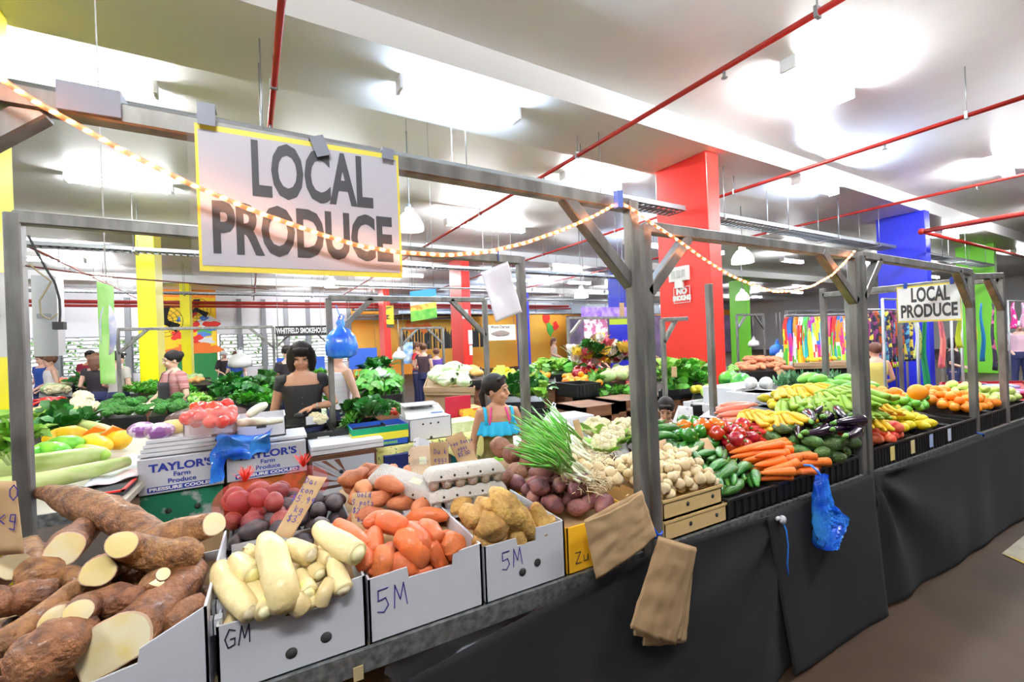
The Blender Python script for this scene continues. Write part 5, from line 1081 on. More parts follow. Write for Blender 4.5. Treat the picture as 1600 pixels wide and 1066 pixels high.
for i,(u0,u1,lab) in enumerate(((213,350,'left carton lettered for farm produce, on the green carton'),(353,480,'right carton lettered for farm produce, on the orange carton'))):
    z0=.775-.0*i; z1=.975
    t,hx,hy,H=pack(lab,u0,u1,YT,z0,z1,.38,mCardW)
    lettering('lettering',"TAYLOR'S",t,(0,-hy,H*.72),(1,0,0),(0,0,1),.060,mInkB,.0022,sx=hx*1.55/(.060*4.6))
    lettering('lettering','Farm',t,(0,-hy,H*.50),(1,0,0),(0,0,1),.036,mInkB,.0008,sx=1.1); lettering('lettering','Produce',t,(0,-hy,H*.32),(1,0,0),(0,0,1),.036,mInkB,.0008,sx=1.1)
    m=MB(); m.box((-hx*.8,-hy-.0015,H*.06),(hx*.8,-hy,H*.2)); ob('printed_band',m,mInkB,t)
    lettering('lettering','PRESSURE COOLED',t,(0,-hy-.0015,H*.13),(1,0,0),(0,0,1),.024,mW,.001,sx=hx*1.5/(.024*8.6),off=.001)
    t,hx,hy,H=pack(['green printed carton under the left lettered one','orange printed carton under the right lettered one'][i],u0+2,u1-2,YT+.02,.50,.773,.36,mGrnC if i==0 else mOrgC)
    for k in (-.35,.35):
        m=MB(); m.sweep([(hx*k,-hy-.001,H*.6),(hx*k,-hy+.001,H*.6)],[.016,.016],14,round_=(False,False)); ob('vent_hole',m,mDark,t)
    for z0,z1,mm,nm in ((.25,.498,mCardB,'brown'),(.001,.248,mCardW,'white')): pack(nm+' carton low in the '+('left' if i==0 else 'right')+' carton stack',u0+4,u1-4,YT+.03,z0,z1,.35,mm)
t,hx,hy,H=pack('dark framed carton with brown sun rays, right of the lettered cartons',483,590,YT+.05,.62,.845,.36,mat('dark_brown_frame',(.10,.04,.02),.5))
ob('printed_panel',MB().box((-hx*.92,-hy-.002,H*.08),(hx*.92,-hy,H*.86)),mat('grey_print',(.42,.44,.50),.5),t)
m=MB()
for k in range(6):
    a=math.radians(100+k*17); b=a+math.radians(7); c=V((hx*.1,0,H*.12)); r0,r1=.06,.30
    def cl(p): return V((max(-hx*.9,min(hx*.9,p.x)),-hy-.004,max(H*.1,min(H*.84,p.z))))
    m.add([cl(c+V((math.cos(a)*r0,0,math.sin(a)*r0))),cl(c+V((math.cos(a)*r1,0,math.sin(a)*r1))),cl(c+V((math.cos(b)*r1,0,math.sin(b)*r1)))],[(0,1,2)])
ob('sun_rays',m,mat('ray_brown',(.16,.06,.03),.5),t); lettering('lettering','Woombye',t,(hx*.35,-hy-.004,H*.24),(1,0,0),(0,0,1),.055,mInkB,.001,sx=.9,shear=.3)
for k in (-.1,.5): m=MB(); m.sweep([(hx*k,-hy-.005,H*.45),(hx*k,-hy+.001,H*.45)],[.014,.014],14,round_=(False,False)); ob('vent_hole',m,mDark,t)
t,hx,hy,H=pack('white carton with small print under the sun ray carton',481,592,YT+.06,.36,.618,.36,mCardW); lettering('lettering','growers of the finest',t,(0,-hy,H*.55),(1,0,0),(0,0,1),.03,mPenK,.0004,sx=1)
pack('white carton lowest in the sun ray stack',481,592,YT+.06,.001,.358,.36,mCardW); t,hx,hy,H=pack('dark blue carton under the yellow cloth table',600,655,YT+.12,.45,.76,.36,mat('navy_carton',(.01,.02,.12),.5)); pack('dark carton at the bottom under the yellow cloth table',600,655,YT+.12,.001,.448,.36,mBlkCarton)
# lids and sheets on the cartons
for k in range(4):
    a=ony(216+k*3,705,YT+.05); b=ony(348,700,YT+.05); m=MB(); m.box((a.x,YT+.03+.02*k,.982+k*.022),(b.x-.02*k,YT+.36,1.0+k*.022)); tag(ob('foam_slab',m,mPoly),['lowest','second','third','topmost'][k]+' flat white lid stacked on the left lettered carton','lid')
a=ony(352,705,YT+.05); b=ony(480,700,YT+.05); m=MB(); m.box((a.x,YT+.04,.982),(b.x,YT+.37,.998)); tag(ob('foam_slab',m,mPoly),'flat white lid on the right lettered carton','lid')
for k in range(2):
    a=ony(486,705,YT+.05); b=ony(600,700,YT+.05); m=MB(); m.box((a.x,YT+.06,.85+k*.03),(b.x,YT+.40,.876+k*.03)); tag(ob('foam_slab',m,mPoly),['lower','upper'][k]+' thick white slab on the sun ray carton','lid')
# white carton of bagged tomatoes + carton of white marrow
def wcart(label,u0,u1,v,y,z0,z1,d,mo,slot=True,**k):
    a=ony(u0,v,y).x; b=ony(u1,v,y).x; t=carton(label,a,b,y,y+d,z0,z1,mo,**k)
    if slot:
        m=MB(); w=(b-a)*.1; m.box((-w,-d/2-.003,(z1-z0)*.48),(w,-d/2-.0005,(z1-z0)*.60)); ob('hand_slot',m,mDark,t)
    return t
zc=1.075
wcart('white carton holding bags of tomatoes, on the left lettered carton',287,367,690,YT+.10,zc-.02,zc+.10,.3,mPoly,floor_=(zc+.04,zc+.06)); wcart('white carton holding white marrows, on the right lettered carton',369,447,680,YT+.12,1.002,1.13,.3,mPoly,floor_=(1.06,1.08))
ph(tomt,[(290,672),(362,668),(365,650),(300,652)],1.16,46,'red tomato inside the clear plastic bags in the white carton','bagged tomatoes',seed=50,hmax=.12,sc=1.1)
mFilm=mat('clear_pink_film',(.9,.55,.5),.15,alpha=.12,spec=.8)
for i,(u,v) in enumerate(((308,660),(343,658))):
    m=MB(); p=onz(u,v,1.20); m.ell((0,0,0),(.13,.12,.075),22,14,.35,i,freq=16); tag(ob('plastic_bag',m,mFilm,loc=p),['left','right'][i]+' clear bag of tomatoes in the white carton','plastic bag')
for i,pts in enumerate(([(372,662,1.15,5),(385,660,1.15,7),(405,659,1.15,7),(418,659,1.15,4)],[(410,660,1.14,5),(425,658,1.14,6),(442,656,1.14,4)],[(388,650,1.2,5),(396,643,1.22,7),(408,636,1.24,7),(416,632,1.25,4)])): traced('white_marrow','marrow',['white marrow lying left in the white carton','white marrow lying right in the white carton','white marrow propped up behind the white carton'][i],pts,mat('white_marrow_skin',(.85,.85,.68),.4),14,.03,i,8,ymin=0,seg=8)
for i,(u,v,m_) in enumerate(((222,672,mRCab),(250,674,mRCab),(270,668,mSqu))):
    p=onz(u,v,1.10); m=MB(); m.ell((0,0,0),(.075,.07,.05),18,12,.1,i,freq=14); tag(ob('cabbage_half' if i<2 else 'bagged_squash',m,m_,loc=p),['wrapped purple cabbage, the left one behind the lids','wrapped purple cabbage half, the right one behind the lids','wrapped yellow squash right of the purple cabbages'][i],'cabbage' if i<2 else 'squash')
# blue plastic bags draped over the cartons
mBlue=mat('blue_plastic',(.01,.10,.72),.22,col2=(.05,.35,.95),scale=7,spec=.7,bump=.3,bscale=14); mBluS=mat('sheer_blue_plastic',(.03,.22,.9),.2,alpha=.8,spec=.7)
def crumple(fn,nu,nv,amp,seed,fr_=14):
    def g(u,v):
        p=V(fn(u,v)); return p+V((noise.noise(p*fr_+V((seed,0,0))),noise.noise(p*fr_+V((0,seed,0))),noise.noise(p*fr_+V((0,0,seed)))))*amp
    m=MB(); m.grid(g,nu,nv,smooth=False); return m
a=ony(332,700,YT); b=ony(428,700,YT); zt=ony(370,684,YT+.1).z
c=[V((a.x,YT-.015,.93)),V((b.x-.02,YT-.02,.955)),V((b.x+.02,YT+.22,1.06)),V((a.x+.03,YT+.2,1.075))]
def bg_(u,v):
    k=min(1,v*2.2); x=c[0].x+(c[1].x-c[0].x)*u; y=YT-.02 if v<.4 else YT-.02+(v-.4)*.4; z=.90+.03*u+(.11*v/.4 if v<.4 else .11+.03*(v-.4)); return V((x,y,z+.03*math.sin(u*5+1)*k))
m=crumple(bg_,40,24,.035,3); o=tag(ob('blue_bag_pile',m,mBlue,thick=.001),'heap of blue plastic bags draped over the lettered cartons','plastic bags')
m=crumple(lambda u,v:V((a.x-.02+.07*u+.03*v,YT-.035-.01*math.sin(u*6),.80+.17*v)),10,14,.015,5); ob('hanging_handle',m,mBlue,o,thick=.001)
# C: black crates on the white table
table('low white table behind the woman in black\'s produce crates',.0,.86,3.50,4.05,.83,top=mShelf)
for i,(u0,u1) in enumerate(((441,521),(523,602))):
    a=ony(u0,690,3.5).x; b=ony(u1,690,3.5).x; t=crate(['black carton of pale cabbages in front of the woman in black','black carton of herbs right of the pale cabbages'][i],a,b,3.51,3.95,.832,.95,(.88,.9),mBlkCarton,name='black_carton'); m=MB(); m.box(((b-a)*.18,-.2295,.03),((b-a)*.42,-.2275,.085)); ob('label_panel',m,mat('label_white',(.7,.7,.68),.5),t)
ph(wom,[(445,672),(515,668),(520,648),(455,650)],.93,6,'pale striped cabbage in the carton before the woman in black','cabbages before the woman in black',seed=51,yaw=(0,.6),sc=.6,parts=True)
ph(cauli,[(478,672),(510,670),(512,655),(480,656)],.99,2,'cauliflower in front of the woman in black','cauliflowers before the woman in black',seed=52,sc=.7,roll=.2)
ph(herb+kale,[(540,668),(600,660),(600,642),(545,646)],.95,16,'dark green herb bunch beside the colourful box','herbs beside the colourful box',seed=53,sc=.8,roll=.6)
m=MB(); a=ony(494,650,3.6); m.box((a.x-.07,3.6,a.z-.06),(a.x+.07,3.603,a.z+.0)); tag(ob('price_card',m,mat('white_card',(.8,.8,.8),.5)),'small white price card in front of the woman in black','price card')
# D: yellow cloth table
mTeal=mat('teal_leg',(.0,.12,.14),.5); mYCl=mat('yellow_floral_cloth',(.62,.60,.16),.7,col2=(.80,.76,.34),scale=6)
tD=table('small table under the yellow floral cloth',.58,1.48,3.32,3.95,.80,mt=mTeal,rail=False)
def yc(u,v):
    # over the top then down the front
    if v<.5: return V((.53+u*1.0,3.97-v*2*.66,.812))
    w=(v-.5)*2; x=.53+u*1.0; return V((x+.04*math.sin(u*14)*w,3.31-.03*w+.035*w*math.sin(u*23),.812-w*(.16+.05*math.sin(u*7+1)+.10*max(0,.18-u)/.18)))
m=MB(); m.grid(yc,60,20); o=ob('yellow_cloth',m,mYCl,thick=.002); tag(o,'pale yellow floral cloth over the small table by the scale','table cloth')
m=MB(); rr=random.Random(9)
for k in range(75):
    u=rr.random(); v=rr.uniform(.5,.97); p=yc(u,v)+V((0,-.004,0)); s=rr.uniform(.006,.02); a=rr.uniform(0,6); 
    d=V((math.cos(a)*s,0,math.sin(a)*s)); e=V((-d.z*.4,0,d.x*.4)); q=lambda dd:V((p.x+dd.x,yc(min(max(u+dd.x,0),1),min(max(v-dd.z*3,.5),1)).y-.005,p.z+dd.z)); m.quad(q(-d),q(-e),q(d),q(e))
ob('printed_flowers',m,mat('olive_print',(.18,.22,.10),.6),o)
def yb(u0,u1,y): return ony(u0,680,y).x,ony(u1,680,y).x
a,b=yb(551,638,3.34); t=carton('open green, yellow and blue banana-style box on the yellow cloth',a,b,3.34,3.62,.815,.965,mat('blue_print_carton',(.02,.10,.55),.45),mCardB,floor_=(.92,.92)); hx=(b-a)/2
for (z0,z1,mm) in ((.105,.15,mat('green_print',(.0,.30,.12),.45)),(.05,.105,mat('yellow_print',(.85,.75,.05),.45))): ob('printed_band',MB().box((-hx-.001,-.142,z0),(hx+.001,-.1395,z1)),mm,t); ob('printed_band',MB().box((-hx-.0025,-.14,z0),(-hx-.0005,.14,z1)),mm,t)
lettering('lettering','CAVENDISH BANANAS',t,(0,-.142,.025),(1,0,0),(0,0,1),.03,mat('lime_ink',(.3,.7,.1),.5),.001,sx=.75)
a,b=yb(640,706,3.36); t=carton('white carton with three round holes under the scale',a,b,3.36,3.66,.815,.985,mPoly,holes=[(.32,.94,.008),(.5,.94,.008),(.68,.94,.008),(.5,.83,.012)]); ob('lid',MB().box((-(b-a)/2,-.15,.165),((b-a)/2,.15,.171)),mPoly,t)
c=V(((a+b)/2-.02,3.5,.987)); t=thing('weighing_scale','white electronic weighing scale on the white carton','scale',c,-.1); m=MB(); hx=(b-a)/2*.9
m.add([(-hx,-.12,0),(hx,-.12,0),(hx,.14,0),(-hx,.14,0),(-hx,-.10,.035),(hx,-.10,.035),(hx,.12,.075),(-hx,.12,.075)],[(3,2,1,0),(4,5,6,7),(0,1,5,4),(1,2,6,5),(2,3,7,6),(3,0,4,7)]); ob('housing',m,mat('scale_white',(.80,.82,.80),.35),t)
ob('pan',MB().box((-hx*1.05,-.06,.085),(hx*.75,.14,.093)),mat('scale_pan',(.85,.86,.86),.2,.3),t); m=MB(); m.box((hx*.3,-.106,.020),(hx*.9,-.1,.034)); ob('display',m,mat('scale_display',(.15,.3,.7),.3),t)
for sx in (-1,1): m=MB(); m.tube((sx*hx*.5,.04,.05),(sx*hx*.5,.04,.086),.012,8); ob('pan_support',m,mGrey,t)
a=ony(697,645,3.75); b=ony(736,645,3.75); tag(ob('crimson_board',MB().box((a.x,3.75,.80),(b.x,3.77,1.08)),mRedP),'crimson board standing behind the scale','board')
a,b=yb(706,742,3.45); tag(ob('flat_carton',MB().box((a,3.45,.815),(b+.05,3.7,.90)),mat('leafy_print_carton',(.45,.55,.25),.5,col2=(.75,.75,.6),scale=12)),'low leafy printed carton right of the scale carton','box'); tag(ob('red_yellow_carton',MB().box((b-.02,3.72,.83),(b+.22,3.95,.96)),mat('red_yellow_print',(.8,.1,.02),.5,col2=(.9,.6,.05),scale=9,ramp=(.48,.52))),'red and yellow carton behind the leafy printed carton','box')
ph(brocc+tomt,[(575,655),(640,650),(640,636),(590,640)],.90,14,'round green or red vegetable behind the open colourful box','vegetables behind the colourful box',seed=54,sc=.9)
# wooden work table with a green box by the girl
tW=table('pale wooden work table in front of the girl',.83,1.42,2.24,2.62,.80,mt=mBrownW,top=mat('blond_wood',(.70,.45,.20),.5,col2=(.60,.36,.14),scale=10,stretch=(1,12,1)),rail=False)
a=onz(800,712,.80); t=thing('small_green_box','small bright green box on the wooden work table','box',(1.21,2.38,.802),.2); ob('box_body',MB().box((-.055,-.05,0),(.055,.05,.06)),mat('bright_green_card',(.15,.55,.03),.45),t); ob('bottle_cap',MB().tube((-.02,0,.06),(-.02,0,.075),.012,10),mat('white_cap',(.85,.85,.85),.4),t)
m=MB(); m.box((-.07,-.012,0),(.05,.012,.012)); t=ob('knife',m,mat('knife_handle',(.12,.03,.02),.4),loc=(1.08,2.30,.802),rot=(0,0,.1)); tag(t,'dark handled knife lying on the wooden work table','knife'); ob('blade',MB().box((.05,-.01,.003),(.14,.01,.006)),mat('blue_blade',(.08,.08,.5),.3),t)
# E onward: display stands, each traced on its own foot
ph(brocc,[(160,656),(228,652),(222,632),(168,634)],.88,26,'broccoli head in the larger heap at the left of the long counter','broccoli in the larger heap','brown stand under the larger broccoli heap',zb=.94,seed=60,roll=.3,pitch=.3,mound=.06,parts=False)
ph(brocc,[(234,652),(290,648),(286,628),(238,630)],.88,18,'broccoli head in the smaller heap behind the yellow card','broccoli in the smaller heap','brown stand under the smaller broccoli heap',zb=.94,seed=61,roll=.3,pitch=.3,mound=.05)
ph(cauli,[(100,656),(158,653),(160,625),(104,624)],.88,10,'cauliflower on the stand left of the broccoli','cauliflowers left of the broccoli','brown stand under the cauliflowers at the left',zb=.95,seed=62,roll=.3)
ph(bokc+lett,[(288,648),(345,644),(340,622),(290,624)],.88,16,'leek bunch with white roots right of the broccoli','leeks right of the broccoli','brown stand under the leeks',zb=.92,seed=63,yaw=(1.6,.5),sc=.8)
ph(herb,[(180,622),(300,622),(300,604),(190,604)],.93,40,'parsley bunch in the strip behind the broccoli','parsley behind the broccoli','brown stand under the parsley behind the broccoli',zb=.97,seed=64,roll=.4,sc=1.1,tries=6)
ph(herb+kale[:1],[(345,642),(440,634),(440,600),(335,604)],.90,60,'curly green herb bunch left of the woman in black','herbs left of the woman in black','black fronted stand under the curly herbs',zb=.99,seed=65,roll=.5,sc=1.15,tries=6,hmax=.2)
ph(herb,[(400,604),(520,600),(515,584),(410,588)],.96,40,'green herb bunch in the far row behind the woman in black','herbs far behind the woman in black','stand under the far row of herbs',zb=1.0,seed=66,roll=.5,sc=1.3,tries=6,hmax=.2)
ph(lett+bokc,[(500,632),(556,626),(552,604),(500,606)],.90,18,'pale green bunch between the woman in black and the blue bag','pale greens behind the blue bag','stand under the pale greens behind the blue bag',zb=.95,seed=67,roll=.6,sc=1.1)
ph(bokc,[(562,624),(628,616),(622,592),(560,596)],.90,34,'bok choy with pale stalks on the stand right of the blue bag','bok choy right of the blue bag','black fronted stand of bok choy',zb=.98,seed=68,yaw=(1.57,.5),sc=1.35,mound=.06,hmax=.25)
ph(kale,[(560,592),(610,588),(606,574),(566,576)],.99,10,'tall dark leafy bunch behind the bok choy','dark leafy bunches behind the bok choy','stand behind the bok choy',seed=69,sc=1.6,roll=.4)
ph(kale,[(120,618),(182,612),(178,596),(130,598)],.93,16,'long dark leafy bunch in the pile left of the yellow pillar','dark greens left of the yellow pillar','stand under the dark greens left of the yellow pillar',seed=70,sc=1.6,roll=.9,hmax=.4,mound=.2)
ph(chil,[(62,640),(104,636),(104,622),(62,624)],.93,24,'dark red chilli in the heap beside the cauliflowers','dark red chillies on the left','stand under the dark red chillies',seed=71,sc=1.5,pitch=.2)
ph(wom+cauli,[(62,622),(112,620),(112,606),(62,607)],.93,14,'pale vegetable in the heap behind the dark red chillies','pale vegetables on the far left','stand under the pale vegetables on the far left',seed=72,sc=1)
ph(tomt+peac,[(60,606),(118,604),(118,592),(60,593)],.95,50,'small red fruit in front of the shoppers on the far left','red fruit on the far left','stand under the red fruit on the far left',seed=73,sc=1.5,tries=5)
ph(lemn+lime,[(112,604),(130,603),(130,592),(112,592)],.95,16,'yellow fruit right of the red fruit on the far left','yellow fruit on the far left','stand under the yellow fruit on the far left',seed=74,sc=1.5)
ph(pump+wom,[(255,604),(330,602),(330,590),(258,590)],.95,26,'round pale or yellow vegetable behind the woman in the striped top','vegetables behind the striped top','stand behind the woman in the striped top',seed=75,sc=.85,hmax=.2)
ph(wom,[(662,606),(742,606),(738,580),(668,580)],.92,24,'pale green wombok cabbage in the big heap on the brown stand','womboks on the brown stand','sloping brown wooden stand under the wombok cabbages',body=mPaleW,trim=mPaleW,zb=1.02,seed=76,yaw=(-1.2,.6),sc=.95,mound=.14,parts=True,hmax=.3,tries=20)
ph(pump,[(728,596),(758,594),(752,574),(728,576)],1.0,9,'orange-tan pumpkin in the heap beside the womboks','pumpkins beside the womboks','stand under the pumpkins',seed=77,sc=.9,hmax=.35,mound=.1)
ph(lemn,[(764,598),(808,597),(805,580),(766,580)],.93,44,'bright yellow lemon in the heap left of the middle post','lemons left of the middle post','brown stand under the far lemons',zb=.98,seed=78,sc=1.3,mound=.1,hmax=.25,tries=8)
ph(lime+orng[:1],[(808,598),(868,598),(866,584),(808,584)],.93,40,'lime or small orange in the heap left of the yellow band','far limes and oranges','brown stand under the far limes',seed=79,sc=1.3,tries=8)
ph(orng+lemn,[(880,602),(946,606),(944,592),(880,588)],.93,44,'yellow-orange fruit in the long band right of the middle post','yellow fruit right of the middle post','black edged stand under the yellow fruit band',seed=80,sc=1.2,tries=8)
ph(kale+lett,[(786,630),(850,628),(846,604),(792,606)],.86,26,'dark spinach bunch right of the girl','spinach right of the girl','black fronted stand of spinach right of the girl',zb=.95,seed=81,sc=1.0,roll=.5,hmax=.2,parts=False)
ph(lett+bokc,[(842,588),(900,584),(900,572),(842,576)],.97,24,'pale green bunch in the far row right of the middle post','far pale greens right of the middle post','stand under the far pale greens',seed=82,sc=1.4,roll=.5)
ph(tomt+capR,[(892,594),(925,588),(930,572),(900,578)],.97,34,'red tomato in the red arc before the flower stall','tomatoes before the flower stall','stand under the red tomatoes before the flower stall',seed=83,sc=1.4,mound=.08,hmax=.2)
ph(peac,[(922,596),(962,590),(962,578),(926,582)],.96,30,'pink fruit right of the red tomatoes','pink fruit before the flower stall','stand under the pink fruit',seed=84,sc=1.3)
ph(herb,[(925,600),(948,600),(948,590),(925,592)],.96,8,'green bunch between the pink fruit and the white box','green bunches by the pink fruit','stand under the green bunches by the pink fruit',seed=85,sc=1)
ph(cauli+wom,[(944,600),(982,594),(982,580),(950,584)],.96,16,'pale vegetable left of the double post, behind the red punnets','pale vegetables behind the red punnets','stand behind the red punnets',seed=86,sc=.9)
def pun(name,label,m_,px,z,n,seed,size,group):
    rr=random.Random(seed); F=[onz(u,v,z) for u,v in px]
    me=MB().box((-size,-size*.7,0),(size,size*.7,size*.7)).mesh(name,m_)
    for k in range(n):
        u=(k%4+.5)/4; v=((k//4)%3+.5)/3; p=F[0].lerp(F[1],u).lerp(F[3].lerp(F[2],u),v); o=link(name,me,None,p+V((0,0,(k//12)*size*.72)),(0,0,rr.uniform(-.1,.1))); tag(o,label,'punnet',group)
F=[onz(*q,.88) for q in ((948,612),(985,608),(985,590),(955,592))]; stand('brown stand under the red punnets',F,.87,mBrownW,mBrownW)
pun('red_punnet','small punnet of red berries left of the double post',mat('berry_red',(.55,.01,.03),.35,col2=(.8,.2,.2),scale=40),[(952,608),(984,606),(984,592),(958,592)],.88,24,87,.05,'red berry punnets')
ph(bokc+herb,[(945,622),(990,620),(990,611),(950,612)],.86,12,'small green bunch in front of the red punnets','greens in front of the red punnets','stand in front of the red punnets',seed=88,sc=.8)
# cabinets with openings
def cabinet2(label,x0,x1,y,z1,d=.45):
    t=thing('timber_cabinet',label,'cabinet',((x0+x1)/2,y+d/2,0)); hx=(x1-x0)/2; hy=d/2
    m=MB(); m.box((-hx,-hy,z1-.05),(hx,hy,z1)); m.box((-hx,-hy,z1-.62),(hx,hy,z1-.56)); m.box((-hx,-hy,0),(-hx+.05,hy,z1)); m.box((hx-.05,-hy,0),(hx,hy,z1)); m.box((-hx,hy-.02,0),(hx,hy,z1)); m.box((-hx,-hy,0),(hx,hy,.05)); ob('carcass',m,mBrownW,t)
    m=MB(); m.box((-hx,-hy-.01,z1-.11),(hx,-hy,z1-.0)); m.box((-hx,-hy-.01,z1-.66),(hx,-hy,z1-.55)); m.box((-hx,-hy-.01,0),(-hx+.10,-hy,z1)); m.box((hx-.1,-hy-.01,0),(hx,-hy,z1)); ob('face_frame',m,mBrownW,t)
    return t
cabinet2('dark brown timber cabinet with an open front, the left one',2.62,3.14,3.55,.87); cabinet2('dark brown timber cabinet with an open front, the right one',3.16,3.75,3.57,.88)
m=MB(); m.sweep([(0,0,0),(0,0,.02),(0,0,.075)],[.085,.075,.02],18,round_=(False,True)); tag(ob('white_bowl',m,mat('bowl_white',(.8,.8,.8),.3),loc=(2.86,3.66,.312)),'upturned white bowl inside the left timber cabinet','bowl')
for i in range(2): tag(ob('folded_cloth',MB().box((-.12,-.1,0),(.12,.1,.04)),[mRedP,mBlkCarton][i],loc=(3.40,3.72,.322+.045*i)),['crimson','black'][i]+' folded cloth inside the right timber cabinet','cloth')
for i,(u0,u1,v,y,z0) in enumerate(((855,905,640,3.55,.68),(900,938,612,4.2,.86))):
    a=ony(u0,v,y).x; b=ony(u1,v,y).x; crate(['black plastic crate left of the timber cabinets','black plastic crate above the timber cabinets'][i],a,b,y,y+.4,z0,z0+.16,(z0+.08,z0+.1))
F=[onz(*q,.68) for q in ((845,672),(905,668),(900,640),(850,642))]; stand('low black stand under the plastic crate, left of the timber cabinets',F,.68,mBlkCarton,grow=1.0)
F=[onz(*q,.86) for q in ((896,620),(940,617),(938,604),(900,606))]; stand('stand behind the left timber cabinet',F,.86,mBrownW,grow=1.0)
mBagW=mat('white_plastic_bag',(.85,.86,.88),.35,spec=.6,bump=.4,bscale=25)
def fullbag(label,c,r,m_,seed=0,name='plastic_bag'):
    t=thing(name,label,'plastic bag',c); m=MB(); prof=[(.55,0),(.95,.12),(1.05,.4),(.9,.8),(.5,1.05),(.2,1.15),(.28,1.3),(.18,1.42)]
    vs=[];fs=[];n=26
    for i,(q,h) in enumerate(prof):
        for k in range(n):
            a=2*PI*k/n; rr_=r[0]*q*(1+.14*noise.noise(V((math.cos(a)*2,math.sin(a)*2,h*3+seed)))+(.12*math.sin(a*7+seed) if i>3 else .03*math.sin(a*9+h*4))); vs.append((math.cos(a)*rr_,math.sin(a)*rr_*.8,h*r[1]))
    for i in range(len(prof)-1):
        for k in range(n): a=i*n+k; b=i*n+(k+1)%n; fs.append((a,b,b+n,a+n))
    fs.append(tuple(range(n-1,-1,-1))); m.add(vs,fs,0,True); ob('bag_body',m,m_,t)
    m=MB(); m.sweep([(r[0]*.12,0,r[1]*1.35),(r[0]*.22,0,r[1]*1.55),(r[0]*.05,0,r[1]*1.62),(-.1*r[0],0,r[1]*1.5),(-r[0]*.12,0,r[1]*1.35)],[.006]*5,6,cap=False); ob('handles',m,m_,t); return t
# whitish bench behind spring onions
table('white bench behind the spring onions and cauliflowers',1.50,2.50,2.30,3.12,.80,top=mShelf,rail=False)
fullbag('full white plastic bag standing on the white bench behind the spring onions',tuple(onz(866,678,.802)),(.10,.155),mBagW,1)
a=ony(886,660,3.2); tag(ob('polystyrene_box',MB().box((a.x,3.2,.55),(a.x+.3,3.5,.86)),mPoly),'white foam box behind the full white bag','box'); tag(ob('box_pedestal',MB().box((a.x,3.2,.0),(a.x+.3,3.5,.548)),mCardW),'white carton beneath the white foam box','box')
t=thing('tissue_box','patterned tissue box beside the double post','tissue box',(1.80,2.38,.802),-.25); ob('box_body',MB().box((-.11,-.06,0),(.11,.06,.075)),mat('floral_card',(.62,.50,.45),.6,col2=(.80,.74,.70),scale=30),t); m=MB(); m.grid(lambda u,v:V(((u-.5)*.09*(1-.5*v),.0+.02*math.sin(u*6),.07+.07*v*(1-.6*abs(u-.4)))),8,6); ob('tissue',m,mPoly,t,thick=.002)
# O: right of the red pillar
ph(herb+lett+bokc,[(1030,612),(1095,606),(1100,590),(1040,592)],.93,40,'green leafy bunch at the foot of the big red pillar','greens at the foot of the big red pillar','dark stand under the greens before the big red pillar',zb=.97,seed=90,sc=1.15,roll=.6,hmax=.25,mound=.06)
F=[onz(*q,.86) for q in ((1080,636),(1160,634),(1165,606),(1085,606))]; stand('black stand under the melons right of the double post',F,.86,mBrownW,mCrate)
for i,(u,v,z,P_,s,lab) in enumerate(((1108,612,.96,melh,1.0,'pale green round melon at the left of the melon stand'),(1137,614,.96,melw,.85,'striped watermelon at the front right of the melon stand'),(1140,594,1.02,melw,1.05,'watermelon at the back of the melon stand'),(1157,597,1.02,melw,.95,'long watermelon beside the grey gourds'),(1085,609,.94,lemn,1.6,'yellow melon, left of the two small ones by the red pillar'),(1092,608,.95,lemn,1.5,'yellow melon, right of the two small ones by the red pillar'))): make(P_[0],onz(u,v,z),(.2*i,.1,i),s,lab)
a=ony(1150,630,2.6); b=ony(1218,630,2.6); tag(ob('polystyrene_box',MB().box((a.x,2.6,.87),(b.x,2.95,1.04)),mPoly),'clean white foam box in front of the grey gourds','box')
F=[V((a.x-.1,2.5,0)),V((b.x+1.6,2.5,0)),V((b.x+1.6,3.1,0)),V((a.x-.1,3.1,0))]; stand('long white topped counter behind the bananas',F,.87,mBlkCarton,mShelf,grow=1.0)
for i,u in enumerate((1173,1197)): make(ashg[0],onz(u,599,1.09),(PI/2,0,.6),.9,['left','right'][i]+' ash grey gourd behind the white foam box')
for i in range(2): tag(ob('gourd_crate',MB().box((-.16,-.14,0),(.16,.14,.14)),mPoly,loc=(onz((1173,1197)[i],599,1.09).x,onz((1173,1197)[i],599,1.09).y,.875)),['left','right'][i]+' white block raising an ash grey gourd','box')
pine=bunch('pineapple_top','pineapple',40,.16,.012,4,mat('pineapple_leaf',(.08,.24,.10),.5,var=.2),mStem,th0=.1,th1=1.2,R=.05,stalk=False,curl=.1)
for i in range(9): make(pine,onz(1222+i*11,602-(i%2)*4,1.06),(0,0,i),1.0,'spiky green pineapple top behind the yellow bananas','pineapple tops behind the bananas')
# P: far right stalls
ph(swp2,[(1152,582),(1232,580),(1226,560),(1160,562)],.90,60,'brown-pink sweet potato in the far heap right of the red pillar','far sweet potatoes right of the red pillar','black clothed stand under the far sweet potatoes',body=mBlkCl,zb=1.0,seed=92,sc=1.15,mound=.08,hmax=.3,tries=8)
ph(lemn,[(1240,568),(1330,566),(1322,554),(1248,556)],.93,60,'yellow fruit in the far heap below the hanging dresses','yellow fruit below the dresses','black clothed stand below the hanging dresses',body=mBlkCl,trim=mPaleW,seed=93,sc=1.3,tries=6)
ph(lime,[(1134,588),(1156,587),(1156,572),(1136,573)],.92,18,'small green fruit beside the red pillar base','green fruit beside the red pillar base','stand beside the red pillar base',seed=94,sc=1.3)
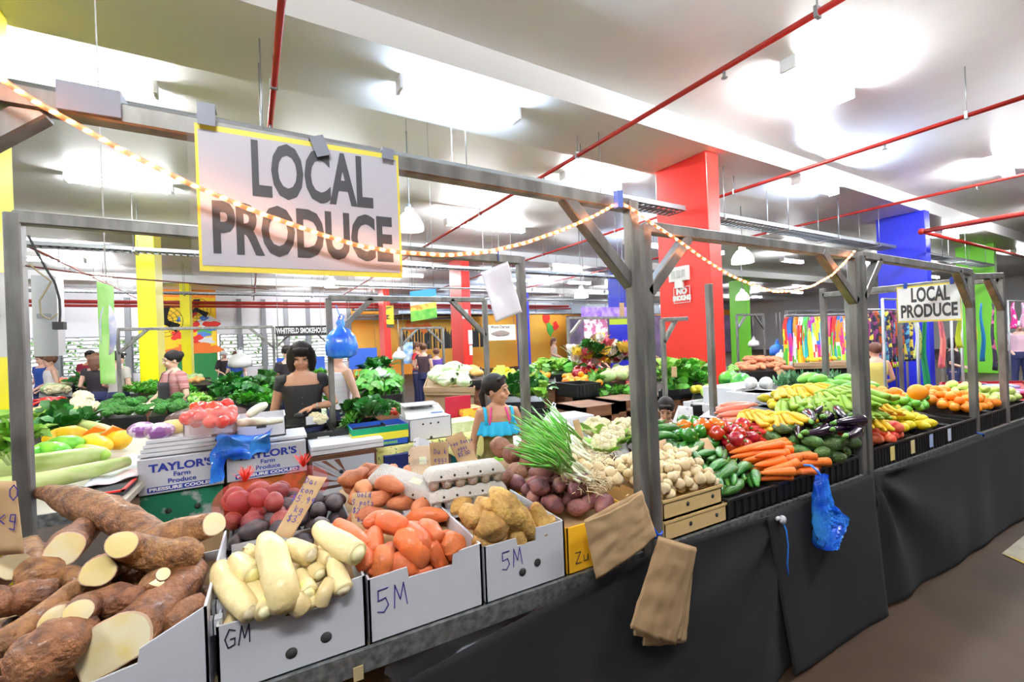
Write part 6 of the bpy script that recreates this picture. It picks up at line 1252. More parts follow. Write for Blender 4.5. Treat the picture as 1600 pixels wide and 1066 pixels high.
# red cloth table at the right
F=[onz(1462,624,.78),onz(1640,632,.78),onz(1600,598,.78),onz(1470,600,.78)]
t=stand('long table with a deep red cloth and folded pink garments at the right edge',F,.79,mat('deep_red_cloth',(.30,.005,.015),.7),mat('deep_red_cloth',(.30,.005,.015),.7),name='cloth_table')
rr=random.Random(8); cols=[(.85,.2,.4),(.8,.8,.85),(.7,.1,.3),(.3,.35,.6),(.9,.5,.6)]
for k in range(16):
    p=F[0].lerp(F[1],.1+.8*rr.random()).lerp(F[3].lerp(F[2],.5),.15+.6*rr.random()); m=MB(); m.box((-.11,-.09,0),(.11,.09,.035)); o=ob('folded_garment',m,mat('garment_%d'%(k%5),cols[k%5],.8),loc=(p.x,p.y,.79+.036*(k%2)),rot=(0,0,rr.uniform(0,3))); bv=o.modifiers.new('b','BEVEL'); bv.width=.012; bv.segments=2; tag(o,'small folded garment lying on the deep red cloth table','garment','folded garments on the red cloth table')
# chair behind it
t=thing('grey_chair','grey metal chair beside the deep red cloth table','chair',onz(1470,640,.0)*.0+V((6.0,2.55,0))); m=MB(); m.box((-.2,-.2,.42),(.2,.2,.45)); ob('seat',m,mGrey,t); m=MB(); m.box((-.2,.19,.6),(.2,.21,.86)); ob('backrest',m,mGrey,t)
for sx in (-1,1):
    for sy in (-1,1): m=MB(); m.tube((sx*.18,sy*.18,0),(sx*.18,sy*.19,.42 if sy<0 else .86),.012,6); ob('leg',m,mGrey,t)
# clothes rail of bright dresses
def garment(name,label,cat,top,w,h,cols,seed,group=None,rz=0,depth=.05,taper=1.0):
    t=thing(name,label,cat,top,rz,group); rr=random.Random(seed)
    m=MB(); nb=len(cols)
    def fn(u,v):
        ww=w*(.55+.45*min(1,v*6))*(1+(taper-1)*v); return V(((u-.5)*ww,depth*math.sin(u*PI*5+seed)*(.3+v)*.6+.01*math.sin(v*8+seed),-h*v-.02))
    nu,nv=16,14; vs=[fn(i/nu,j/nv) for j in range(nv+1) for i in range(nu+1)]
    m.v=[tuple(x) for x in vs]
    for j in range(nv):
        for i in range(nu):
            m.f.append([j*(nu+1)+i,j*(nu+1)+i+1,(j+1)*(nu+1)+i+1,(j+1)*(nu+1)+i]); m.m.append(min(nb-1,int(j*nb/nv+noise.noise(V((i*.35,j*.3,seed)))*1.8) % nb)); m.sm.append(True)
    ob('cloth',m,cols,t,thick=.008); m=MB(); m.tube((0,0,0),(0,0,-.04),.004,5); m.bar((-w*.28,0,-.05),(w*.28,0,-.05),.012); ob('hanger',m,mDark,t); return t
TD=[mat('dye_%d'%i,c,.7) for i,c in enumerate([(.85,.03,.02),(.95,.6,.02),(.1,.5,.05),(.02,.15,.6),(.02,.5,.6),(.45,.03,.4),(.9,.25,.02),(.75,.03,.2),(.6,.75,.05),(.8,.8,.85)])]
t=thing('clothes_rail','long clothes rail carrying the tie-dyed dresses','clothes rail',(9.0,5.15,0)); A=V((-.05,0,1.86)); B=V((2.6,-.75,1.84)); ob('rail',MB().tube(A,B,.015),mGrey,t)
for q in (A,B): ob('upright',MB().tube((q.x,q.y,0),q,.015),mGrey,t)
rr=random.Random(21)
for k in range(24):
    f=(k+.5)/24; p=V(t.location)+A.lerp(B,f); cs=[TD[(k*3+j*(1+k%3))%10] for j in range(3+k%2)]; garment('tie_dyed_dress','bright tie-dyed dress hanging on the rail at the right','dress',p+V((0,0,-.02)),.30,1.05+.1*rr.random(),cs,k,'tie-dyed dresses on the rail',rz=rr.uniform(.9,1.3)-1.2)
# dark patterned clothes between posts, scarves in front of the blue pillar
t=thing('clothes_rail','clothes rail of dark patterned shirts left of the blue pillar','clothes rail',(7.2,3.2,0)); A=V((0,0,1.82)); B=V((1.2,-.15,1.8)); ob('rail',MB().tube(A,B,.015),mGrey,t)
for q in (A,B): ob('upright',MB().tube((q.x,q.y,0),q,.015),mGrey,t)
DK=[mat('darkprint_%d'%i,c,.8,col2=d,scale=14,ramp=(.48,.54)) for i,(c,d) in enumerate([((.02,.05,.2),(.1,.4,.6)),((.02,.03,.1),(.8,.7,.1)),((.02,.02,.05),(.3,.05,.2)),((.5,.1,.02),(.05,.05,.05))])]
for k in range(10): garment('patterned_shirt','dark patterned shirt hanging left of the blue pillar','shirt',V(t.location)+A.lerp(B,(k+.5)/10),.32,.75,[DK[k%4]],k,'dark patterned shirts left of the blue pillar',rz=-.3)
t=thing('scarf_rail','short rail carrying the hanging scarves below the farther produce sign','clothes rail',(5.9,2.05,0)); A=V((0,0,1.86)); B=V((1.5,.1,1.86)); ob('rail',MB().tube(A,B,.012),mGrey,t)
for q in (A,B): ob('upright',MB().tube((q.x,q.y,0),q,.015),mGrey,t)
for (u,h,w_,c,lab) in ((1442,.95,.14,mat('scarf_green',(.0,.28,.10),.6),'long emerald green scarf below the farther produce sign'),(1432,.62,.12,mat('scarf_olive',(.5,.6,.15),.7,col2=(.1,.2,.05),scale=20,ramp=(.55,.6)),'patterned olive scarf left of the green scarf'),(1470,.75,.2,mat('scarf_coral',(.80,.22,.18),.65,col2=(.5,.1,.15),scale=9,ramp=(.5,.6)),'coral pink scarf right of the green scarf'),(1497,.55,.1,mat('scarf_lime',(.45,.6,.02),.65),'lime scarf behind the end post'),(1520,.6,.14,mat('scarf_yellow',(.85,.75,.02),.65),'yellow scarf right of the end post'),(1533,.8,.14,mat('scarf_blue',(.0,.16,.38),.65),'teal blue scarf right of the end post'),(1550,.95,.22,mat('scarf_floral',(.03,.02,.05),.65,col2=(.7,.15,.3),scale=10,ramp=(.52,.56)),'dark floral scarf with pink roses right of the end post')):
    p=ony(u,480,2.08); 
    if u>1505: p=ony(u,470,2.3)
    garment('scarf',lab,'scarf',V((p.x,p.y,1.85)),w_*1.2,h,[c],u,rz=.25,depth=.03,taper=1.2)
for (u,c,lab) in ((1583,(.9,.02,.3),'bright pink top hanging at the right edge'),(1598,(.85,.4,.6),'pale pink printed top hanging at the right edge')):
    p=ony(u,470,2.9); garment('pink_shirt',lab,'top',V((p.x,p.y,1.95)),.32,.5,[mat('pink_%d'%u,c,.7,col2=(.8,.8,.85),scale=12,ramp=(.55,.6))],u,rz=.3)
t=thing('scarf_rail','short rail above the scarves right of the end post','clothes rail',(6.2,2.3,0)); A=V((-.4,0,1.86)); B=V((1.4,0,1.86)); ob('rail',MB().tube(A,B,.012),mGrey,t)
for q in (A,B): ob('upright',MB().tube((q.x,q.y,0),q,.015),mGrey,t)
p=ony(1583,470,2.9); q_=ony(1600,470,2.9); t=thing('garment_rail','rail carrying the pink tops at the right edge','clothes rail',(p.x-.3,2.9,0)); ob('rail',MB().tube((0,0,1.96),(q_.x-p.x+.7,0,1.96),.012),mGrey,t)
for x in (0,q_.x-p.x+.7): ob('upright',MB().tube((x,0,0),(x,0,1.96),.015),mGrey,t)
# flower stall
ph([bunch('flower_bunch','flowers',26,.18,.025,s,mat('petal_%d'%s,c,.6,var=.2),mLeaf,th0=0,th1=.9,R=.07) for s,c in enumerate([(.9,.88,.85),(.9,.35,.15),(.7,.1,.2),(.9,.7,.1)])]+kale,[(890,582),(1000,572),(1000,556),(895,560)],1.0,46,'bunch of flowers or ferns in the crowded flower stall','flower stall bunches','dark stand of the flower stall',seed=95,sc=1.2,roll=.3,zb=1.25,hmax=.5,tries=6)
def banner(label,u0,v0,u1,v1,y,mm,name='hanging_banner',thick=.01):
    a=ony(u0,v0,y); b=ony(u1,v1,y); t=thing(name,label,'banner',((a.x+b.x)/2,y,(a.z+b.z)/2)); w=abs(b.x-a.x)/2; h=abs(a.z-b.z)/2
    ob('panel',MB().box((-w,0,-h),(w,thick,h)),mm,t)
    m=MB()
    for sx in (-.9,.9): m.tube((w*sx,thick/2,h),(w*sx,thick/2,4.28-t.location.z),.004,4)
    ob('cord',m,mGrey,t); return t,w,h
banner('purple banner across the top of the flower stall',908,480,998,494,9.5,mat('purple_print',(.18,.06,.55),.6,col2=(.45,.3,.8),scale=6))
banner('large printed flower picture hanging in the flower stall',912,494,950,530,9.6,mat('flower_print',(.5,.12,.25),.6,col2=(.85,.8,.8),scale=7,ramp=(.45,.55)))
banner('lime green card strip beside the flower picture',952,494,980,507,9.7,mat('lime_card',(.65,.85,.05),.6))
banner('brown card hanging left of the double post',968,473,976,496,7.0,mCardB,'hanging_card')
t,w,h=banner('white hanging sign lettered for charcoal, right of the middle red pillar',757,508,806,531,8.5,mat('charcoal_sign',(.75,.73,.68),.5)); lettering('lettering','Wood Charcoal',t,(0,0,h*.7),(1,0,0),(0,0,1),h*.55,mInk,.002,sx=.75); m=MB(); m.ell((0,-.01,-.12*h),(w*.55,.004,h*.35),14,8,.3,1); ob('printed_picture',m,mat('char_print',(.25,.2,.18),.6),t)
t,w,h=banner('black sign with white lettering for the smokehouse, behind the woman in black',430,510,513,523.5,12.5,mDark); lettering('lettering','WHITFIELD SMOKEHOUSE',t,(0,0,0),(1,0,0),(0,0,1),h*1.5,mW,.006,sx=w*1.9/(h*1.5*11.6))
# poster with blue top, flowers and green
a=ony(640,450,5.2); b=ony(683,497,5.2); W2=(b.x-a.x); t=thing('hanging_poster','hanging poster with a blue top and orange flowers on green','poster',((a.x+b.x)/2,5.2,0)); 
zs=[ony(640,v,5.2).z for v in (456,468,478,487,503)]; mm=[mat('poster_blue',(.05,.35,.8),.4),mat('poster_teal',(.35,.6,.6),.4,col2=(.7,.8,.75),scale=9),mat('poster_flower',(.9,.3,.05),.4,col2=(.85,.8,.1),scale=14,ramp=(.45,.55)),mat('poster_green',(.08,.45,.05),.4,col2=(.3,.65,.1),scale=10)]
for k in range(4): m=MB(); m.add([(-W2/2,0,zs[k]),(W2/2,0,zs[k]+.05),(W2/2,0,zs[k+1]+.05),(-W2/2,0,zs[k+1])],[(3,2,1,0)]); ob('printed_band',m,mm[k],t,thick=.003)
m=MB()
for sx in (-.4,.4): m.tube((W2*sx,0,zs[0]+.02),(W2*sx,0,4.28),.003,4)
m.tube((-1,0,2.25),(1,0,2.25),.012,6); ob('cord',m,mGrey,t)
# orange and yellow tilted sign board near the farthest red pillar
banner('yellow and black printed board leaning by the farthest red pillar',603,478,616,512,9.0,mat('board_print',(.8,.6,.02),.5,col2=(.05,.04,.02),scale=6,ramp=(.48,.54),stretch=(.3,1,3)))
# white plastic sleeve
def sheet(name,label,cat,quad,y,m_,curve=.02,thick=.001,seed=0,nu=14,nv=16):
    c=[ony(u,v,y) for u,v in quad]; ctr=sum(c,V())/4; t=thing(name,label,cat,ctr); c=[q-ctr for q in c]
    m=MB(); m.grid(lambda a,b:(c[0].lerp(c[1],a)).lerp(c[3].lerp(c[2],a),b)+V((0,curve*math.sin(a*PI)*(1 if seed%2 else -1)+curve*.5*noise.noise(V((a*3,b*3,seed))),0)),nu,nv); ob('sheet',m,m_,t,thick=thick); return t,c
mSlv=mat('white_sleeve',(.80,.79,.88),.25,coat=.5)
t,c=sheet('plastic_sleeve','blank white plastic sleeve hanging tilted from the rear frame','sleeve',[(775,504),(816,488),(793,408),(752,426)],2.13,mSlv,seed=1)
p=ony(779,408,2.13)-V(t.location); ob('hook',MB().tube(p,p+V((0,0,.055)),.003),mat('blue_hook',(.05,.1,.4),.4),t)
# green painted board with a blue oval
t,c=sheet('painted_board','tall green painted board with a blue oval hanging at the left','board',[(158,600),(180,600),(177,448),(152,440)],3.4,mat('board_green',(.25,.65,.12),.5,col2=(.5,.85,.3),scale=5),seed=2,thick=.006)
m=MB(); p=ony(169,515,3.385)-V(t.location); m.sweep([p,p+V((0,-.004,0))],[(.038,.15),(.038,.15)],20,round_=(False,False)); ob('blue_oval',m,mat('oval_blue',(.35,.42,.7),.4,col2=(.8,.82,.9),scale=12),t); p=ony(165,432,3.4)-V(t.location); ob('cord',MB().tube(p,V((p.x,p.y,4.28-t.location.z)),.004),mW,t)
# people-free props: blue tarp behind, white freezer strip, scales
banner('blue tarpaulin hanging behind the hair of the woman in black',432,560,508,580,11.5,mat('blue_tarp',(.03,.12,.6),.5),'tarpaulin'); banner('blue tarpaulin behind the blue bag',545,545,590,575,11,mat('blue_tarp',(.03,.12,.6),.5),'tarpaulin')
banner('blue and white printed vending panel right of the hanging white bag',630,535,646,568,10.5,mat('vending_blue',(.02,.25,.7),.4,col2=(.7,.8,.9),scale=6),'vending_panel')
for (u,v,y,s,lab) in ((1215,470,5.55,1,'blue and white plastic bags hanging in front of the dress rack'),):
    pass
# ================================================================ PEOPLE
mSkin=mat('skin_tan',(.52,.27,.16),.5,sss=.05,var=.04); mSkinL=mat('skin_light',(.72,.44,.33),.5,sss=.05); mHairB=mat('hair_black',(.006,.004,.004),.6,col2=(.016,.010,.008),scale=60,stretch=(8,8,.6),spec=.25); mHairBr=mat('hair_brown',(.07,.025,.012),.6,col2=(.16,.06,.03),scale=60,stretch=(8,8,.6)); mLip=mat('lips',(.45,.12,.10),.45); mEye=mat('eye_dark',(.01,.008,.008),.2)
def person(label,loc,face,H,skin,hairm,arms,top=None,bottom=None,hair='bob',head=(0,0),vox=.009,child=False,hands=True,group=None,sleeve=None,strap=None,apron=None,lean=0,width=1.0,legs=True,back=False):
    """arms: (elbow,wrist) for right then left in body frame (facing -Y), metres for H=1.65. head=(yaw,pitch)"""
    s=H/1.65; t=thing('person',label,'person',loc,face,group); t.scale=(s,s,s)
    hs=1.12 if child else 1.0; w=width
    m=MB(); L=lambda y,z:y-lean*max(0,z-.9)
    if legs:
        for sx in (-1,1): 
            m.sweep([(sx*.09,0,.92),(sx*.095,0,.72),(sx*.095,-.01,.48),(sx*.095,.02,.28),(sx*.095,.03,.07)],[.09,.08,.058,.052,.035],12); m.sweep([(sx*.095,.06,.03),(sx*.10,-.06,.035),(sx*.105,-.15,.025)],[.035,.04,.03],10)
    TR=[(.86,.145,.11),(.95,.150,.11),(1.05,.125*w,.095),(1.15,.130*w,.100),(1.26,.150*w,.108),(1.34,.155*w,.10),(1.40,.11*w,.075),(1.44,.055,.055)]
    m.sweep([(0,L(0,z),z) for z,a,b in TR],[(a,b) for z,a,b in TR],18)
    nk=V((0,L(0,1.43),1.42)); hc=V((0,L(-.02,1.55),1.545)); m.sweep([nk-V((0,0,.06)),nk+V((0,-.005,.03)),hc-V((0,-.01,.04))],[.052,.047,.05],12)
    HM=Matrix.Rotation(head[0],4,'Z')@Matrix.Rotation(head[1],4,'X')
    def hp(x,y,z): return hc+HM@V((x*hs,y*hs,z*hs))
    M3=HM.to_3x3()
    m.ell(hp(0,.012,.025),(.074*hs,.092*hs,.095*hs),18,12,M=M3); m.ell(hp(0,-.022,-.045),(.056*hs,.060*hs,.066*hs),16,10,M=M3); m.ell(hp(0,-.045,-.092),(.026*hs,.022*hs,.018*hs),10,8,M=M3)
    m.sweep([hp(0,-.080,.018),hp(0,-.094,-.012),hp(0,-.100,-.026)],[.008*hs,.011*hs,.014*hs],8); 
    for sx in (-1,1):
        m.ell(hp(sx*.076,.01,-.01),(.010*hs,.018*hs,.028*hs),8,8,M=M3); m.ell(hp(sx*.034,-.066,-.030),(.022*hs,.018*hs,.020*hs),8,6,M=M3); m.ell(hp(sx*.031,-.076,.030),(.022*hs,.010*hs,.008*hs),8,6,M=M3)
    W=[]
    for i,sx in enumerate((-1,1)):
        sh=V((sx*.155*w,L(0,1.36),1.36)); el=V(arms[i][0]); wr=V(arms[i][1]); W.append((sh,el,wr))
        m.sweep([V((sx*.08,L(0,1.36),1.36)),sh,sh.lerp(el,.35),el,el.lerp(wr,.35),wr],[.05,.047,.042,.034,.033,.023],12)
        d=(wr-el).normalized(); hd=(d+V((0,0,-.35))).normalized() if len(arms[i])<3 else V(arms[i][2]).normalized()
        sd=hd.cross(V((0,0,1))); sd=sd.normalized() if sd.length>.2 else V((0,1,0)); up=sd.cross(hd)
        pc=wr+hd*.045; m.sweep([wr,wr+hd*.03,wr+hd*.075],[(.022,.016),(.036,.014),(.036,.012)],12)
        if hands:
            for k,ln in enumerate((.058,.068,.072,.06)):
                o=wr+hd*.078+sd*((k-1.5)*.019); dn=-up; r=.0085
                m.sweep([o-hd*.01,o+hd*ln*.4+dn*.006,o+hd*ln*.75+dn*.02,o+hd*ln*.95+dn*.036],[r,r,r*.9,r*.75],7)
            th=wr+hd*.025+sd*(-.026); m.sweep([th,th-sd*.022+hd*.022-up*.01,th-sd*.025+hd*.05-up*.02],[.011,.0105,.008],7)
        else: m.ell(wr+hd*.09,(.03,.03,.03),8,6)
    remeshed('body',m,skin,t,vox,3)
    # face
    fm=MB()
    for sx in (-1,1): fm.ell(hp(sx*.031,-.0825,.012),(.014*hs,.006*hs,.0048*hs),10,6,M=M3)
    ob('eyes',fm,mEye,t); fm=MB()
    for sx in (-1,1): fm.sweep([hp(sx*.016,-.088,.036),hp(sx*.033,-.087,.041),hp(sx*.05,-.077,.036)],[.003,.0035,.002],6)
    ob('eyebrows',fm,hairm,t); ob('mouth',MB().sweep([hp(-.022,-.078,-.058),hp(0,-.086,-.055),hp(.022,-.078,-.058)],[.003,.0065,.003],8),mLip,t)
    # hair
    h=MB()
    if hair in('bob','long','bun','short','pony','cap'):
        k=1.12 if hair=='bob' else 1.07; h.ell(hp(0,.026,.042),(.084*hs*k,.095*hs*k,.088*hs*k),20,14,.03,3,freq=20,M=M3)
        if hair=='bob':
            h.sweep([hp(0,.05,.06),hp(0,.055,-.02),hp(0,.05,-.10)],[(.098*hs,.065*hs),(.102*hs,.06*hs),(.09*hs,.045*hs)],18)
            for sx in (-1,1): h.sweep([hp(sx*.045,-.02,.10),hp(sx*.078,-.012,.04),hp(sx*.084,-.012,-.04),hp(sx*.076,-.018,-.115)],[(.03,.04),(.020,.042),(.020,.042),(.012,.028)],12)
            h.sweep([hp(-.055,-.07,.085),hp(0,-.088,.095),hp(.055,-.07,.085)],[.02,.024,.02],10); h.sweep([hp(-.05,-.074,.062),hp(0,-.086,.066),hp(.05,-.074,.062)],[.014,.016,.014],10)
        if hair=='long': h.sweep([hp(0,.06,.08),hp(0,.08,0),hp(0,.085,-.1),hp(0,.08,-.2)],[(.085,.05),(.095,.055),(.09,.045),(.04,.025)],16)
        if hair=='pony': h.ell(hp(0,.11,.02),(.03,.03,.035),10,8,M=M3); h.sweep([hp(0,.11,.02),hp(0,.135,-.04),hp(.0,.12,-.12),hp(0,.10,-.17)],[.024,.03,.022,.006],10); h.sweep([hp(-.062,-.045,.085),hp(0,-.062,.112),hp(.062,-.045,.085)],[.014,.016,.014],10)
        if hair=='bun': h.ell(hp(0,.105,.06),(.05,.045,.05),12,10,.1,2,M=M3)
        if hair=='short':
            h.sweep([hp(-.055,-.066,.085),hp(0,-.084,.094),hp(.055,-.066,.085)],[.02,.024,.02],10); h.sweep([hp(0,.06,.03),hp(0,.07,-.03)],[(.08,.04),(.06,.03)],14)
        remeshed('hair',h,hairm,t,.007,2)
    if hair=='cap': ob('cap',MB().ell(hp(0,.01,.062),(.093,.11,.072),18,10,M=M3),sleeve or mW,t)
    # clothes
    if top:
        mt,z0,z1,sl=top; c=MB(); g=.010; rows=[(z,a,b) for z,a,b in [(.86,.150,.115)]+TR[1:] if z0-.001<=z<=z1+.001]
        def at(z):
            for (za,aa,ba),(zb_,ab,bb) in zip(TR,TR[1:]):
                if za<=z<=zb_: f=(z-za)/(zb_-za); return aa*(1-f)+ab*f,ba*(1-f)+bb*f
            return TR[0][1],TR[0][2]
        zz=[z0+(z1-z0)*k/9 for k in range(10)]; c.sweep([(0,L(0,z),z) for z in zz],[(at(z)[0]+g+.004*math.sin(z*60),at(z)[1]+g) for z in zz],24,.03,3,freq=18,round_=(False,False))
        for (sh,el,wr) in W:
            if sl>0: c.sweep([V((sh.x*.75,sh.y,sh.z-.0)),sh,sh.lerp(el,sl*.6),sh.lerp(el,sl)],[.058,.058,.053,.052],14,round_=(False,False))
        remeshed('top',c,mt,t,.008,2)
    if bottom:
        mt,zh=bottom; c=MB(); c.sweep([(0,0,1.0),(0,0,.93),(0,0,.84)],[(.148,.116),(.168,.128),(.165,.125)],18,round_=(False,False))
        for sx in (-1,1): c.sweep([(sx*.085,0,.9),(sx*.095,0,.7),(sx*.095,-.005,.5),(sx*.095,.015,zh)],[.10,.09,.07,.062],14,round_=(False,False))
        remeshed('trousers',c,mt,t,.011,2)
    return t,W,hp,L
# woman in black
mBlkTop=mat('black_top',(.012,.011,.013),.75,bump=.1,bscale=200); mJean=mat('navy_jeans',(.015,.02,.08),.8,col2=(.03,.04,.13),scale=90)
p=ony(471,560,3.98)
t,W,hp,L=person('woman with a dark bob and black short-sleeved top looking down at her hands',(p.x,3.98,0),-.10,1.59,mSkin,mHairB,[((-.225,.05,1.10),(-.23,-.04,.86),(0,-.1,-1)),((.245,.0,1.14),(.09,-.20,1.15),(-1,-.25,-.25))],top=(mBlkTop,.97,1.32,.30),bottom=(mJean,.1),hair='bob',head=(.0,.30),vox=.0065)
m=MB()
for k in range(5): m.ell((0,-.118,1.02+k*.05),(.006,.004,.006),8,6)
ob('buttons',m,mat('button_dark',(.05,.05,.06),.3),t)
m=MB(); m.sweep([(math.cos(a*PI/8)*.162,math.sin(a*PI/8)*.125,.985) for a in range(17)],[(.006,.016)]*17,6,cap=False); ob('belt',m,mDark,t)
m=MB(); w=V((.10,-.19,1.15)); m.sweep([w+V((.012,math.cos(a*PI/6)*.026,math.sin(a*PI/6)*.026)) for a in range(13)],[.005]*13,6,cap=False); ob('wristwatch',m,mat('watch_silver',(.4,.38,.35),.3,.8),t)
m=MB(); m.ell((-.02,-.19,.97),(.035,.02,.022),12,8); tag(ob('coin_purse',m,mDark,None,loc=tuple(t.matrix_basis@V((-.025,-.17,.975))) if 0 else (p.x-.045,3.98-.25,1.055)),'small dark round purse held by the woman in black','purse')
bpy.data.objects['coin_purse'].data.transform(Matrix.Translation((.02,.19,-.97)))
# girl
p=ony(777,640,2.72); mTurq=mat('turquoise_frill',(.01,.42,.72),.65); mOliv=mat('olive_dress',(.10,.085,.01),.7,col2=(.18,.15,.04),scale=14)
H=1.31
t,W,hp,L=person('girl with a ponytail in a turquoise frilled olive sundress looking to the right',(p.x,2.72,0),-.30,H,mSkin,mHairB,[((-.215,.03,1.10),(-.26,-.14,.88)),((.24,.02,1.10),(.17,-.16,.93))],top=(mOliv,.86,1.22,0),bottom=None,hair='pony',head=(.95,.02),vox=.0075,child=True,width=.94)
m=MB(); n=60
def fr_(u,v):
    a=2*PI*u; w=.016*math.sin(a*15)*v; return V((math.cos(a)*(.152+.035*v+w),math.sin(a)*(.116+.04*v+w),1.29-.11*v))
m.grid(fr_,90,6); ob('frill',m,mTurq,t,thick=.002)
m=MB()
for sx in (-1,1):
    for (x0,x1,c) in ((.115,.10,0),): m.sweep([(sx*x0,-.100,1.27),(sx*x0,-.105,1.33),(sx*x0,-.06,1.40),(sx*x0,.04,1.40),(sx*x0,.10,1.28)],[(.014,.004)]*5,8)
ob('straps',m,mTurq,t); m=MB()
for sx in (-1,1): m.sweep([(sx*.085,-.104,1.27),(sx*.075,-.10,1.34),(sx*.06,-.06,1.405)],[(.008,.004)]*3,8)
ob('inner_straps',m,mat('pink_strap',(.8,.05,.3),.6),t)
m=MB(); m.sweep([(0,0,.9),(0,0,.7),(0,0,.55)],[(.16,.12),(.2,.16),(.24,.19)],24,.04,2,freq=20,cap=False); ob('skirt',m,mOliv,t,thick=.004)
# boy behind the double post
p=ony(1040,650,2.42)
# standing on the floor behind the bench, only his head shows
t,W,hp,L=person('small boy with short black hair whose lowered head shows right of the double post',(p.x,2.42,0),-.45,1.06,mSkin,mHairB,[((-.2,.03,1.1),(-.2,-.1,.9)),((.2,.03,1.1),(.15,-.12,.95))],top=(mat('grey_tee',(.35,.36,.38),.8),.86,1.38,.4),bottom=(mJean,.1),hair='short',head=(-.45,.45),vox=.008,child=True)
# woman in striped top with apron
p=ony(272,590,6.9); mStr=mat('rose_striped_knit',(.42,.14,.14),.8,col2=(.55,.30,.30),scale=28,stretch=(.05,.05,3),ramp=(.45,.55))
t,W,hp,L=person('woman with a black bun, rose striped top and black apron, seen side-on',(p.x,6.9,0),-.9,1.58,mSkinL,mHairB,[((-.24,-.05,1.10),(-.22,-.25,.95)),((.25,.0,1.10),(.2,-.2,.95))],top=(mStr,.9,1.38,.75),bottom=(mJean,.1),hair='bun',head=(-.25,.15),vox=.009)
m=MB(); m.grid(lambda u,v:V(((u-.5)*.24,-.128-.02*math.cos((u-.5)*3),1.27-.6*v)),8,8); ob('apron',m,mBlkTop,t,thick=.004); m=MB()
for sx in (-1,1): m.sweep([(sx*.10,-.13,1.26),(sx*.07,-.10,1.38),(sx*.04,0,1.45)],[(.008,.003)]*3,6)
ob('apron_straps',m,mBlkTop,t)
# woman in white vest behind the blue bag
p=ony(531,600,4.7); mVest=mat('lilac_white_vest',(.68,.66,.82),.8,col2=(.78,.77,.88),scale=20,stretch=(.1,.1,3))
t,W,hp,L=person('person in a pale lilac sleeveless top behind the hanging blue bag',(p.x,4.7,0),-1.2,1.60,mSkinL,mHairB,[((-.22,.06,1.10),(-.2,-.02,.86)),((.22,.06,1.10),(.24,.02,.86))],top=(mVest,.9,1.36,0),bottom=(mJean,.1),hair='short',head=(0,.1),vox=.009)
# shoppers far left
def far(label,u,y,face,H,sk,hm,tc,hair,sl=.4,pose=0,head=(0,.2)):
    p=ony(u,560,y); A=[((-.22,.03,1.10),(-.15,-.2,1.0)),((.22,.03,1.10),(.15,-.2,1.0))] if pose==0 else [((-.22,.05,1.10),(-.22,0,.86)),((.22,.05,1.10),(.22,0,.86))]
    return person(label,(p.x,y,0),face,H,sk,hm,A,top=(tc,.88,1.37,sl),bottom=(mJean,.1),hair=hair,head=head,vox=.016,hands=False)
mc=lambda n,c:mat('shirt_'+n,c,.8)
far('man in a blue shirt partly hidden at the far left behind the red fruit',66,12.5,-.6,1.66,mSkinL,mHairBr,mc('blue',(.02,.08,.4)),'short')
far('woman in a white vest leaning over the red fruit at the far left',79,12.0,-1.0,1.60,mSkinL,mHairBr,mc('white',(.8,.75,.78)),'bun',0)
far('person in a dark red shirt behind the long haired shopper',141,12.5,.2,1.68,mSkin,mHairB,mc('maroon',(.25,.01,.04)),'short')
far('shopper with long auburn hair and a black top, seen from behind',150,10.2,PI,1.60,mSkinL,mHairBr,mc('black',(.015,.01,.015)),'long',.3)
far('shopper in a grey shirt with a dark backpack left of the yellow pillar',183,9.6,2.6,1.62,mSkinL,mHairB,mc('greige',(.5,.47,.42)),'short',.6)
far('person in a black top with a grey headscarf beyond the vegetables',350,15.0,.6,1.58,mSkinL,mat('grey_hair',(.3,.3,.33),.6),mc('black',(.015,.01,.015)),'cap',.9)
far('person in a blue top standing by the white hanging bag, far behind',369,13.0,.4,1.55,mSkinL,mHairBr,mc('blue',(.02,.08,.4)),'short',.5)
far('person in black just visible behind the shoulder of the woman in black',449,8.2,.5,1.60,mSkinL,mHairB,mc('black',(.015,.01,.015)),'short',.5)
far('bending shopper in a red shirt behind the wombok cabbages',652,10.5,.9,1.60,mSkin,mHairBr,mc('red',(.5,.02,.03)),'short',.5)
far('shopper in a dark top with tied auburn hair behind the womboks',662,9.6,2.4,1.56,mSkinL,mHairBr,mc('charcoal',(.06,.03,.04)),'bun',.2)
far('shopper in a purple shirt bending right of the dark-topped one',682,9.9,2.8,1.44,mSkinL,mHairBr,mc('purple',(.12,.06,.35)),'short',.5)
far('long haired woman in a pale dress in front of the orange wall',866,12.5,.8,1.60,mSkinL,mHairBr,mc('beige',(.6,.5,.4)),'long',0)
far('woman with brown hair and a red top in the flower stall',930,7.6,.3,1.60,mSkinL,mHairBr,mc('red',(.5,.02,.03)),'bob',.3)
far('person in a pale mint shirt just right of the double post',1014,8.5,1.2,1.62,mSkinL,mHairB,mc('mint',(.5,.75,.72)),'short',.6)
far('person with brown hair and yellow vest between the right posts, seen from behind',1368,2.75,2.5,1.34,mSkinL,mHairBr,mc('yellow',(.85,.75,.2)),'short',0)
far('person in a pale pink shirt and white cap at the right edge',1594,3.1,-1.2,1.55,mSkinL,mHairBr,mc('pink',(.8,.55,.65)),'cap',.5)
far('dark haired seated-height person in black behind the red cloth table',1490,3.2,.2,1.30,mSkinL,mHairB,mc('black',(.015,.01,.015)),'bob',.8)
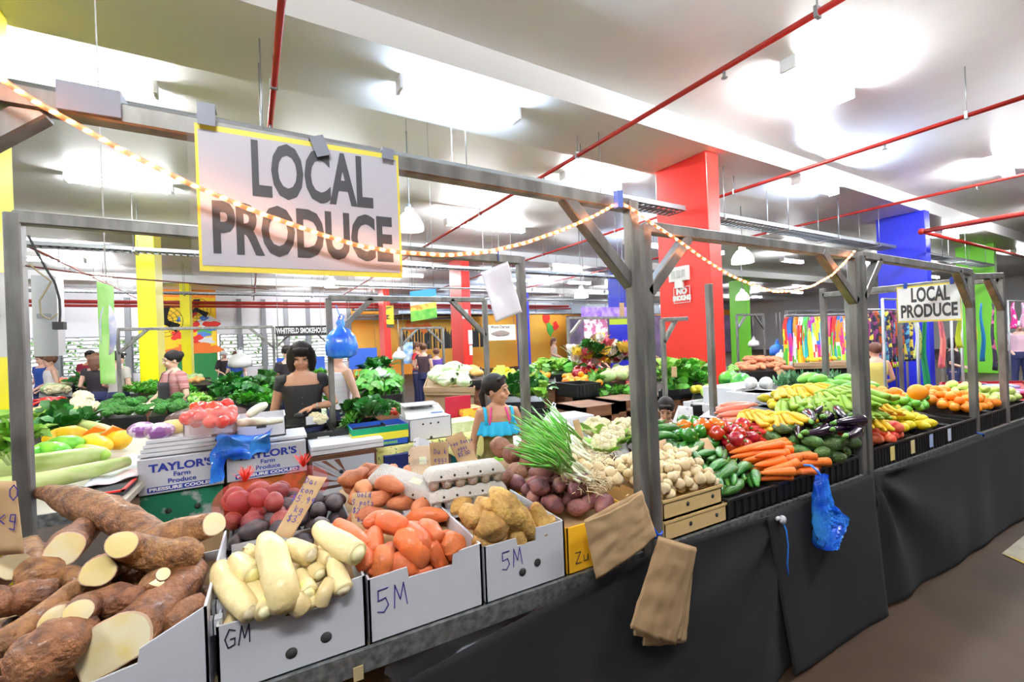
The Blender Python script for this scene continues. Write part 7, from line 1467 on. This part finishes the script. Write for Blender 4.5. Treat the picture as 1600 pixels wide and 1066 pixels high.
# ================================================================ NEAR DETAILS
mKraft=mat('kraft_paper',(.40,.26,.13),.75,col2=(.46,.31,.16),scale=5,bump=.35,bscale=18); mKraftD=mat('kraft_card',(.42,.26,.12),.7,col2=(.50,.33,.17),scale=12); mKraftW=mat('card_edge',(.6,.45,.28),.7)
def card(label,quad,y4,lines=None,h=.02,pen=None,mm=None,thick=.002,wpen=.0022,name='price_card',off=(0,0)):
    """quad px: bottom-left, bottom-right, top-right, top-left; y4 their distances"""
    c=[ony(u,v,y) for (u,v),y in zip(quad,y4)]; ctr=sum(c,V())/4; t=thing(name,label,'card',ctr); c=[q-ctr for q in c]
    m=MB(); m.grid(lambda a,b:(c[0].lerp(c[1],a)).lerp(c[3].lerp(c[2],a),b)+V((0,-.004*math.sin(a*PI),0)),8,8); ob('card',m,mm or mKraftD,t,thick=thick)
    if lines:
        X=(c[1]-c[0]+c[2]-c[3]).normalized(); Y=(c[3]-c[0]+c[2]-c[1]).normalized(); N=X.cross(Y).normalized(); 
        if N.y>0: N=-N
        Y=(Y-X*X.dot(Y)).normalized(); Y=-Y if Y.z<0 else Y
        o=Y*(len(lines)*h*.75-h*.3)+X*off[0]+Y*off[1]
        scrawl('handwriting',lines,t,o-V((0,.006,0)),X,Y,h,wpen,pen or mPen,off=.004,cw=.7,lh=1.55)
    return t
card('long brown price card leaning behind the daikon, reading 5.99',[(429,835),(455,842),(511,746),(482,743)],(1.52,1.50,1.62,1.64),['Dai','kon','$5.99','kg','$3.'],.021)
card('small brown price card for gold sweet potatoes reading 2.99',[(549,826),(581,832),(580,768),(550,771)],(1.60,1.58,1.66,1.66),['Gold','S.pots','$2.99','kg'],.018,mPen)
card('large brown price card behind the eggs, the left upright one',[(677,785),(703,785),(700,690),(671,692)],(1.72,1.72,1.80,1.80),['Duck','eggs','large','$4.50','doz'],.021)
card('large brown price card leaning left over the eggs, the right one',[(722,735),(752,728),(722,674),(696,684)],(1.80,1.80,1.88,1.88),['Free Range','eggs','$5.00'],.017)
card('brown price card stood up at the far left edge, cut by the picture',[(-30,868),(37,865),(24,752),(-30,750)],(1.55,1.50,1.52,1.55),['   0','  kg'],.036,None,None,.003,.003,off=(.0,.0))
card('thin brown card standing in the cauliflowers',[(905,706),(918,703),(904,655),(895,657)],(1.85,1.85,1.9,1.9))
card('brown card lying on the purple potatoes by the double post',[(930,778),(958,762),(940,738),(918,750)],(1.34,1.36,1.44,1.44),['$3'],.018,mPenK)
card('white written card beside the cauliflowers',[(962,716),(988,718),(978,690),(954,692)],(1.75,1.75,1.9,1.9),['local'],.018,mPen,mat('white_card',(.8,.8,.8),.5))
card('folded brown paper beside the cucumbers, right of the double post',[(1020,722),(1048,722),(1040,686),(1017,692)],(1.42,1.45,1.56,1.52),None,mm=mKraftD)
card('brown card curving towards the capsicums',[(1046,722),(1090,702),(1092,696),(1048,712)],(1.42,1.48,1.52,1.5),None,mm=mKraftW)
card('brown price card stuck among the capsicums',[(1106,714),(1121,708),(1106,684),(1093,686)],(1.48,1.48,1.56,1.56),None)
card('brown price card in front of the green bananas',[(1288,664),(1304,660),(1290,638),(1276,640)],(1.62,1.62,1.7,1.7),['$3'],.02)
card('pale price card lying before the eggplants',[(1248,688),(1266,682),(1254,672),(1238,674)],(1.42,1.42,1.5,1.5),None,mm=mat('pale_card',(.75,.78,.74),.4))
card('pale card right of the brown one by the bananas',[(1305,662),(1325,660),(1318,650),(1300,651)],(1.55,1.55,1.65,1.65),None,mm=mat('pale_card',(.75,.78,.74),.4))
card('white card in the oranges of the citrus display',[(1424,632),(1452,636),(1450,628),(1424,624)],(1.75,1.75,1.85,1.85),None,mm=mat('white_card',(.8,.8,.8),.5))
card('pale yellow card on the broccoli heaps',[(224,640),(245,638),(240,629),(219,631)],(6.4,6.4,6.6,6.6),None,mm=mat('lime_pale_card',(.72,.80,.40),.5))
card('bright green card on the far lemons',[(774,594),(790,594),(789,571),(776,571)],(6.1,6.1,6.2,6.2),None,mm=mat('neon_green_card',(.45,.9,.05),.5))
card('green card on the bok choy, the right one',[(582,604),(602,606),(600,594),(580,592)],(6.6,6.6,6.7,6.7),None,mm=mat('mint_card',(.10,.75,.25),.5))
card('green card on the bok choy, the left one',[(550,608),(558,606),(556,596),(549,597)],(6.3,6.3,6.4,6.4),None,mm=mat('mint_card',(.10,.75,.25),.5))
card('brown card standing at the foot of the red pillar',[(1049,590),(1058,590),(1057,573),(1049,573)],(3.3,3.3,3.3,3.3)); card('tilted brown card on the white topped counter',[(1222,596),(1235,594),(1222,577),(1212,580)],(3.0,3.0,3.0,3.0)); card('brown card by the red punnets',[(938,607),(948,604),(950,582),(940,582)],(5.0,5.0,5.0,5.0))
card('white sheet behind the bagged carrots',[(1092,652),(1150,656),(1170,642),(1110,640)],(2.15,2.1,2.4,2.45),None,mm=mat('white_card',(.8,.8,.8),.5),name='paper_sheet'); card('patterned paper sheet behind the boy and the capsicums',[(1046,672),(1085,668),(1082,636),(1060,634)],(2.2,2.2,2.3,2.3),None,mm=mat('printed_paper',(.62,.63,.65),.6,col2=(.35,.36,.4),scale=30,ramp=(.55,.6)),name='paper_sheet')
# egg cartons
mPulp=mat('egg_carton_pulp',(.50,.47,.43),.85,col2=(.56,.53,.49),scale=30,bump=.5,bscale=150)
def eggcarton(label,loc,rot,m_=None):
    t=thing('egg_carton',label,'egg carton',loc); t.rotation_euler=rot; L=.30;Wd=.105; m_=m_ or mPulp
    b=MB(); 
    for i in range(6):
        for j in range(2): b.sweep([(-L/2+.025+i*.05,-.026+j*.052,.001),(-L/2+.025+i*.05,-.026+j*.052,.02),(-L/2+.025+i*.05,-.026+j*.052,.036)],[.016,.022,.025],10,round_=(False,False))
    b.box((-L/2,-Wd/2,.032),(L/2,Wd/2,.038)); ob('tray',b,m_,t)
    l=MB(); P=[(-L/2,-Wd/2),(L/2,-Wd/2),(L/2,Wd/2),(-L/2,Wd/2)]; Q=[(-L/2+.018,-Wd/2+.018),(L/2-.018,-Wd/2+.018),(L/2-.018,Wd/2-.018),(-L/2+.018,Wd/2-.018)]; N=16
    def ringp(hw,hl,r,z):
        o=[]
        for cx,cy,a0 in ((hl-r,hw-r,0),(-hl+r,hw-r,90),(-hl+r,-hw+r,180),(hl-r,-hw+r,270)):
            for k in range(5): a=math.radians(a0+k*22.5); o.append((cx+math.cos(a)*r,cy+math.sin(a)*r,z))
        return o
    R_=[ringp(Wd/2+.003,L/2+.003,.012,.038),ringp(Wd/2,L/2,.012,.048),ringp(Wd/2-.008,L/2-.008,.014,.062),ringp(Wd/2-.016,L/2-.018,.018,.071),ringp(Wd/2-.022,L/2-.024,.018,.073)]
    vs=sum(R_,[]); n=20; fs=[(i*n+k,i*n+(k+1)%n,(i+1)*n+(k+1)%n,(i+1)*n+k) for i in range(4) for k in range(n)]+[tuple(4*n+k for k in range(n))]; l.add(vs,fs,0,True); ob('lid',l,m_,t)
    h=MB()
    for sx in (-1,1):
        for k in range(5): x=-L/2+.05+k*.05; h.sweep([(x,sx*(Wd/2+.0015),.050),(x,sx*(Wd/2-.004),.050)],[.0045,.0045],8,round_=(False,False))
    ob('vent_holes',h,mDark,t); lb=MB(); lb.box((L*.05,-.02,.0732),(L*.2,.01,.0738)); ob('label_patch',lb,mat('egg_label',(.75,.75,.35),.6,col2=(.6,.6,.6),scale=60),t); return t
q=onz(728,792,.965); 
tag(ob('flattened_carton',MB().box((.40,1.50,.935),(.82,1.78,.943)),mCardW),'flattened carton board carrying the egg cartons','board')
eggcarton('lower of the two stacked grey egg cartons',(.635,1.60,.945),(0,0,-.10)); eggcarton('upper of the two stacked grey egg cartons',(.63,1.60,1.020),(0,0,-.13))
eggcarton('grey egg carton tilted down to the left of the stacked pair',(.44,1.72,.985),(.35,.25,-.75)); 
eggcarton('brown egg carton standing behind the tilted one',tuple(ony(660,750,1.84)),(0,-.5,1.3),mat('brown_pulp',(.55,.40,.26),.85,bump=.5,bscale=150)); eggcarton('white topped egg carton at the back of the eggs',tuple(ony(655,718,1.95)),(.5,-.6,1.2),mat('white_pulp',(.6,.6,.62),.8)).scale=(.55,.8,.8)
# paper bags tied at the double post
def pbag(label,quad,y4,seed,m_=mKraft,n=1):
    c=[ony(u,v,y) for (u,v),y in zip(quad,y4)]; ctr=sum(c,V())/4; t=thing('paper_bag',label,'paper bag',ctr); c=[q-ctr for q in c]
    def g(a,b,s=0): 
        p=(c[0].lerp(c[1],a)).lerp(c[3].lerp(c[2],a),b); return p+V((0,-.006*noise.noise(V((a*5,b*6,seed)))*1-.02*math.sin(a*PI)*(.5+.5*b)*(1 if s==0 else -.1),.0))
    m=MB(); m.grid(lambda a,b:g(a,b),24,24); ob('front_sheet',m,m_,t,thick=.0015)
    m=MB(); m.grid(lambda a,b:g(a,b,1)+V((.004,.006,.002)),12,12); ob('back_sheet',m,m_,t,thick=.0015); return t
pbag('wide crumpled brown paper bag hanging in front of the double post',[(930,906),(1002,880),(1028,840),(1000,768)][:0] or [(931,906),(1026,838),(1003,768),(913,815)],(1.155,1.14,1.16,1.16),3)
for k,(quad,lab) in enumerate((([(1004,1009),(1072,1003),(1086,858),(1032,842)],'rearmost of the hanging bundle of long brown paper bags'),([(990,993),(1064,1001),(1087,866),(1034,846)],'middle one of the hanging bundle of long brown paper bags'),([(985,982),(1056,1008),(1089,858),(1030,840)],'frontmost of the hanging bundle of long brown paper bags'))): pbag(lab,quad,tuple(1.15-.012*k for _ in range(4)),k+5)
m=MB(); p=ony(1024,838,1.165); m.sweep([p+V((-.02,0,.05)),p+V((0,-.012,.01)),p+V((.03,0,0)),p+V((.045,.01,.004))],[.004]*4,6); m.ell(p,(.01,.008,.01),8,6); tag(ob('blue_string',m,mBlue),'blue string knot holding the paper bags to the post','string')
m=MB(); p=ony(1222,812,1.165); Q=[p,p+V((.012,-.01,-.05)),p+V((.02,-.01,-.12)),p+V((.012,-.008,-.20)),p+V((.018,-.008,-.25))]; m.sweep(Q,[.0035]*5,6); tag(ob('blue_string',m,mBlue),'long blue string dangling where the black cloths are tied','string'); m=MB(); m.ell(p,(.018,.014,.02),10,8,.5,2,freq=40); m.ell(p+V((-.03,0,.012)),(.016,.008,.01),8,6,.4,3,freq=40); tag(ob('plastic_clip',m,mat('clear_plastic_clip',(.6,.62,.65),.3)),'crumpled pale plastic tied at the corner of the black cloth','clip')
m=MB(); p=ony(1530,678,1.2); m.sweep([p+V((-.04,0,.01)),p+V((0,-.02,0)),p+V((.04,-.01,-.02))],[.006]*3,6); tag(ob('blue_string',m,mBlue),'blue string tied round the last post','string')
# blue bag hanging from the table edge
c0=ony(1278,742,1.15); t=thing('blue_plastic_bag','bright blue plastic bag hanging from the edge of the second table','plastic bag',c0)
def prof(v): # left,right half extents in px vs height
    K=[(0,-7,12),(.12,-12,16),(.25,-14,18),(.32,-16,22),(.45,-17,26),(.6,-18,48),(.72,-18,66),(.8,-17,54),(.92,-13,34),(1,-8,22)]
    for (a,l,r),(b,l2,r2) in zip(K,K[1:]):
        if a<=v<=b: f=(v-a)/(b-a); return l*(1-f)+l2*f,r*(1-f)+r2*f
    return K[-1][1:]
sc_=dep(c0)/FOC*1.25
def bf(u,v):
    l,r=prof(v); x=(l+(r-l)*(.5-.5*math.cos(u*2*PI)))*sc_*.88; y=.035*math.sin(u*2*PI)*(.3+v)*(1 if 1 else 0); pl=.008*math.sin(x*330+v*4)*(1-v*.4); return V((x,y+pl-.01,-v*.335))
m=MB(); m.grid(lambda u,v:bf(u,v)+V((noise.noise(V((u*9,v*9,1))),noise.noise(V((u*9,v*9,5))),0))*.006,56,30,smooth=False); m.sweep([(0,-.01,-.332),(0,-.01,-.338)],[(.03,.02),(.01,.01)],10); ob('bag_body',m,mBlue,t,thick=.001)
m=MB(); m.sweep([(0,-.01,0),(-.004,0,.02),(.005,.03,.035),(.0,.06,.03)],[(.012,.006)]*4,8); ob('tied_neck',m,mBlue,t)
# blue bag on frame 4 and on the far frames
p=ony(532,500,3.8); t=fullbag('bright blue plastic bag hanging from the frame above the walking person',(p.x,3.8,ony(532,560,3.8).z),(.12,.22),mBlue,4,'blue_plastic_bag'); m=MB(); m.tube((0,0,.33),(-.02,.1,.44),.004,5); ob('tie',m,mBlue,t)
for (u,v,y,r,m_,lab,sd) in ((1215,556,5.5,(.17,.22),mBlue,'blue plastic bag hanging before the dress rack, the left one',2),(1240,560,5.45,(.13,.24),mBlue,'blue plastic bag hanging before the dress rack, the right one',3),(1221,562,5.25,(.12,.13),mBagW,'white plastic bag tucked under the blue ones before the dress rack',5),(1308,578,5.9,(.07,.09),mBlue,'small blue and white bag under the hanging dresses',6),(1178,542,6.4,(.13,.15),mBagW,'white plastic bag hanging before the green pillar',7),(624,562,6.3,(.09,.11),mBagW,'white plastic bag hanging left of the womboks',8),(376,575,12.2,(.25,.3),mBagW,'white plastic bag hanging far behind, left of the woman in black',9),(592,590,6.9,(.18,.1),mBagW,'white plastic bag resting behind the bok choy',10)):
    p=ony(u,v,y); t=fullbag(lab,(p.x,y,p.z),r,m_,sd)
    m=MB(); m.tube((0,0,r[1]*1.55),(0,0,max(1.93-p.z,r[1]*1.7)),.004,5)
    if 'resting' not in lab: ob('tie',m,mGrey,t)
# under the front table
tag(ob('storage_box',MB().box((.02,1.42,.18),(.42,1.8,.52)),mCardB),'brown carton under the front table, behind the hanging cloth','box'); tag(ob('storage_box',MB().box((.45,1.40,.18),(.95,1.8,.46)),mat('dark_red_box',(.12,.02,.015),.6)),'dark red carton under the front table','box')
tag(ob('low_shelf',MB().box((-.7,1.3,.14),(1.1,2.0,.17)),mPly),'low shelf under the front table','shelf')
mClr=mat('clear_plastic',(.75,.8,.9),.12,alpha=.45,spec=.9,bump=.8,bscale=30)
m=MB(); m.ell((.52,1.33,.60),(.22,.10,.085),30,20,.5,3,freq=12); tag(ob('clear_plastic_wrap',m,mClr),'crumpled clear plastic bag under the front table rail','plastic bag'); m=MB(); m.ell((.09,1.27,.53),(.11,.06,.08),26,18,.5,6,freq=14); tag(ob('white_plastic_wrap',m,mat('bluish_white_plastic',(.55,.62,.8),.25,bump=.6,bscale=30)),'crumpled bluish white plastic bag under the daikon box','plastic bag')
m=MB(); m.ell((.30,1.6,.57),(.2,.15,.06),16,10,.3,2,freq=10); tag(ob('brown_paper_wad',m,mKraft),'crumpled brown paper on the storage carton under the table','paper')
m=MB(); m.box((.15,1.205,.70),(.175,1.2085,.735)); tag(ob('masking_tape_patch',m,mat('old_tape',(.45,.35,.18),.7)),'small patch of old tape on the rail under the daikon box','tape')
# yellowish tape wraps
# ================================================================ SUB-PARTS: pieces belong to the part they sit on
RULES=[(('lettering',),('paper','panel','carton_body','walls')),(('printed_band','label_panel','vent_hole','hand_hole','hand_slot','ribs','rim','marker_writing','corner_tabs','printed_panel','lid','folded_edge'),('carton_body','walls')),
 (('handwriting',),('card',)),(('buttons','belt','frill','inner_straps'),('top',)),(('border',),('panel',)),(('crown','green_shoulder','cut_face'),('skin',)),(('sprinkler_head',),('pipe_run',)),(('vent_holes','label_patch'),('lid',)),(('tube',),('housing',)),(('display',),('housing',)),(('eyes','eyebrows','mouth'),('body',)),(('outlet',),('body',)),(('face_frame',),('carcass',))]
base_=lambda o:o.name.split('.')[0]
for o in list(bpy.data.objects):
    if o.parent is not None or o.type!='EMPTY': continue
    ch=list(o.children)
    for kids,hosts in RULES:
        h=next((c for hn in hosts for c in ch if base_(c)==hn and c.parent==o),None)
        if h is None or h.matrix_basis!=Matrix.Identity(4): continue
        if base_(h)=='lid' and 'egg' not in o.name: continue
        for c in ch:
            if base_(c) in kids and c.parent==o and c is not h and not(base_(c)=='lid' and 'egg' in o.name): c.parent=h
    if o.name.startswith('spring_onion'):
        st=[c for c in ch if base_(c)=='white_stem']; lf=[c for c in ch if base_(c)=='green_leaf']
        for a,b in zip(st,lf): b.parent=a
